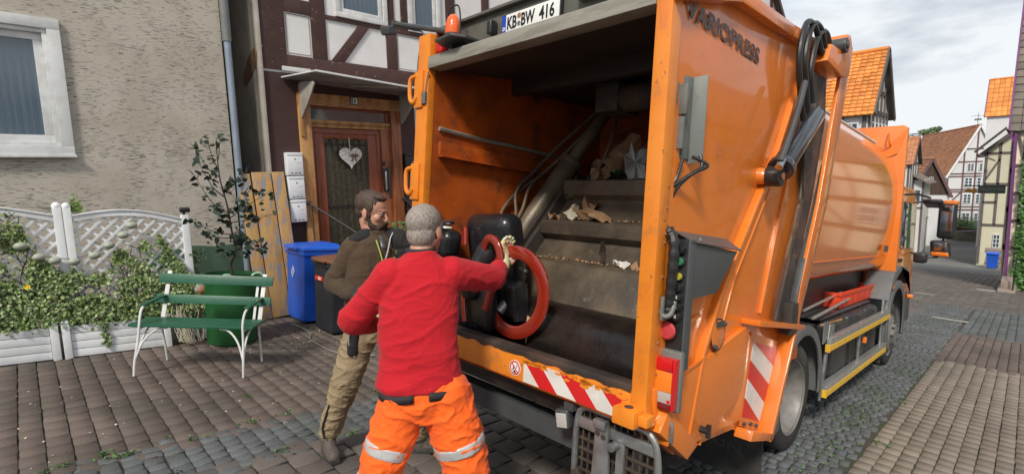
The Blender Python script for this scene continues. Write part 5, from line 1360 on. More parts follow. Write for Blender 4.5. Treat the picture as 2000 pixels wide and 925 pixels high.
# --- container body
C0 = 2.19
half = [(.70, 1.33), (.82, 1.40), (.868, 1.52), (.905, 1.80), (.925, 2.10), (.925, 2.40), (.895, 2.65), (.83, 2.85), (.70, 3.0), (.45, 3.09), (0, 3.12)]
sec = [(C0 - a, w) for a, w in half] + [(C0 + a, w) for a, w in reversed(half[:-1])]
U = [4.15, 5.0, 6.0, 7.0, 7.7, 8.16]
cb = MB()
vs = []
def smooth_sec(sec, k=5):
    return [tuple(p)[:2] for p in catmull([(a, b, 0) for a, b in sec], k)]
sec2 = smooth_sec(sec)
for u in U:
    vs += [(u, a, b) for a, b in sec2]
m_ = len(sec2)
fs = [(i * m_ + j, i * m_ + (j + 1) % m_, (i + 1) * m_ + (j + 1) % m_, (i + 1) * m_ + j) for i in range(len(U) - 1) for j in range(m_)]
fs += [tuple(range(m_ - 1, -1, -1)), tuple((len(U) - 1) * m_ + j for j in range(m_))]
cb.add(vs, fs)
bd = P('container', cb, M['orange_body'], smooth=40)
P('seam', MB().tube([(4.3, C0 - .880, 1.545), (8.1, C0 - .880, 1.545)], .006, 6), M['orange'], bd)
P('top_highlight', MB().tube([(4.6, C0 - .775, 2.945), (7.4, C0 - .775, 2.945)], .012, 8), M['white_plastic'], bd)  # white tube put in as the highlight along the container top
bk_ = [(1.21, 1.10), (1.21, 3.24), (1.26, 3.27), (3.12, 3.27), (3.17, 3.24), (3.17, 1.10)]
P('front_bulkhead', MB().prism(bk_, 'x', 8.16, 8.24), M['orange'], bd, bevel=.012)
P('bulkhead_rib', MB().slab([(8.15, 1.215, 3.22), (8.15, 1.42, 2.98), (8.15, 1.50, 2.80), (8.15, 1.30, 2.9)], (-.012, 0, 0)).tube(catmull([(8.12, 1.40, 3.20), (8.05, 1.39, 3.16), (8.06, 1.385, 3.04), (8.13, 1.38, 3.0)], 5), .012, 6), M['orange'], bd)
P('maker_badge', MB().box(7.60, 7.86, 1.265, 1.268, 1.60, 1.68), M['dsteel'], bd)

# --- chassis, wheels, mudguards
P('chassis_frame', MB().box(2.6, 11.2, 1.80, 1.92, .62, .86).box(2.6, 11.2, 2.46, 2.58, .62, .86).box(2.6, 3.0, 1.4, 3.0, .55, .75).box(4.3, 4.44, 1.5, 2.9, .38, .52).box(8.4, 8.54, 1.5, 2.9, .38, .52), M['dsteel'])
P('underbody', MB().box(4.3, 8.1, 1.55, 2.85, .9, 1.32).box(2.3, 4.2, 1.4, 3.0, .74, .80).box(5.2, 6.4, 1.95, 2.45, .5, .85), M['black'])
def wheel(u, v, r, wd, side, dual=False):
    s = -side     # outward direction along v
    t = P('wheel', MB().lathe([(r * .70, 0), (r * .93, .0), (r * .985, .02), (r, .05), (r, wd - .05), (r * .985, wd - .02), (r * .93, wd), (r * .70, wd)], (u, v, r), (0, s * -1, 0), 56, caps=False), M['rubber'], smooth=40)
    # grooves in the tread
    g = MB()
    for k in range(4):
        y = v - s * (.06 + k * (wd - .12) / 3)
        g.lathe([(r * 1.0005, -.004), (r * 1.0012, .004)], (u, y, r), (0, -s, 0), 56, caps=False)
    P('tread_groove', g, M['black'], t)
    if dual: rim = [(r * .70, .0), (r * .70, .012), (r * .66, .014), (r * .64, .06), (r * .50, .13), (r * .46, .155), (r * .30, .165), (r * .28, .13), (r * .0, .125)]
    else: rim = [(r * .70, .0), (r * .68, .02), (r * .60, .03), (r * .55, -.01), (r * .36, -.03), (r * .30, -.06), (r * .0, -.07)]
    P('rim', MB().lathe(rim, (u, v, r), (0, -s, 0), 48, caps=False), M['rim'], t, smooth=40)
    b = MB()
    for k in range(10):
        a = 2 * math.pi * k / 10
        rr = r * .40
        o = .155 if dual else -.04
        b.cyl((u + rr * math.cos(a), v - s * o, r + rr * math.sin(a)), (u + rr * math.cos(a), v - s * (o - .03), r + rr * math.sin(a)), .014, n=6)
    P('wheel_nuts', b, M['dsteel'], t)
    return t
wheel(4.40, 1.27, .445, .26, 1, True)
wheel(4.40, 3.12, .445, .26, -1, True)
wheel(8.56, 1.27, .445, .26, 1)
wheel(8.56, 3.12, .445, .26, -1)
def arch(u, w, r, v0, v1, a0, a1, th=.03, lip=.05, m='fender', nm='mudguard', parent=None):
    n = 28
    mb = MB()
    o = [(u + (r + th) * math.cos(R_(a0 + (a1 - a0) * i / n)), w + (r + th) * math.sin(R_(a0 + (a1 - a0) * i / n))) for i in range(n + 1)]
    i_ = [(u + r * math.cos(R_(a0 + (a1 - a0) * i / n)), w + r * math.sin(R_(a0 + (a1 - a0) * i / n))) for i in range(n, -1, -1)]
    mb.prism(o + i_, 'y', v0, v1)
    o2 = [(u + (r + th + .004) * math.cos(R_(a0 + (a1 - a0) * i / n)), w + (r + th + .004) * math.sin(R_(a0 + (a1 - a0) * i / n))) for i in range(n + 1)]
    i2 = [(u + (r - lip) * math.cos(R_(a0 + (a1 - a0) * i / n)), w + (r - lip) * math.sin(R_(a0 + (a1 - a0) * i / n))) for i in range(n, -1, -1)]
    mb.prism(o2 + i2, 'y', v0 - .018, v0 - .001)
    return P(nm, mb, M[m], parent, bevel=.006, smooth=40)
arch(4.42, .46, .555, 1.235, 1.62, -8, 196)
arch(4.42, .46, .555, 2.80, 3.15, -8, 188)
arch(8.60, .52, .62, 1.235, 1.65, -14, 190, th=.05, lip=.06)
P('mudguard_step', MB().prism([(7.78, .98), (8.05, 1.32), (8.5, 1.40), (9.1, 1.36), (9.35, 1.1), (9.2, 1.28), (8.6, 1.34), (8.2, 1.22)], 'y', 1.20, 1.5), M['fender'], bevel=.01)
P('spray_flap', MB().box(7.86, 7.88, 1.25, 1.62, .14, .60), M['rubber'])
# side guard rails with yellow reflective tape
for w in (.80, .375):
    g = P('side_guard', MB().box(5.14, 8.02 if w > .5 else 7.92, 1.205, 1.235, w - .075, w + .035).box(5.14, 8.02 if w > .5 else 7.92, 1.205, 1.265, w + .0351, w + .042), M['alu'], bevel=.003)
    P('reflective_tape', MB().box(5.15, 8.0 if w > .5 else 7.9, 1.2005, 1.2045, w - .070, w - .018), M['yellow_tape'], g)
    P('guard_edge', MB().box(5.13, 5.145, 1.20, 1.24, w - .08, w - .01), M['yellow_tape'], g)
P('guard_post', MB().slab([(5.22, 1.236, .96), (5.32, 1.236, .96), (5.12, 1.236, .27), (5.08, 1.236, .27)], (0, .02, 0)), M['steel'], bevel=.003)
for a, b, c, d in ((7.70, 7.78, .25, 1.0), (6.5, 6.56, .29, .85)): P('guard_post', MB().box(a, b, 1.236, 1.256, c, d), M['steel'], bevel=.003)
P('guard_shield', MB().slab([(5.06, 1.24, 1.00), (5.42, 1.24, .98), (5.40, 1.24, .85), (5.05, 1.24, .80)], (0, .01, 0)), M['bracket'])
ft = MB()
for k, (a, b) in enumerate(((5.45, 6.15), (6.17, 6.35), (6.37, 7.0), (7.02, 7.2), (7.22, 7.62))):
    ft.rbox(((a + b) / 2, 1.52, .62), ((b - a) / 2, .25 if k % 2 == 0 else .258, .32 if k % 2 == 0 else .328), ((1, 0, 0), (0, 1, 0), (0, 0, 1)), .07, 4)
P('fuel_tank', ft, M['black'], smooth=40)
P('tank_cover', MB().box(5.4, 7.6, 1.36, 1.7, .952, .975), M['dsteel'], bevel=.01)
for u, w in ((6.78, .60), (7.35, .78)): P('side_marker', MB().box(u, u + .05, 1.225, 1.262, w - .035, w + .035), M['lens_orange'], bevel=.008)
P('side_marker_arm', MB().cyl((9.30, 1.22, .92), (9.34, 1.16, .92), .03, n=14), M['lens_orange'])
rods = MB()
for w, v in ((1.08, 1.42), (1.02, 1.34)): rods.tube([(5.05, v, w), (6.6, v + .05, w + .05)], .014, 8)
P('tension_rod', rods, M['alu'])
ra = MB().bar((5.0, 1.26, .98), (5.55, 1.22, .98), .012, .012)
for k in range(7): ra.bar((5.02 + k * .085, 1.25, .93), (5.02 + k * .085, 1.25, 1.05), .008, .01)
P('rack', ra, M['wood_ochre'])

# --- folded foot board below the loading edge
fr_ = catmull([(1.93, 1.60, .30), (1.92, 1.60, .62), (1.92, 1.59, .80), (1.92, 1.54, .855), (1.92, 1.40, .855), (1.92, 1.25, .855), (1.92, 1.17, .84), (1.92, 1.13, .77), (1.93, 1.12, .60), (1.93, 1.12, .30)], 6)
fb = P('foot_board', MB().tube(fr_, .017, 10), M['steel'], tg)
gm_ = MB()
for k in range(9): gm_.box(1.932, 1.945, 1.135, 1.585, .345 + k * .055, .358 + k * .055)
for k in range(12): gm_.box(1.936, 1.949, 1.145 + k * .038, 1.153 + k * .038, .30, .83)
P('grating', gm_, M['packer'], fb, bevel=.002)
P('board_strap', MB().box(1.912, 1.930, 1.14, 1.59, .745, .80).box(1.912, 1.930, 1.30, 1.345, .30, .745), M['steel'], fb, bevel=.003)
P('hinge_arm', MB().slab([(1.885, 1.455, .83), (1.885, 1.385, .83), (1.885, 1.365, .56), (1.885, 1.385, .30), (1.885, 1.475, .30), (1.885, 1.465, .56)], (.022, 0, 0)).box(1.86, 1.90, 1.385, 1.455, .80, .84).cyl((1.86, 1.345, .73), (1.91, 1.345, .73), .022, n=12), M['steel'], fb, bevel=.004)
for w in (.755, .73): pass
P('bore', MB().cyl((1.882, 1.44, .765), (1.886, 1.44, .765), .014, n=14).cyl((1.882, 1.405, .755), (1.886, 1.405, .755), .014, n=14).cyl((1.882, 1.44, .40), (1.886, 1.44, .40), .012, n=12).cyl((1.882, 1.41, .40), (1.886, 1.41, .40), .012, n=12), M['soot'], fb)
P('brace', MB().bar((1.90, 1.58, .52), (1.89, 1.49, .38), .02, .05).bar((1.90, 1.49, .38), (1.90, 1.44, .28), .02, .05), M['packer'], fb, bevel=.004)
lw = P('work_lamp', MB().rbox((1.90, 1.665, .765), (.035, .042, .05), ((1, .15, 0), (-.15, 1, -.2), (0, .2, 1)), .012).box(1.88, 1.93, 1.60, 1.66, .82, .86), M['dsteel'], tg)
P('lens', MB().rbox((1.868, 1.66, .76), (.006, .032, .038), ((1, .15, 0), (-.15, 1, -.2), (0, .2, 1)), .004), M['lens_clear'], lw)
P('under_beam', MB().box(2.0, 2.1, 1.3, 3.1, .56, .68), M['dsteel'], tg)

# --- cab
cabp = [(8.45, .95), (8.45, 2.42), (8.6, 2.55), (10.2, 2.55), (10.45, 2.3), (10.55, 1.55), (10.6, .5), (9.4, .5), (9.25, 1.1), (8.95, 1.28), (8.75, 1.2)]
cbm = MB().prism(cabp, 'y', 1.33, 3.10)
cab = P('cab', cbm, M['orange'], bevel=.04, bseg=3)
P('door_window', MB().prism([(9.15, 1.62), (9.15, 2.32), (10.15, 2.32), (10.38, 1.62)], 'y', 1.322, 1.332), M['pane'], cab, bevel=.002)
P('cab_vent', MB().box(8.5, 8.85, 1.30, 1.332, 1.5, 2.4), M['black'], cab, bevel=.01)
P('door_step', MB().box(9.4, 10.3, 1.30, 1.36, .45, .9), M['dsteel'], cab, bevel=.01)
P('door_handle', MB().box(9.10, 9.28, 1.30, 1.332, 1.42, 1.47), M['black'], cab, bevel=.006)
# mirrors: upper and lower housings on long arms, seen from behind
P('sun_visor', MB().rbox((9.9, 1.06, 2.33), (.28, .12, .03), ((1, 0, -.1), (0, 1, 0), (.1, 0, 1)), .02), M['black'], cab)
mr = P('mirror', MB().rbox((10.35, .93, 2.10), (.06, .115, .30), ((1, -.15, 0), (.15, 1, 0), (0, 0, 1)), .05, 4), M['black'], cab, label='wing mirror in a tall black and orange housing')
P('mirror_glass', MB().rbox((10.285, .935, 2.12), (.004, .075, .20), ((1, -.15, 0), (.15, 1, 0), (0, 0, 1)), .003), M['chrome'], mr)
P('mirror_cap', MB().rbox((10.35, .90, 2.37), (.065, .09, .035), ((1, -.15, 0), (.15, 1, 0), (0, 0, 1)), .02), M['orange'], mr)
m2 = P('mirror', MB().rbox((10.35, .98, 1.64), (.07, .125, .13), ((1, -.15, 0), (.15, 1, 0), (0, .12, 1)), .05, 4), M['black'], cab, label='lower wide-angle mirror in black and orange housing')
P('mirror_glass', MB().rbox((10.275, .98, 1.665), (.004, .08, .06), ((1, -.15, 0), (.15, 1, 0), (0, .12, 1)), .003), M['chrome'], m2)
P('mirror_cap', MB().rbox((10.34, .97, 1.55), (.072, .11, .035), ((1, -.15, 0), (.15, 1, 0), (0, .12, 1)), .02), M['orange'], m2)
for pts in ([(10.2, 1.34, 2.36), (10.3, 1.12, 2.40), (10.35, .95, 2.38)], [(10.2, 1.34, 1.55), (10.3, 1.14, 1.48), (10.35, 1.0, 1.50)], [(10.36, .95, 1.85), (10.36, .96, 1.75)], [(9.2, 1.33, 2.42), (9.3, 1.2, 2.44), (9.6, 1.08, 2.40)]):
    P('mirror_arm', MB().tube(pts, .016, 8), M['black'], cab)
P('door_grab', MB().rbox((9.5, 1.12, 1.50), (.10, .08, .08), ((1, 0, 0), (0, 1, 0), (0, 0, 1)), .04), M['black'], cab)

# --- red crate carried on the tank
cu0, cu1, cv0, cv1, cw0, cw1 = 6.25, 7.95, 1.40, 1.75, .985, 1.15
t = Thing('plastic_crate', 'red plastic crate lying on the truck behind the side guard rail', 'crate', at=((cu0 + cu1) / 2, (cv0 + cv1) / 2, cw0), F=TF)
mb = MB().box(cu0, cu1, cv0, cv0 + .02, cw0, cw1).box(cu0, cu1, cv1 - .02, cv1, cw0, cw1).box(cu0, cu0 + .02, cv0 + .02, cv1 - .02, cw0, cw1).box(cu1 - .02, cu1, cv0 + .02, cv1 - .02, cw0, cw1).box(cu0 + .02, cu1 - .02, cv0 + .02, cv1 - .02, cw0, cw0 + .01)
t.part('body', mb, M['crate_red'], bevel=.003)
mb = ring(MB(), cu0 - .012, cu1 + .012, 0, 1, .03, 0, 1)
rim_ = MB()
for a, b in (((cu0 - .012, cv0 - .012), (cu1 + .012, cv0 + .02)), ((cu0 - .012, cv1 - .02), (cu1 + .012, cv1 + .012)), ((cu0 - .012, cv0 + .02), (cu0 + .02, cv1 - .02)), ((cu1 - .02, cv0 + .02), (cu1 + .012, cv1 - .02))):
    rim_.box(a[0], b[0], a[1], b[1], cw1 - .03, cw1 + .006)
t.part('rim', rim_, M['crate_red'], bevel=.003)
rr = MB()
for k in range(6): rr.box(cu0 + .1 + k * .3, cu0 + .115 + k * .3, cv0 - .008, cv0, cw0 + .01, cw1 - .031)
t.part('rib', rr, M['crate_red'], bevel=.002)

# --- rubbish lying in the hopper
def scrap(label, name, cat, c, size, m, seed, tilt=(0, 0, 0), thick=.006, curl=.02, asp=.6, wood=False):
    r = np.random.default_rng(seed)
    n = 14
    rot = Matrix.Rotation(tilt[2], 3, 'Z') @ Matrix.Rotation(tilt[1], 3, 'Y') @ Matrix.Rotation(tilt[0], 3, 'X')
    rim = []
    for i in range(n):
        a = 2 * math.pi * i / n
        rr_ = size * r.uniform(.6, 1.15)
        rim.append(Vector((rr_ * math.cos(a), rr_ * asp * math.sin(a), curl * r.normal())))
    mid = [p * .5 + Vector((0, 0, curl * .6 * r.normal())) for p in rim]
    vs = rim + mid + [Vector((0, 0, 0))]
    fs = [(i, (i + 1) % n, n + (i + 1) % n, n + i) for i in range(n)] + [(n + i, n + (i + 1) % n, 2 * n) for i in range(n)]
    up = [p + Vector((0, 0, thick)) for p in vs]
    N = len(vs)
    mb = MB()
    mb.add([Vector(c) + rot @ p for p in vs + up], [tuple(reversed(f)) for f in fs] + [tuple(i + N for i in f) for f in fs] + [(i, (i + 1) % n, (i + 1) % n + N, i + N) for i in range(n)])
    return single(name, mb, m, label, cat, at=tuple(c), F=TF, smooth=20)
scrap('large torn white board leaning on the topmost step of the hopper', 'torn_board', 'torn board', (3.16, 2.13, 2.27), .20, M['white_board'], 3, (.4, -1.0, .5), asp=.55)
scrap('crumpled brown cardboard behind the white board at the back of the hopper', 'cardboard_sheet', 'cardboard', (3.28, 2.30, 2.33), .22, M['cardboard'], 4, (.5, -.9, -.2), curl=.04)
scrap('dark brown cardboard propped at the very back of the hopper top', 'cardboard_sheet', 'cardboard', (3.42, 2.12, 2.42), .24, M['cardboard'], 5, (-.2, -1.1, .2), curl=.03)
scrap('brown cardboard lying to the right of the torn white board', 'cardboard_sheet', 'cardboard', (3.14, 1.88, 2.20), .16, M['cardboard'], 6, (-.5, -.7, .3))
scrap('brown cardboard lying to the left of the torn white board', 'cardboard_sheet', 'cardboard', (3.16, 2.45, 2.22), .17, M['cardboard'], 8, (.3, -.8, .1))
scrap('small dark green scrap below the torn white board', 'green_scrap', 'scrap', (3.04, 2.22, 2.165), .075, mat('green_foil', (.012, .07, .03), .4), 9, (.2, -.5, .1), curl=.02)
scrap('cream board piece on the left of the middle hopper step', 'torn_board', 'torn board', (2.86, 2.47, 1.86), .105, M['pale_board'], 12, (.2, -.9, .3))
scrap('long brown cardboard flap across the middle hopper step', 'cardboard_sheet', 'cardboard', (2.83, 2.20, 1.835), .20, M['cardboard'], 13, (0, -.25, 1.35), asp=.35)
scrap('crumpled brown packaging behind the cream board piece', 'cardboard_sheet', 'cardboard', (2.92, 2.36, 1.90), .12, M['cardboard'], 14, (.2, -.9, -.2), curl=.05)
scrap('small brown flake at the left end of the middle hopper step', 'cardboard_sheet', 'cardboard', (2.80, 2.60, 1.82), .07, M['cardboard'], 15, (0, -.1, .3))
scrap('flat white scrap lying right on the lower hopper step', 'paper_scrap', 'paper', (2.60, 1.84, 1.54), .075, M['white_tape'], 16, (0, -.1, 1.4), asp=.45)
scrap('brown flake lying right of the white scrap on the lower hopper step', 'cardboard_sheet', 'cardboard', (2.60, 1.68, 1.532), .08, M['cardboard'], 17, (0, 0, 1.5), asp=.5)
scrap('black triangular plate sticking up from the lower hopper step', 'metal_scrap', 'metal scrap', (2.66, 2.03, 1.60), .10, M['soot'], 21, (.9, -.9, .6), asp=.35, curl=.0)
pts = []
single('wood_splinter', MB().slab([(2.095, 2.165, 1.20), (2.095, 2.14, 1.19), (2.085, 2.145, 1.10), (2.085, 2.16, 1.03), (2.088, 2.172, 1.10)], (.008, 0, 0)), M['splinter'], 'pale wood splinter stuck on the black drum of the hopper', 'wood splinter', at=(2.1, 2.15, 1.1), F=TF)
cr = []
for _ in range(260):
    k = rng.random()
    if k < .45: cr.append(T(rng.uniform(2.55, 2.68), rng.uniform(1.4, 2.6), 1.533))
    elif k < .8: cr.append(T(rng.uniform(2.78, 2.92), rng.uniform(1.4, 2.62), 1.825))
    else: cr.append(T(rng.uniform(3.02, 3.2), rng.uniform(1.5, 2.6), 2.148))
o = leaves('litter', [tuple(p) for p in cr], .024, M['cardboard'], out=(0, 0, 1), spread=.5)
props(o, label='crumbs of wood and paper scattered on the hopper steps', cat='litter', kind='stuff')

# ------------------------------------------------------------------ armchair being thrown in
ch = Thing('armchair', 'black leather armchair with lacquered red wooden ring base being tipped into the truck', 'armchair', at=(2.0, 2.4, 1.06), F=TF)
ch.part('backrest', MB().rbox((2.20, 2.60, 1.58), (.10, .25, .25), ((1, -.12, .18), (.12, 1, -.02), (-.18, .02, 1)), .085, 6), M['leather'], smooth=70)
ch.part('seat_cushion', MB().rbox((2.06, 2.64, 1.25), (.09, .20, .23), ((1, -.1, .1), (.1, 1, 0), (-.1, 0, 1)), .07, 6), M['leather'], smooth=70)
ch.part('arm_cushion', MB().limb((1.98, 2.44, 1.58), (1.93, 2.52, 1.34), .075, .085, 24), M['leather'], smooth=70)
ch.part('footrest_cushion', MB().rbox((2.05, 2.96, 1.60), (.08, .10, .10), ((1, -.2, 0), (.2, 1, .2), (0, -.2, 1)), .06, 6), M['leather'], smooth=70)
ch.part('cushion_label', MB().rbox((2.02, 2.95, 1.715), (.03, .045, .008), ((1, -.2, 0), (.2, 1, .2), (0, -.2, 1)), .006), M['plate_white'])
ch.part('footrest_arm', MB().tube(catmull([(2.10, 2.84, 1.60), (2.08, 2.81, 1.70), (2.06, 2.77, 1.70), (2.05, 2.75, 1.60)], 6), .018, 10), M['red_wood'])
# ring base: flat section band swept round an ellipse
def band(path, wn_, th, nrm, closed=True):
    mb = MB(); pts = [Vector(p) for p in path]; n = len(pts); nrm = Vector(nrm).normalized()
    rings_ = []
    for i, p in enumerate(pts):
        d = (pts[(i + 1) % n] - pts[i - 1]).normalized() if closed or 0 < i < n - 1 else ((pts[1] - pts[0]) if i == 0 else (pts[-1] - pts[-2])).normalized()
        r = d.cross(nrm).normalized()
        rings_.append([p + r * wn_ / 2 * a + nrm * th / 2 * b for a, b in ((-1, -.6), (-.8, -1), (.8, -1), (1, -.6), (1, .6), (.8, 1), (-.8, 1), (-1, .6))])
    vs = [q for r in rings_ for q in r]
    m = n if closed else n - 1
    fs = [(i * 8 + k, i * 8 + (k + 1) % 8, ((i + 1) % n) * 8 + (k + 1) % 8, ((i + 1) % n) * 8 + k) for i in range(m) for k in range(8)]
    if not closed: fs += [tuple(range(7, -1, -1)), tuple((n - 1) * 8 + k for k in range(8))]
    return mb.add(vs, fs)
rc = Vector((2.03, 2.225, 1.345))
ra_, rb_ = Vector((.03, -.20, .10)), Vector((-.02, .085, .25))     # half axes of the ring
path = [rc + ra_ * math.cos(t) * 1.0 + rb_ * math.sin(t) * .93 for t in [2 * math.pi * i / 56 for i in range(56)]]
nr = ra_.cross(rb_)
ch.part('ring_base', band(path, .082, .024, nr), M['red_wood'], smooth=50)
ch.part('arm_loop', band(catmull([(1.93, 2.42, 1.60), (1.91, 2.36, 1.67), (1.91, 2.29, 1.655), (1.91, 2.245, 1.58), (1.91, 2.245, 1.50), (1.91, 2.30, 1.37), (1.92, 2.37, 1.22)], 7), .052, .028, (1, .1, 0), False), M['red_wood'], smooth=50)
ch.part('under_frame', MB().rbox((2.12, 2.35, 1.28), (.07, .12, .12), ((1, -.1, .2), (.1, 1, 0), (-.2, 0, 1)), .03).bar((2.10, 2.30, 1.40), (2.10, 2.24, 1.15), .06, .05), M['black'], bevel=.004)
ch.part('ring_dark_pad', MB().rbox((1.985, 2.455, 1.255), (.045, .115, .185), ((1, -.1, .12), (.1, 1, .12), (-.12, -.12, 1)), .042, 5), M['leather'], smooth=70)  # added black pad, darkens the ring's shadowed left half
ch.part('leg_slat', band(catmull([(1.95, 2.63, 1.28), (1.95, 2.62, 1.20), (1.95, 2.60, 1.10)], 5), .035, .018, (1, .1, 0), False), M['red_wood'])
ch.part('swivel', MB().cyl((2.03, 2.36, 1.20), (2.08, 2.34, 1.26), .035, n=20), M['steel'], bevel=.004)
ch.part('lever', MB().tube([(2.03, 2.19, 1.50), (2.0, 2.12, 1.49)], .01, 8).ell((2.0, 2.11, 1.49), .018, n=10, m=8), M['black'])

# ------------------------------------------------------------------ houses down the street
def house(name, label, cat, O, yaw, L, Wd, hw, hr, wall, roof, timber=None, ov=.35, rows=20, cols=26, gable_fill=None, wins=(), beams=(), side_wins=(), side_beams=(), z0=-2, end=0, verge=None):
    """ridge along local x (0..L); detailed gable at local x = 0 (end=0) or x = L (end=1); side wall with details at local y = 0"""
    F = Matrix.Translation(Vector(O)) @ Matrix.Rotation(yaw, 4, 'Z')
    t = Thing(name, label, cat, at=(L / 2, Wd / 2, z0), F=F)
    gx = (lambda d: -d) if end == 0 else (lambda d: L + d)
    def gb(mb, d0, d1, *r):
        a, b = sorted((gx(d0), gx(d1))); return mb.box(a, b, *r)
    t.part('wall', MB().prism([(0, z0), (Wd, z0), (Wd, hw), (Wd / 2, hw + hr), (0, hw)], 'x', 0, L), wall)
    if gable_fill: t.part('gable', MB().prism([(-.02, hw - .1), (Wd + .02, hw - .1), (Wd + .02, hw), (Wd / 2, hw + hr), (-.02, hw)], 'x', gx(.002), gx(.05)), gable_fill)
    rf = None
    for sgn in (0, 1):
        yy = (lambda y: y) if sgn == 0 else (lambda y: Wd - y)
        sl = Vector((0, Wd / 2, hr)); ln = sl.length; sl.normalize(); nn = Vector((0, -sl.z, sl.y))
        e0 = Vector((0, 0, hw)) - sl * ov
        tm = MB(); tot = ln + ov
        for j in range(rows):
            a = tot * j / rows; b = min(tot + .02, tot * (j + 1.25) / rows)
            for i in range(cols):
                x0 = -ov * .6 + (L + ov * 1.2) * i / cols; x1 = -ov * .6 + (L + ov * 1.2) * (i + 1) / cols
                g = (x1 - x0) * .03; lift = .045 * (.8 + .4 * random.random())
                p0 = e0 + sl * a + nn * (.03 + lift); p1 = e0 + sl * b + nn * .03; q0 = e0 + sl * a; q1 = e0 + sl * b
                xm = x0 + (x1 - x0) * .3
                vs = [(x0 + g, p0.y, p0.z), (xm, p0.y, p0.z + .014), (x1 - g, p0.y, p0.z - .012), (x1 - g, p1.y, p1.z), (xm, p1.y, p1.z + .01), (x0 + g, p1.y, p1.z), (x0 + g, q0.y, q0.z), (x1 - g, q0.y, q0.z)]
                tm.add([(x, yy(y), z) for x, y, z in vs], [(0, 1, 4, 5), (1, 2, 3, 4), (6, 7, 2, 1, 0)])
        under = MB().slab([(-ov * .6, yy(e0.y), e0.z), (L + ov * .6, yy(e0.y), e0.z), (L + ov * .6, Wd / 2, hw + hr), (-ov * .6, Wd / 2, hw + hr)], (0, 0, .02))
        o = t.part('roof' if sgn == 0 else 'roof', tm, roof, smooth=0)
        t.part('roof_deck', under, M['timber_grey'], o)
        rf = rf or o
    t.part('ridge', MB().tube([(-ov * .6, Wd / 2, hw + hr + .06), (L + ov * .6, Wd / 2, hw + hr + .06)], .10, 8), roof, rf)
    vb = MB()
    vx = gx(ov * .6 + .02)
    for a, c in ((-1, 1), (1, 1)):
        ey = -sl.y * ov if a < 0 else Wd + sl.y * ov
        vb.bar((vx, ey, hw - sl.z * ov + .02), (vx, Wd / 2, hw + hr + .04), .05, .20, up=(0, 0, 1))
    t.part('verge_board', vb, verge or M['white_plastic'], rf)
    if timber:
        tb = MB()
        for (ya, za, yb, zb, w_) in beams:
            if abs(ya - yb) + abs(za - zb) > .05: tb.bar((gx(.02), ya, za), (gx(.02), yb, zb), w_, .07, up=(1, 0, 0))
        for (xa, za, xb, zb, w_) in side_beams: tb.bar((xa, -.02, za), (xb, -.02, zb), w_, .07, up=(0, 1, 0))
        t.part('timber_frame', tb, timber)
    for (y, z, w_, h_) in wins:
        f = t.part('window', gb(MB(), .02, .08, y, y + w_, z, z + h_), M['white_plastic'])
        pb_ = MB()
        ww = w_ * .35; hh_ = h_ * .26
        for k in range(2):
            for r in range(3): gb(pb_, .081, .086, y + w_ * .1 + k * w_ * .45, y + w_ * .1 + k * w_ * .45 + ww, z + h_ * (.06 + .31 * r), z + h_ * (.06 + .31 * r) + hh_)
        t.part('pane', pb_, M['pane'], f)
    for (x, z, w_, h_) in side_wins:
        f = t.part('window', MB().box(x, x + w_, -.08, -.02, z, z + h_), M['white_plastic'])
        pb_ = MB()
        for k in range(2):
            for r in range(2): pb_.box(x + w_ * .12 + k * w_ * .43, x + w_ * .12 + k * w_ * .43 + w_ * .34, -.086, -.081, z + h_ * .08 + r * h_ * .46, z + h_ * .08 + r * h_ * .46 + h_ * .38)
        t.part('pane', pb_, M['pane'], f)
    return t
def grid_beams(Wd, zs, ys, hw, hr, w=.16, braces=(), z0=0):
    out = []
    for z in zs:
        if z <= hw: out.append((0, z, Wd, z, w))
        else:
            t = (z - hw) / hr; out.append((Wd / 2 * t, z, Wd - Wd / 2 * t, z, w))
    for y in ys:
        top = hw + hr * (1 - abs(y - Wd / 2) / (Wd / 2))
        out.append((y, z0, y, top - .05, w))
    out += [(*b, w) for b in braces]
    return out
# orange roofed house just beyond the truck on the left
house('tile_roofed_house', 'tall house with bright orange tiled roof rising directly behind the truck', 'house', (21.9, 10.3, 0), R_(-90), 6.0, 3.2, 3.85, 2.15, M['wall_white'], M['tile_orange'], M['timber_grey'],
      rows=17, cols=32, beams=grid_beams(3.2, (3.75, 4.5), (.08, .7, 1.3, 1.9, 2.5, 3.1), 3.85, 2.15, .13), side_beams=[(0, 3.62, 6, 3.62, .12), (0, 2.5, 6, 2.5, .14)] + [(x, 0, x, 3.6, .12) for x in (.1, 1.2, 2.3, 3.4, 4.4, 5.2, 5.9)],
      side_wins=[(x, 2.75, .42, .62) for x in (4.55, 5.32)] + [(x, 2.75, .42, .62) for x in (2.6, 3.6)], wins=[(y, 2.75, .36, .62) for y in (.25, .85, 1.45, 2.05, 2.6)], end=1, verge=M['timber_grey'])
house('small_gable_house', 'narrow white timbered house with dark verge boards beyond the orange tailgate', 'house', (48.2, 9.6, -4), R_(-90), 3.0, 3.4, 6.0, 1.75, M['wall_white'], M['tile_red'], M['timber_grey'], rows=12, cols=14,
      beams=grid_beams(3.4, (3.2, 5.9), (.1, 1.1, 2.2, 3.3), 6.0, 1.75, .13), side_beams=[(0, 5.9, 3, 5.9, .12), (0, 3.4, 3, 3.4, .12), (2.9, 0, 2.9, 6, .12), (2.0, 0, 2.0, 6, .12)], side_wins=[(2.2, 4.2, .5, .8)], end=1, verge=M['timber_far'])
t = Thing('porch_roof', 'low brown tiled lean-to roof on the narrow white house', 'porch', at=(50, 6.3, -4.6))
t.part('roof', MB().slab([(49.2, 7.3, 1.35), (49.2, 5.55, .25), (53.5, 5.55, .25), (53.5, 7.3, 1.35)], (0, 0, .10)), M['tile_grey'])
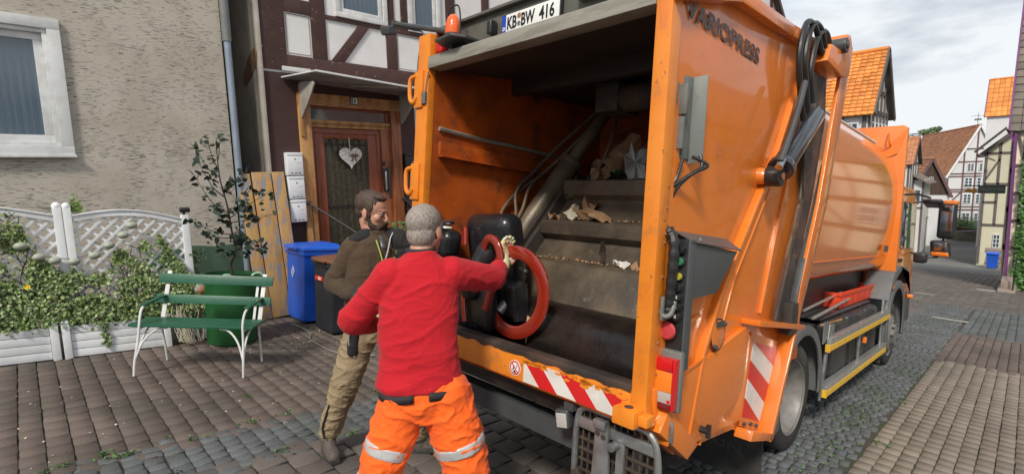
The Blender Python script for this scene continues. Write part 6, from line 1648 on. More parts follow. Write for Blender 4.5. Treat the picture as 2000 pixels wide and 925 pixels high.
t.part('wall', MB().box(49.6, 53, 5.9, 7.3, -5, .6), M['wall_white'])
t.part('beam', MB().box(49.56, 49.6, 5.88, 6.0, -5, .55).box(49.56, 49.6, 6.5, 6.62, -5, .8).box(49.56, 49.6, 5.9, 7.3, -1.6, -1.48), M['timber_grey'])
t.part('window', MB().box(49.54, 49.598, 6.1, 6.45, -1.2, -.2), M['pane'])
house('barn', 'white walled barn with dark brown boarded gable and red tiled roof', 'barn', (60, 5.30, -5.2), R_(17), 9.0, 2.75, 4.3, 3.1, M['wall_white'], M['tile_red'], M['timber_far'], rows=12, cols=20, gable_fill=M['barn_wood'],
      beams=[], wins=[(1.22, 5.3, .30, .5)], verge=M['timber_far'], ov=.4)
house('large_half_timbered_house', 'large white half-timbered house with long weathered red tile roof at the bend of the street', 'house', (76.7, 2.22, -5.3), R_(19.6), 22.0, 5.0, 5.75, 5.35, M['wall_white'], M['tile_red'], M['timber_far'],
      rows=26, cols=44, beams=grid_beams(5.0, (.08, 1.9, 2.25, 3.9, 4.15, 5.6, 5.9, 7.2, 8.6), (.08, 1.5, 2.6, 3.65, 4.95), 5.75, 5.35, .13, braces=[(4.9, 2.3, 3.75, 3.8), (4.9, .1, 4.2, 1.9), (.1, 2.3, 1.2, 3.8)]),
      wins=[(y, z, .72, 1.05) for z in (.5, 2.6, 4.4) for y in (.35, 1.72, 2.78)] + [(y, 6.2, .6, .8) for y in (1.75, 2.75)])
t = Thing('chimney', 'square grey metal-clad chimney rising behind the red roofs', 'chimney', at=(58, 7.7, 2))
t.part('stack', MB().box(57.8, 58.4, 7.42, 7.95, 0, 4.3), M['dsteel'])
t.part('cap', MB().box(57.7, 58.5, 7.36, 8.0, 4.42, 4.5).box(57.85, 57.9, 7.45, 7.5, 4.3, 4.42).box(57.85, 57.9, 7.88, 7.93, 4.3, 4.42), M['steel'])
an = Thing('tv_antenna', 'thin television antenna above the large red roof', 'antenna', at=(77, 4.9, 5.6))
an.part('mast', MB().cyl((77, 4.9, 5.3), (77, 4.9, 7.2), .03, n=6), M['steel'])
an.part('elements', MB().bar((76.9, 4.4, 6.9), (77.1, 5.5, 6.9), .04, .04).bar((76.6, 4.5, 6.9), (77.4, 4.5, 6.9), .03, .03).bar((76.7, 4.8, 6.9), (77.3, 4.8, 6.9), .03, .03).bar((76.7, 5.1, 6.9), (77.3, 5.1, 6.9), .03, .03).bar((76.9, 4.6, 6.5), (77.1, 5.2, 6.5), .04, .2), M['steel'])

# yellow house, white house behind it
house('yellow_house', 'pale yellow rendered house with grey timber posts on the right side of the street', 'house', (46, -2.6, -4.9), 0, 12, 5.0, 7.4, 2.4, M['wall_yellow'], M['tile_grey'], M['timber_grey'], rows=10, cols=10,
      beams=[(4.95, 0, 4.95, 7.5, .15), (4.3, 2.6, 4.3, 8.0, .13), (4.3, 4.1, 4.95, 4.1, .12), (3.0, 5.3, 4.95, 5.3, .12), (3, 7.3, 4.95, 7.3, .13), (3.75, 0, 3.75, 8.2, .13), (4.3, 6.9, 4.9, 5.6, .10), (3.1, 2.6, 4.9, 2.6, .14)],
      wins=[(3.95, 1.1, .34, .9)], ov=.5, verge=M['timber_grey'])
t = Thing('canopy_roof', 'small weathered lean-to roof sticking out left of the yellow house', 'lean-to roof', at=(45, 2.6, -4.4))
t.part('roof', MB().slab([(44.6, 2.9, 2.45), (44.6, 1.5, 3.9), (46, 1.5, 3.9), (46, 2.9, 2.45)], (0, 0, .09)), M['timber_grey'])
t.part('strut', MB().bar((44.9, 2.75, 2.35), (45.4, 1.9, 1.9), .08, .08).bar((45.4, 1.95, -4.4), (45.4, 1.95, 2.9), .12, .12), M['timber_grey'])
house('tall_white_house', 'tall plain white house with orange tile roof rising behind the yellow house', 'house', (61.5, 3.35, -5), R_(-90), 6.0, 5.0, 10.9, 3.2, M['wall_white'], M['tile_orange'], rows=8, cols=18, end=0, verge=M['purple_post'], ov=.25)
# house at the right edge: slate roof, timber and vine
house('vine_covered_house', 'house at the right edge with grey tiled roof, violet corner post and green vine', 'house', (26, .62, -2.9), R_(-90), 7.0, 7.0, 6.0, 6.1, M['wall_cream'], M['tile_grey'], M['timber_grey'], rows=22, cols=26,
      side_beams=[(.30, 0, .30, 6.0, .10), (0, 5.9, 7, 5.9, .14), (0, 4.6, .5, 4.6, .08), (0, 3.6, .5, 3.6, .08), (0, 2.6, .5, 2.6, .08), (0, 1.6, .5, 1.6, .08), (.1, 5.7, .3, 4.7, .07), (2.2, 1.4, 7, 1.4, .22), (2.2, 3.1, 7, 3.1, .25), (2.2, 4.4, 7, 4.4, .2), (2.3, 0, 2.3, 6, .2), (3.6, 0, 3.6, 6, .2), (5.2, 0, 5.2, 6, .2), (6.9, 0, 6.9, 6, .2), (3.7, 1.5, 5.1, 3, .16)], side_wins=[(2.6, 1.8, .8, 1.0), (4.2, 3.4, .8, .9)], beams=grid_beams(7.0, (.2, 1.6, 3.0, 4.4, 5.9, 8.5), (.1, 1.5, 2.9, 4.3, 5.6, 6.9), 6.0, 6.1, .2), wins=[(y, z, .8, 1.0) for y in (1.9, 4.7) for z in (1.8, 4.5)], z0=-.6, end=0, verge=M['purple_post'], ov=.25)
t = Thing('corner_post', 'violet painted corner post at the left edge of the vine covered house', 'post', at=(25.9, .62, -3))
t.part('post', MB().bar((25.93, .52, -2.75), (25.93, .60, 3.0), .09, .09, up=(1, 0, 0)), M['purple_post'])
t.part('bracket', MB().bar((25.93, .62, 2.55), (25.93, .85, 3.0), .07, .08, up=(1, 0, 0)), M['purple_post'])
pts = []
while len(pts) < 6500:
    y = rng.uniform(-1.6, .42); z = rng.uniform(-2.95, 3.0)
    edge = .34 + .06 * noise.noise(Vector((z * 1.6, 1, 3))) - (.10 if z > 2.2 else 0)
    if y > edge: continue
    pts.append((25.86 - rng.uniform(0, .16) - .12 * max(0, noise.noise(Vector((y * 3, z * 3, 7)))), y, z))
v = Thing('wall_vine', 'dense green climbing vine covering the wall at the right edge', 'climbing plant', at=(25.9, 0, -2.8))
leaves('foliage', pts, .13, M['leaf_hedge'], out=(-1, .2, .4), spread=.45, parent=v.root, off=(25.9, 0, -2.8))
v.part('stems', MB().tube([(25.9, .1, -2.85), (25.92, .12, -1.5), (25.93, 0, 0), (25.93, .15, 2)], .03, 6).tube([(25.9, -.5, -2.85), (25.92, -.4, -1.0), (25.93, -.5, 2.5)], .03, 6), M['bark'])
# stone step and base in front
t = Thing('stone_steps', 'reddish stone step block with iron rail at the foot of the vine covered house', 'steps', at=(25, .4, gz(25)))
t.part('step', MB().box(24.2, 25.8, .20, .66, gz(25) - .2, gz(25) + .14).box(24.7, 25.8, .28, .60, gz(25) + .1401, gz(25) + .42), M['sandstone'], bevel=.02)
t.part('rail', MB().tube([(24.5, .28, gz(25) + .1), (24.5, .28, gz(25) + .8), (25.6, .26, gz(25) + 1.15)], .02, 8), M['iron'])
t = bin_('wheelie_bin', 'blue wheelie bin standing far down the street before the yellow house', 'bin', 42.6, 1.22, .56, .5, .98, M['blue_bin'], M['blue_bin'], F=Matrix.Translation((0, 0, gz(42.6))))
t = Thing('wood_stack', 'reddish stack of timber or stones behind the far blue bin', 'stack', at=(44.5, 1.6, gz(44.5)))
for k in range(4): t.part('log', MB().box(44.2, 44.8, 1.15 + .03 * (k % 2), 1.95 - .04 * (k % 3), gz(44.5) + k * .32, gz(44.5) + k * .32 + .28), M['sandstone'], bevel=.03)

# street sign boards on a bracket
t = Thing('hanging_sign', 'dark green name board with faded pale writing reaching over the street', 'sign', at=(30, .9, .65))
t.part('board', MB().box(29.97, 30.03, .85, 1.72, .49, .80), M['sign_dark'], bevel=.01)
wr = [(1.69, 1.50, .03), (1.48, 1.45, .07), (1.40, 1.36, .07), (1.36, 1.14, .025), (1.08, 1.04, .06), (1.02, .89, .025)]
for a, b, c in wr: t.part('faded_writing', MB().box(29.96, 29.969, b, a, .66 - c * .4, .66 + c * .6), M['stone'])
t.part('underline', MB().box(29.96, 29.965, 1.15, 1.45, .545, .56), M['stone'])
t.part('bracket', MB().box(29.98, 30.02, .5, 2.2, .80, .84), M['iron'])
t = Thing('emblem_sign', 'small ochre ornamental emblem hanging left of the dark green board', 'sign', at=(30, 1.95, .6))
t.part('emblem', MB().ell((30, 1.84, .60), (.02, .10, .12), n=16, m=10).ell((30, 2.02, .62), (.02, .12, .09), n=16, m=10).box(29.985, 30.015, 1.74, 2.15, .56, .66), M['sign_gold'], bevel=.005)
# retaining wall, shrub, lantern post
t = Thing('garden_wall', 'low mossy stone retaining wall in front of the large half-timbered house', 'wall', at=(66, 5, -5.8))
t.part('wall', MB().slab([(66, 9.5, -6.3), (66, 2.6, -6.3), (66, 2.6, -4.65), (66, 5, -4.95), (66, 9.5, -5.25)], (.4, 0, 0)), M['stone_wall'])
t.part('coping', MB().slab([(65.95, 9.5, -5.249), (65.95, 5, -4.949), (65.95, 2.6, -4.649), (65.95, 2.6, -4.57), (65.95, 5, -4.87), (65.95, 9.5, -5.17)], (.5, 0, 0)), M['stone'])
props(strip('garden_terrace', 66.4, 80, 0, 12, M['leaf_mid'], 1.2), kind='structure')
pts = [(67.6 + rng.normal(0, .35), 5.1 + rng.normal(0, .62), -4.75 + abs(rng.normal(0, .42))) for _ in range(2600)]
t = Thing('shrub', 'pale green shrub on the retaining wall below the large half-timbered house', 'shrub', at=(67.6, 5.1, -5))
leaves('foliage', pts, .17, M['leaf_shrub'], out=(-1, 0, .8), spread=.8, parent=t.root, off=(67.6, 5.1, -5))
t.part('stems', MB().tube([(67.6, 5.1, -5.2), (67.6, 5.0, -4.3)], .05, 6), M['bark'])
t = Thing('flower_clump', 'reddish flowers at the foot of the pale green shrub', 'flowers', at=(66.9, 4.7, -5))
leaves('flowers', [(66.7 + rng.normal(0, .1), 4.75 + rng.normal(0, .25), -4.72 + abs(rng.normal(0, .10))) for _ in range(160)], .12, M['terracotta'], parent=t.root, off=(66.9, 4.7, -5))
t = Thing('street_lantern', 'small black lantern on a wooden stand in front of the white barn', 'lantern', at=(52, 6.2, -5))
t.part('post', MB().box(51.96, 52.04, 5.85, 5.93, -5.3, -2.5).box(51.96, 52.04, 6.55, 6.63, -5.3, -2.5).box(51.9, 52.1, 5.75, 6.8, -2.5, -2.42), M['timber_grey'])
t.part('lamp', MB().lathe([(.0, .55), (.12, .42), (.16, .38), (.09, .0), (.03, -.05), (.03, -.3)], (52, 6.25, -2.1), n=6), M['dsteel'])
# trees and hill behind the houses
def far_tree(label, x, y, z, rx, rz, m, n, size=.5):
    t = Thing('background_tree', label, 'tree', at=(x, y, z - rz - 2))
    C = []
    blobs = [(rng.normal(0, rx * .45), rng.normal(0, rx * .45), rng.normal(0, rz * .4)) for _ in range(9)]
    while len(C) < n:
        b = blobs[int(rng.integers(0, 9))]
        d = rng.normal(0, 1, 3); d /= np.linalg.norm(d); d *= rng.uniform(.6, 1) * rx * .5
        C.append((x + b[0] + d[0], y + b[1] + d[1], z + b[2] + d[2] * rz / rx))
    leaves('crown', C, size, m, parent=t.root, off=(x, y, z - rz - 2))
    t.part('trunk', MB().tube([(x, y, z - rz - 2), (x, y, z)], [.25, .12], 8), M['bark'])
far_tree('small rounded tree crown showing above the ridge of the red roof', 110, 13.2, 7.1, 1.5, .9, M['leaf_shrub'], 1200, .3)
for k, (x, y, z, rx, rz) in enumerate(((118, 19, 5.0, 4, 2.4), (126, 26, 5.2, 5, 3.0))):
    far_tree(('dark green tree crown behind the grey chimney', 'wide tree crown farther left behind the grey chimney')[k], x, y, z, rx, rz, M['leaf_mid'], 1500, .6)
# cream coloured house across the street, to the right of the camera: it stands in the truck's glossy side as a reflection
house('cream_house', 'cream coloured timbered house beyond the right pavement, mirrored in the glossy truck side', 'house', (36, -6.5, -3.4), R_(180), 24, 6, 6.5, 3, M['wall_cream'], M['tile_red'], M['beam_brown'], rows=10, cols=24,
      side_beams=[(0, z, 22, z, .22) for z in (1.6, 2.9, 4.2, 5.6, 6.9)] + [(x, 0, x, 7, .2) for x in range(0, 23, 2)], side_wins=[(x + .45, 3.1, 1.1, 1.0) for x in range(0, 22, 4)], z0=-2)
house('row_house', 'brown and white timbered row house whose gable shows above the truck roof', 'house', (18.2, 14.6, -1.5), R_(-90), 6.0, 7.5, 9.7, 3.2, M['panel_white'], M['tile_red'], M['beam_brown'], rows=8, cols=10,
      beams=grid_beams(7.5, (3.5, 6.4, 9.6), (.1, 1.6, 3.2, 4.8, 6.2, 7.4), 9.7, 3.2, .2), wins=[(y, 4.3, .9, 1.3) for y in (.5, 2.1, 3.7, 5.2)], z0=-2, end=1, verge=M['beam_brown'])
# ------------------------------------------------------------------ people
def fused(mb, name, m, off, voxel=.006, smooth=4, disp=None, fac=.5):
    """weld overlapping volumes into one continuous skin, relax it and fold it"""
    me = bpy.data.meshes.new(name)
    me.from_pydata([tuple(p) for p in mb.v], [], mb.f)
    bm = bmesh.new(); bm.from_mesh(me); bmesh.ops.recalc_face_normals(bm, faces=bm.faces); bm.to_mesh(me); bm.free()
    ob = bpy.data.objects.new('tmp', me); COL.objects.link(ob)
    r = ob.modifiers.new('r', 'REMESH'); r.mode = 'VOXEL'; r.voxel_size = voxel; r.adaptivity = 0
    sm = ob.modifiers.new('s', 'SMOOTH'); sm.iterations = smooth; sm.factor = fac
    bpy.context.view_layer.update()
    out = bpy.data.meshes.new_from_object(ob.evaluated_get(bpy.context.evaluated_depsgraph_get()))
    bpy.data.objects.remove(ob); bpy.data.meshes.remove(me)
    out.name = name
    if disp:
        nn = [v.normal.copy() for v in out.vertices]
        for v, n in zip(out.vertices, nn):
            v.co += n * disp(v.co, n)
    o = Vector(off)
    for v in out.vertices: v.co -= o
    out.materials.clear(); out.materials.append(m)
    for p in out.polygons: p.use_smooth = True
    return out
def fold(sc, amp, st=(1, 1, 1), seed=0):
    def f(p, n):
        q = Vector((p.x * sc * st[0] + seed, p.y * sc * st[1], p.z * sc * st[2]))
        a = noise.noise(q + Vector((1.7 * noise.noise(q * .6), 0, 0)))
        return amp * ((1 - abs(a) * 2.2) ** 3 if abs(a) < .45 else 0) + amp * .7 * noise.noise(q * .5 + Vector((9, 9, 9)))
    return f
def head_rot(yaw, pitch, roll=0): return Matrix.Rotation(yaw, 3, 'Z') @ Matrix.Rotation(pitch, 3, 'Y') @ Matrix.Rotation(roll, 3, 'X')
def head_shapes(mb, C, rot, k, neck):
    C = Vector(C)
    q = lambda *p: C + rot @ (Vector(p) * k)
    def el(c, r, rr=None):
        mb.ell(q(*c), tuple(a * k for a in r), rot if rr is None else rot @ rr, 24, 16)
    el((-.012, 0, .035), (.098, .076, .088))
    el((.028, 0, -.035), (.060, .058, .085))
    for s in (-1, 1):
        mb.limb(q(-.01, s * .046, -.052), q(.060, s * .014, -.098), .022 * k, .019 * k)
        el((.056, s * .038, -.022), (.026, .022, .027))
        el((-.010, s * .079, -.010), (.019, .0075, .033), Matrix.Rotation(s * .25, 3, 'Z') @ Matrix.Rotation(-.15, 3, 'Y'))
        el((-.004, s * .075, -.036), (.009, .006, .010))
        el((.099, s * .010, -.035), (.008, .006, .006))
        el((.076, s * .031, .013), (.014, .017, .007))
    el((.068, 0, -.099), (.020, .024, .017))
    el((.074, 0, .024), (.019, .046, .011))
    mb.limb(q(.084, 0, .014), q(.109, 0, -.029), .008 * k, .0105 * k)
    el((.089, 0, -.062), (.010, .021, .0055)); el((.087, 0, -.071), (.010, .019, .006))
    mb.limb(q(-.028, 0, -.055), Vector(neck), .054 * k, .062 * k, 20)
def hand_shapes(mb, wrist, d, pn, curl=.5, k=1.0, side=1, rad=.0095, cur=(1, 1, 1, 1), spread=.07):
    d = Vector(d).normalized(); pn = Vector(pn); pn = (pn - d * pn.dot(d)).normalized()
    sd = d.cross(pn) * side
    w = Vector(wrist)
    mb.rbox(w + d * .048 * k, (.046 * k, .040 * k, .0135 * k), (d, sd, pn), .012 * k, 2)
    mb.limb(w - d * .04 * k, w + d * .02 * k, .027 * k, .028 * k)
    for i, (o, L) in enumerate(((.030, .072), (.0105, .080), (-.0105, .075), (-.030, .060))):
        p = w + d * .088 * k + sd * o * k
        a = 0
        dd = (d + sd * o * spread * 30 * .1).normalized()
        r = rad * k * (1 if i < 3 else .88)
        for j, fr in enumerate((.45, .31, .24)):
            a += curl * cur[i] * (.7 if j == 0 else 1.0)
            v = dd * math.cos(a) + pn * math.sin(a)
            n = p + v * L * fr * k
            mb.limb(p, n, r, r * .92, 10); r *= .92; p = n
    p = w + d * .022 * k + sd * .034 * k
    v1 = (d * .55 + sd * .75 + pn * .35).normalized(); v2 = (d * .85 + sd * .25 + pn * .5).normalized()
    mb.limb(p, p + v1 * .040 * k, .0125 * k, .0115 * k, 10)
    mb.limb(p + v1 * .040 * k, p + v1 * .040 * k + v2 * .034 * k, .011 * k, .0095 * k, 10)
def ring_band(mb, a, b, t0, t1, ra, rb, extra, n=28, ex=1.0):
    a, b = Vector(a), Vector(b); d = b - a
    r0 = ra + (rb - ra) * t0 + extra; r1 = ra + (rb - ra) * t1 + extra
    return mb.tube([a + d * t0, a + d * (t0 + t1) / 2, a + d * t1], [r0, (r0 + r1) / 2 + .001, r1], n)

# ---- the man in the red fleece
off = (1.45, 2.2, gz(1.45))
pr_ = Thing('person', 'man with cropped grey hair in red fleece and hi-vis orange trousers, seen from behind', 'person', at=off)
Rv, Fv = (.86, -.51, 0), (.51, .86, 0)
hC = (1.568, 2.285, 1.555); hR = head_rot(R_(24), .12)
shL, shR = Vector((1.335, 2.345, 1.345)), Vector((1.665, 2.150, 1.335))
elR, wrR, haR = Vector((1.945, 2.185, 1.245)), Vector((2.085, 2.235, 1.305)), Vector((2.145, 2.285, 1.375))
elL, wrL = Vector((1.225, 2.515, 1.09)), Vector((1.40, 2.62, 1.005))
hipL, knL, anL = Vector((1.335, 2.215, .72)), Vector((1.180, 2.235, .345)), Vector((1.09, 2.31, -.03))
hipR, knR, anR = Vector((1.515, 2.105, .70)), Vector((1.565, 2.010, .30)), Vector((1.615, 1.985, -.08))
b = MB()
head_shapes(b, hC, hR, 1.10, (1.51, 2.265, 1.42))
b.loft([((1.42, 2.19, .66), Rv, Fv, .13, .09), ((1.43, 2.2, .86), Rv, Fv, .145, .095), ((1.48, 2.245, 1.2), Rv, Fv, .165, .10), ((1.50, 2.26, 1.36), Rv, Fv, .16, .085), ((1.51, 2.265, 1.42), Rv, Fv, .08, .06)])
for s, e, w in ((shL, elL, wrL), (shR, elR, wrR)): b.limb(s, e, .05, .04); b.limb(e, w, .042, .031)
b.limb(shL, shR, .05, .05)
hand_shapes(b, wrR, haR - wrR, (.6, -.2, .7), .35, 1.05, 1)
hand_shapes(b, wrL, (.8, .45, .1), (.2, -.6, .7), .55, 1.1, -1)
for h_, k_, a_ in ((hipL, knL, anL), (hipR, knR, anR)): b.limb(h_, k_, .085, .055); b.limb(k_, a_, .055, .042)
for a_, dd in ((anL, (.25, .9, 0)), (anR, (.8, .45, 0))):
    f_ = Vector(dd).normalized(); b.limb(a_ + Vector((0, 0, -.05)), a_ + f_ * .14 + Vector((0, 0, -.075)), .035, .03)
me = fused(b, 'body', M['skin'], off, .0052, 3)
pr_.part('body', me, None)
# hair
q = lambda *p: Vector(hC) + hR @ (Vector(p) * 1.10)
hb_ = MB()
hb_.ell(q(-.024, 0, .045), (.103 * 1.1, .0815 * 1.1, .088 * 1.1), hR, 32, 20)
hb_.ell(q(-.048, 0, -.018), (.066 * 1.1, .071 * 1.1, .072 * 1.1), hR, 24, 16)
for s in (-1, 1): hb_.ell(q(.012, s * .066, .02), (.026 * 1.1, .014 * 1.1, .04 * 1.1), hR, 16, 10)
pr_.part('hair', fused(hb_, 'hair', M['hair_grey'], off, .005, 3, lambda p, n: .0012 * noise.noise(p * 60)), None)
# fleece
fl_ = MB()
fl_.loft([((1.415, 2.19, .768), Rv, Fv, 0.212, .155), ((1.42, 2.195, .80), Rv, Fv, 0.218, .16), ((1.432, 2.21, .90), Rv, Fv, 0.203, .148), ((1.455, 2.23, 1.05), Rv, Fv, 0.202, .145), ((1.48, 2.25, 1.20), Rv, Fv, 0.206, .145),
          ((1.495, 2.258, 1.31), Rv, Fv, 0.199, .132), ((1.503, 2.263, 1.385), Rv, Fv, 0.158, .108), ((1.51, 2.265, 1.43), Rv, Fv, 0.091, .082), ((1.513, 2.267, 1.455), Rv, Fv, 0.072, .07)], n=32)
fl_.limb(shL + Vector((.03, -.02, -.01)), elL, .092, .074, 20); fl_.limb(elL, wrL + (elL - wrL) * .05, .073, .050, 20)
fl_.limb(shR + Vector((-.03, .02, -.01)), elR, .094, .076, 20); fl_.limb(elR, elR + (wrR - elR) * .55, .074, .060, 20)
def ffold(p, n):
    a = fold(4, .007, (1, 1, 1.6), 3)(p, n) + fold(11, .0035, (1, 1, 1.6), 8)(p, n)
    # diagonal drag lines from the right armpit to the left hip
    t = (p.x - 1.45) * 3.2 + p.z * 5.2
    a += .0045 * math.sin(t * 4.2 + 2.2 * noise.noise(p * 3)) * max(0, min(1, (1.25 - p.z) * 3))
    return a
pr_.part('fleece', fused(fl_, 'fleece', M['red_fleece'], off, .0075, 5, ffold), None, label='red fleece pullover')
col = MB().loft([((1.513, 2.268, 1.425), Rv, Fv, .088, .082), ((1.518, 2.272, 1.470), Rv, Fv, .080, .074)], n=32)
pr_.part('collar', fused(col, 'collar', M['dark_trim'], off, .005, 3), None)
# trousers
tr_ = MB()
tr_.loft([((1.42, 2.17, .60), Rv, Fv, .17, .12), ((1.42, 2.175, .70), Rv, Fv, .210, .150), ((1.42, 2.185, .80), Rv, Fv, .208, .148)], n=28)
tr_.limb(hipL, knL, .128, .102, 20); tr_.limb(knL, anL, .100, .080, 20)
tr_.limb(hipR, knR, .140, .122, 20); tr_.limb(knR, anR, .118, .090, 20)
def tfold(p, n): return fold(6, .012, (1, 1, 1.7), 20)(p, n) + fold(15, .005, (1, 1, 1.6), 5)(p, n)
pr_.part('trousers', fused(tr_, 'trousers', M['hi_vis'], off, .0075, 4, tfold), None, label='hi-vis orange work trousers')
for (h_, k_, r0, r1) in ((hipL, knL, .128, .102), (hipR, knR, .140, .122)):
    bb = MB(); ring_band(bb, h_, k_, .60, .74, r0, r1, .010)
    pr_.part('reflective_band', fused(bb, 'reflective_band', M['reflect'], off, .006, 2, lambda p, n: .006 * noise.noise(p * 16)), None)
bb = MB(); ring_band(bb, knL, anL, .06, .22, .100, .080, .012)
pr_.part('reflective_band', fused(bb, 'reflective_band', M['reflect'], off, .006, 2, lambda p, n: .006 * noise.noise(p * 16)), None)
bb = MB(); ring_band(bb, knR, anR, .30, .46, .118, .090, .012)
pr_.part('reflective_band', fused(bb, 'reflective_band', M['reflect'], off, .006, 2), None)
bw_ = MB()
for a0, a1 in ((-168, -100), (-84, -14)):
    pts = []
    for i in range(15):
        t = R_(a0 + (a1 - a0) * i / 14)
        pts.append(Vector((1.42, 2.183, .757 - .010 * math.cos((i - 7) / 5))) + Vector(Rv) * .216 * math.copysign(abs(math.cos(t)) ** .87, math.cos(t)) + Vector(Fv) * .158 * math.copysign(abs(math.sin(t)) ** .87, math.sin(t)))
    bw_.add(*(lambda P_: ([p + Vector((0, 0, dz)) for p in P_ for dz in (-.021, .021)], [(2 * i, 2 * i + 2, 2 * i + 3, 2 * i + 1) for i in range(len(P_) - 1)]))(pts))
o_ = pr_.part('belt_panel', bw_, M['dark_trim'])
md = o_.modifiers.new('t', 'SOLIDIFY'); md.thickness = .012; md.offset = 0
# work glove on the right hand, gripping the arm loop
g = MB(); hand_shapes(g, wrR + (haR - wrR) * .25, haR - wrR, (.6, -.2, .7), .42, 1.12, 1, .0125)
g.limb(wrR - (haR - wrR) * .15, wrR + (haR - wrR) * .3, .041, .038)
pr_.part('glove', fused(g, 'glove', M['glove_pale'], off, .004, 3, lambda p, n: .002 * noise.noise(p * 60)), None)
g = MB(); hand_shapes(g, wrL, (.8, .45, .1), (.2, -.6, .7), .55, 1.15, -1, .012)
pr_.part('glove', fused(g, 'glove', M['glove_pale'], off, .004, 3), None)
bt_ = MB()
for a_, dd in ((anL, (.25, .9, 0)), (anR, (.8, .45, 0))):
    f_ = Vector(dd).normalized(); z = gz(a_.x)
    s0 = Vector((a_.x, a_.y, z + .04))
    bt_.limb(s0, s0 + f_ * .17, .048, .044); bt_.limb(s0 + Vector((0, 0, .0)), s0 + Vector((0, 0, .12)), .052, .055)
pr_.part('boots', fused(bt_, 'boots', M['boot'], off, .007, 3), None)

# ---- the bearded man in the brown fleece
off = (1.7, 3.3, gz(1.7))
pb_ = Thing('person', 'bearded man in dark brown fleece jacket and khaki work trousers holding the chair', 'person', at=off)
f0 = R_(-88)
Fv = (math.cos(f0), math.sin(f0), 0); Rv = (math.sin(f0), -math.cos(f0), 0)     # towards his right
hC = Vector((1.805, 3.285, 1.602)); hR = head_rot(R_(-60), .20); HK = 1.12
shR_, shL_ = Vector((1.625, 3.30, 1.365)), Vector((1.985, 3.20, 1.395))
elR_, wrR_ = Vector((1.545, 3.415, 1.115)), Vector((1.555, 3.20, 1.065))
elL_, wrL_ = Vector((2.10, 3.06, 1.29)), Vector((2.14, 3.00, 1.40))
hpR, knR_, anR_ = Vector((1.68, 3.29, .80)), Vector((1.545, 3.33, .42)), Vector((1.455, 3.50, -.02))
hpL, knL_, anL_ = Vector((1.84, 3.24, .80)), Vector((1.90, 3.02, .38)), Vector((1.99, 3.12, -.08))
b = MB()
head_shapes(b, hC, hR, HK, (1.80, 3.29, 1.44))
sp_ = [((1.75, 3.27, .76), .13, .095), ((1.76, 3.265, .95), .14, .095), ((1.785, 3.26, 1.2), .16, .10), ((1.80, 3.265, 1.37), .15, .085), ((1.80, 3.28, 1.44), .08, .06)]
b.loft([(c, Rv, Fv, a_, d_) for c, a_, d_ in sp_])
for s, e, w in ((shR_, elR_, wrR_), (shL_, elL_, wrL_)): b.limb(s, e, .05, .04); b.limb(e, w, .042, .031)
b.limb(shL_, shR_, .05, .05)
hand_shapes(b, wrR_, (.35, -.9, .1), (.6, .2, -.5), .5, 1.1, 1)
hand_shapes(b, wrL_, (.35, -.25, .7), (.3, -.6, -.2), .5, 1.05, -1)
for h_, k_, a_ in ((hpR, knR_, anR_), (hpL, knL_, anL_)): b.limb(h_, k_, .085, .055); b.limb(k_, a_, .055, .042)
b.limb(anR_ + Vector((0, 0, -.06)), anR_ + Vector((-.02, -.13, -.10)), .035, .03); b.limb(anL_ + Vector((0, 0, -.05)), anL_ + Vector((.10, -.10, -.08)), .035, .03)
body = pb_.part('body', fused(b, 'body', M['skin'], off, .0046, 3), None)
q = lambda *p: hC + hR @ (Vector(p) * HK)
ey = MB()
for s in (-1, 1): ey.ell(q(.079, s * .031, .001), .0112 * HK, n=14, m=10)
pb_.part('eyes', ey, M['pale_eye'])
ir = MB()
for s in (-1, 1): ir.ell(q(.0850, s * .032, -.002), .0072 * HK, n=10, m=8)
pb_.part('iris', ir, M['ink'])
bw_ = MB()
for s in (-1, 1): bw_.limb(q(.088, s * .014, .024), q(.074, s * .050, .028), .0042, .0035, 8)
pb_.part('eyebrows', bw_, M['hair_brown'])
hb_ = MB()
hb_.ell(q(-.026, 0, .052), tuple(a * HK for a in (.100, .081, .088)), hR, 32, 20)
hb_.ell(q(.030, 0, .108), tuple(a * HK for a in (.056, .056, .022)), hR @ Matrix.Rotation(.2, 3, 'Y'), 24, 14)
hb_.ell(q(-.060, 0, -.005), tuple(a * HK for a in (.052, .064, .055)), hR, 24, 14)
for s in (-1, 1): hb_.ell(q(.008, s * .068, .040), tuple(a * HK for a in (.030, .011, .036)), hR, 16, 10); hb_.ell(q(.014, s * .068, -.008), tuple(a * HK for a in (.010, .007, .028)), hR, 14, 10)
pb_.part('hair', fused(hb_, 'hair', M['hair_brown'], off, .0045, 3, lambda p, n: .003 * noise.noise(Vector((p.x * 80, p.y * 80, p.z * 30)))), None)
bd_ = MB()
bd_.ell(q(.060, 0, -.100), tuple(a * HK for a in (.036, .037, .034)), hR, 20, 14)
bd_.limb(q(.104, -.022, -.053), q(.104, .022, -.053), .0062 * HK, .0062 * HK)
for s in (-1, 1):
    bd_.limb(q(.014, s * .062, -.034), q(.030, s * .047, -.078), .009 * HK, .019 * HK); bd_.limb(q(.030, s * .048, -.075), q(.060, s * .022, -.100), .021 * HK, .026 * HK)
    bd_.limb(q(.100, s * .024, -.054), q(.080, s * .034, -.085), .008 * HK, .013 * HK)
pb_.part('beard', fused(bd_, 'beard', M['hair_beard'], off, .0042, 2, lambda p, n: .0035 * noise.noise(p * 75)), None)
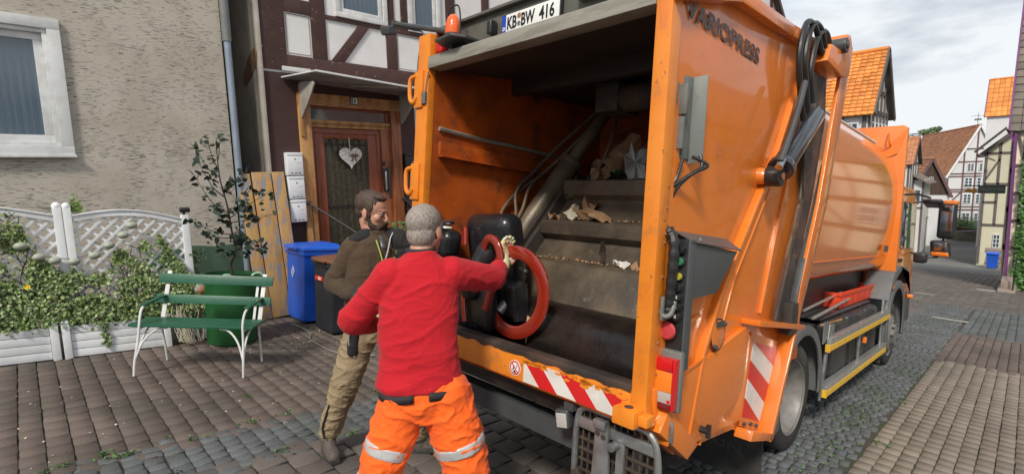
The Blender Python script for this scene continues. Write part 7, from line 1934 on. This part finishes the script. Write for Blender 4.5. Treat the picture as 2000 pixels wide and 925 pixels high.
# jacket: brown body, black shoulders and side
jk = MB()
jk.loft([((1.735, 3.275, .955), Rv, Fv, .175, .135), ((1.75, 3.27, 1.0), Rv, Fv, .190, .145), ((1.765, 3.262, 1.12), Rv, Fv, .195, .145), ((1.785, 3.26, 1.24), Rv, Fv, .202, .142), ((1.797, 3.262, 1.335), Rv, Fv, .20, .128),
         ((1.80, 3.268, 1.405), Rv, Fv, .155, .105), ((1.803, 3.28, 1.445), Rv, Fv, .10, .085), ((1.805, 3.282, 1.475), Rv, Fv, .078, .075)], n=32)
jk.limb(shR_ + Vector((.03, 0, -.01)), elR_, .090, .070, 20); jk.limb(elR_, wrR_, .070, .046, 20)
def jf(p, n): return fold(5, .007, (1, 1, 1.5), 40)(p, n) + fold(12, .003, (1, 1, 1.5), 12)(p, n)
pb_.part('jacket', fused(jk, 'jacket', M['brown_fleece'], off, .007, 5, jf), None, label='brown fleece jacket')
js = MB()
js.limb(shL_ + Vector((-.04, .0, -.01)), elL_, .096, .074, 20); js.limb(elL_, wrL_, .070, .046, 20)
js.loft([((1.915, 3.20, .97), Rv, Fv, .070, .105), ((1.93, 3.195, 1.15), Rv, Fv, .078, .115), ((1.94, 3.20, 1.33), Rv, Fv, .075, .11)], n=20)
js.limb((1.66, 3.28, 1.408), (1.74, 3.27, 1.432), .055, .06, 16); js.limb((1.86, 3.26, 1.43), (1.95, 3.22, 1.415), .06, .065, 16)
js.limb((1.63, 3.33, 1.36), (1.63, 3.40, 1.33), .055, .045, 16)
pb_.part('jacket_panel', fused(js, 'jacket_panel', M['black_fleece'], off, .007, 5, fold(8, .006, (1, 1, 1.4), 30)), None, label='black shoulder and side panels of the jacket')
cl_ = MB()
cl_.loft([((1.803, 3.285, 1.42), Rv, Fv, .100, .080), ((1.804, 3.295, 1.475), Rv, Fv, .086, .066)], n=28)
pb_.part('collar', fused(cl_, 'collar', M['black_fleece'], off, .005, 3), None)
fr2 = Vector(Fv); rr2 = Vector(Rv)
def fp(a_, z, d_=.0):   # a point on the jacket front: a_ towards his left, height z
    c = Vector((1.80 - (1.4 - z) * .12, 3.262, z))
    hd = .142 if z < 1.3 else .142 - (z - 1.3) * .35
    x = a_ / .20
    return c - rr2 * a_ + fr2 * (hd * (1 - abs(x) ** 2.3) ** (1 / 2.3) + .010 + d_)
zp = MB().tube([fp(-.035, 1.06), fp(-.03, 1.15), fp(-.02, 1.25), fp(-.045, 1.34, .005), fp(-.065, 1.42, .01)], .0055, 8)
pb_.part('zip', zp, M['lime'])
pb_.part('zip_edge', MB().tube([fp(-.015, 1.25), fp(.015, 1.34, .008), fp(.045, 1.42, .012), fp(.075, 1.455, .01)], .005, 8), M['reflect'])
pb_.part('pocket_zip', MB().tube([fp(.075, 1.17, .006), fp(.065, 1.29, .006)], .005, 8), M['lime'])
pb_.part('chest_mark', MB().bar(fp(.075, 1.325, .01), fp(.11, 1.33, .01), .003, .010).bar(fp(.08, 1.31, .01), fp(.115, 1.315, .01), .003, .006), M['lime'])
pb_.part('undershirt', MB().limb(fp(.0, 1.36, -.028), fp(.0, 1.42, -.055), .03, .03), M['dsteel'])
# trousers
kt = MB()
kt.loft([((1.76, 3.27, .70), Rv, Fv, .150, .12), ((1.755, 3.272, .82), Rv, Fv, .165, .125), ((1.75, 3.27, .955), Rv, Fv, .155, .118)], n=28)
kt.limb(hpR, knR_, .118, .094, 20); kt.limb(knR_, anR_ + Vector((.01, -.01, .03)), .092, .070, 20)
kt.limb(hpL, knL_, .118, .094, 20); kt.limb(knL_, anL_, .092, .070, 20)
def kf(p, n): return fold(7, .011, (1, 1, 1.8), 60)(p, n) + fold(18, .006 if p.z < .45 else .003, (1, 1, 2.2), 50)(p, n)
pb_.part('trousers', fused(kt, 'trousers', M['khaki'], off, .007, 3, kf), None, label='khaki work trousers')
pb_.part('tool_pocket', fused(MB().rbox((1.575, 3.235, .76), (.035, .045, .14), ((.9, -.3, 0), (.3, .9, 0), (.15, 0, 1)), .03, 3).rbox((1.66, 3.19, .93), (.10, .035, .06), ((1, -.2, 0), (.2, 1, 0), (0, 0, 1)), .025), 'tool_pocket', M['black_fleece'], off, .006, 3, fold(10, .005)), None)
pb_.part('pocket_piping', MB().tube(catmull([(1.545, 3.19, .90), (1.528, 3.20, .80), (1.530, 3.215, .70), (1.555, 3.20, .62)], 6), .004, 6), M['reflect'])
pb_.part('knee_pad', fused(MB().rbox((1.90, 2.92, .42), (.07, .03, .09), ((1, 0, 0), (0, 1, 0), (0, -.1, 1)), .03, 3), 'knee_pad', M['black_fleece'], off, .006, 3), None)
pb_.part('hem_piping', MB().tube(catmull([(1.468, 3.36, .34), (1.43, 3.385, .25), (1.405, 3.40, .17), (1.39, 3.43, .08), (1.40, 3.43, -.0)], 6), .007, 6), M['black_fleece'])
g = MB(); hand_shapes(g, wrR_, (.35, -.9, .1), (.6, .2, -.5), .5, 1.18, 1, .0125); g.limb(wrR_ + Vector((0, .06, .0)), wrR_, .05, .042)
pb_.part('glove', fused(g, 'glove', M['glove_black'], off, .004, 3), None)
g = MB(); hand_shapes(g, wrL_, (.35, -.25, .7), (.3, -.6, -.2), .5, 1.15, -1, .0125)
pb_.part('glove', fused(g, 'glove', M['glove_black'], off, .004, 3), None)
for a_, tip in ((anR_, (-.03, -.15)), (anL_, (.13, -.10))):
    z = gz(a_.x); s0 = Vector((a_.x, a_.y, z + .045)); e_ = s0 + Vector((tip[0], tip[1], 0))
    bt_ = MB().limb(s0, e_, .052, .047).limb(s0, s0 + Vector((0, 0, .13)), .055, .055).limb(s0 + (e_ - s0) * .4 + Vector((0, 0, .03)), s0 + Vector((0, 0, .11)), .045, .045)
    B = pb_.part('boot', fused(bt_, 'boot', M['boot'], off, .006, 3), None)
    so = MB(); d_ = (e_ - s0).normalized(); sdv = Vector((-d_.y, d_.x, 0))
    so.slab([s0 - d_ * .06 + sdv * .045, s0 + d_ * .08 + sdv * .056, e_ + d_ * .045 + sdv * .03, e_ + d_ * .045 - sdv * .03, s0 + d_ * .08 - sdv * .056, s0 - d_ * .06 - sdv * .045], (0, 0, -.045))
    pb_.part('sole', so, M['rubber'], B, bevel=.008)
    lc = MB()
    for k in range(4):
        c = s0 + d_ * (.035 + .022 * k) + Vector((0, 0, .105 - .022 * k)); lc.tube([c + sdv * .025, c + Vector((0, 0, .008)), c - sdv * .025], .004, 6)
    pb_.part('laces', lc, M['blue_ink'], B)
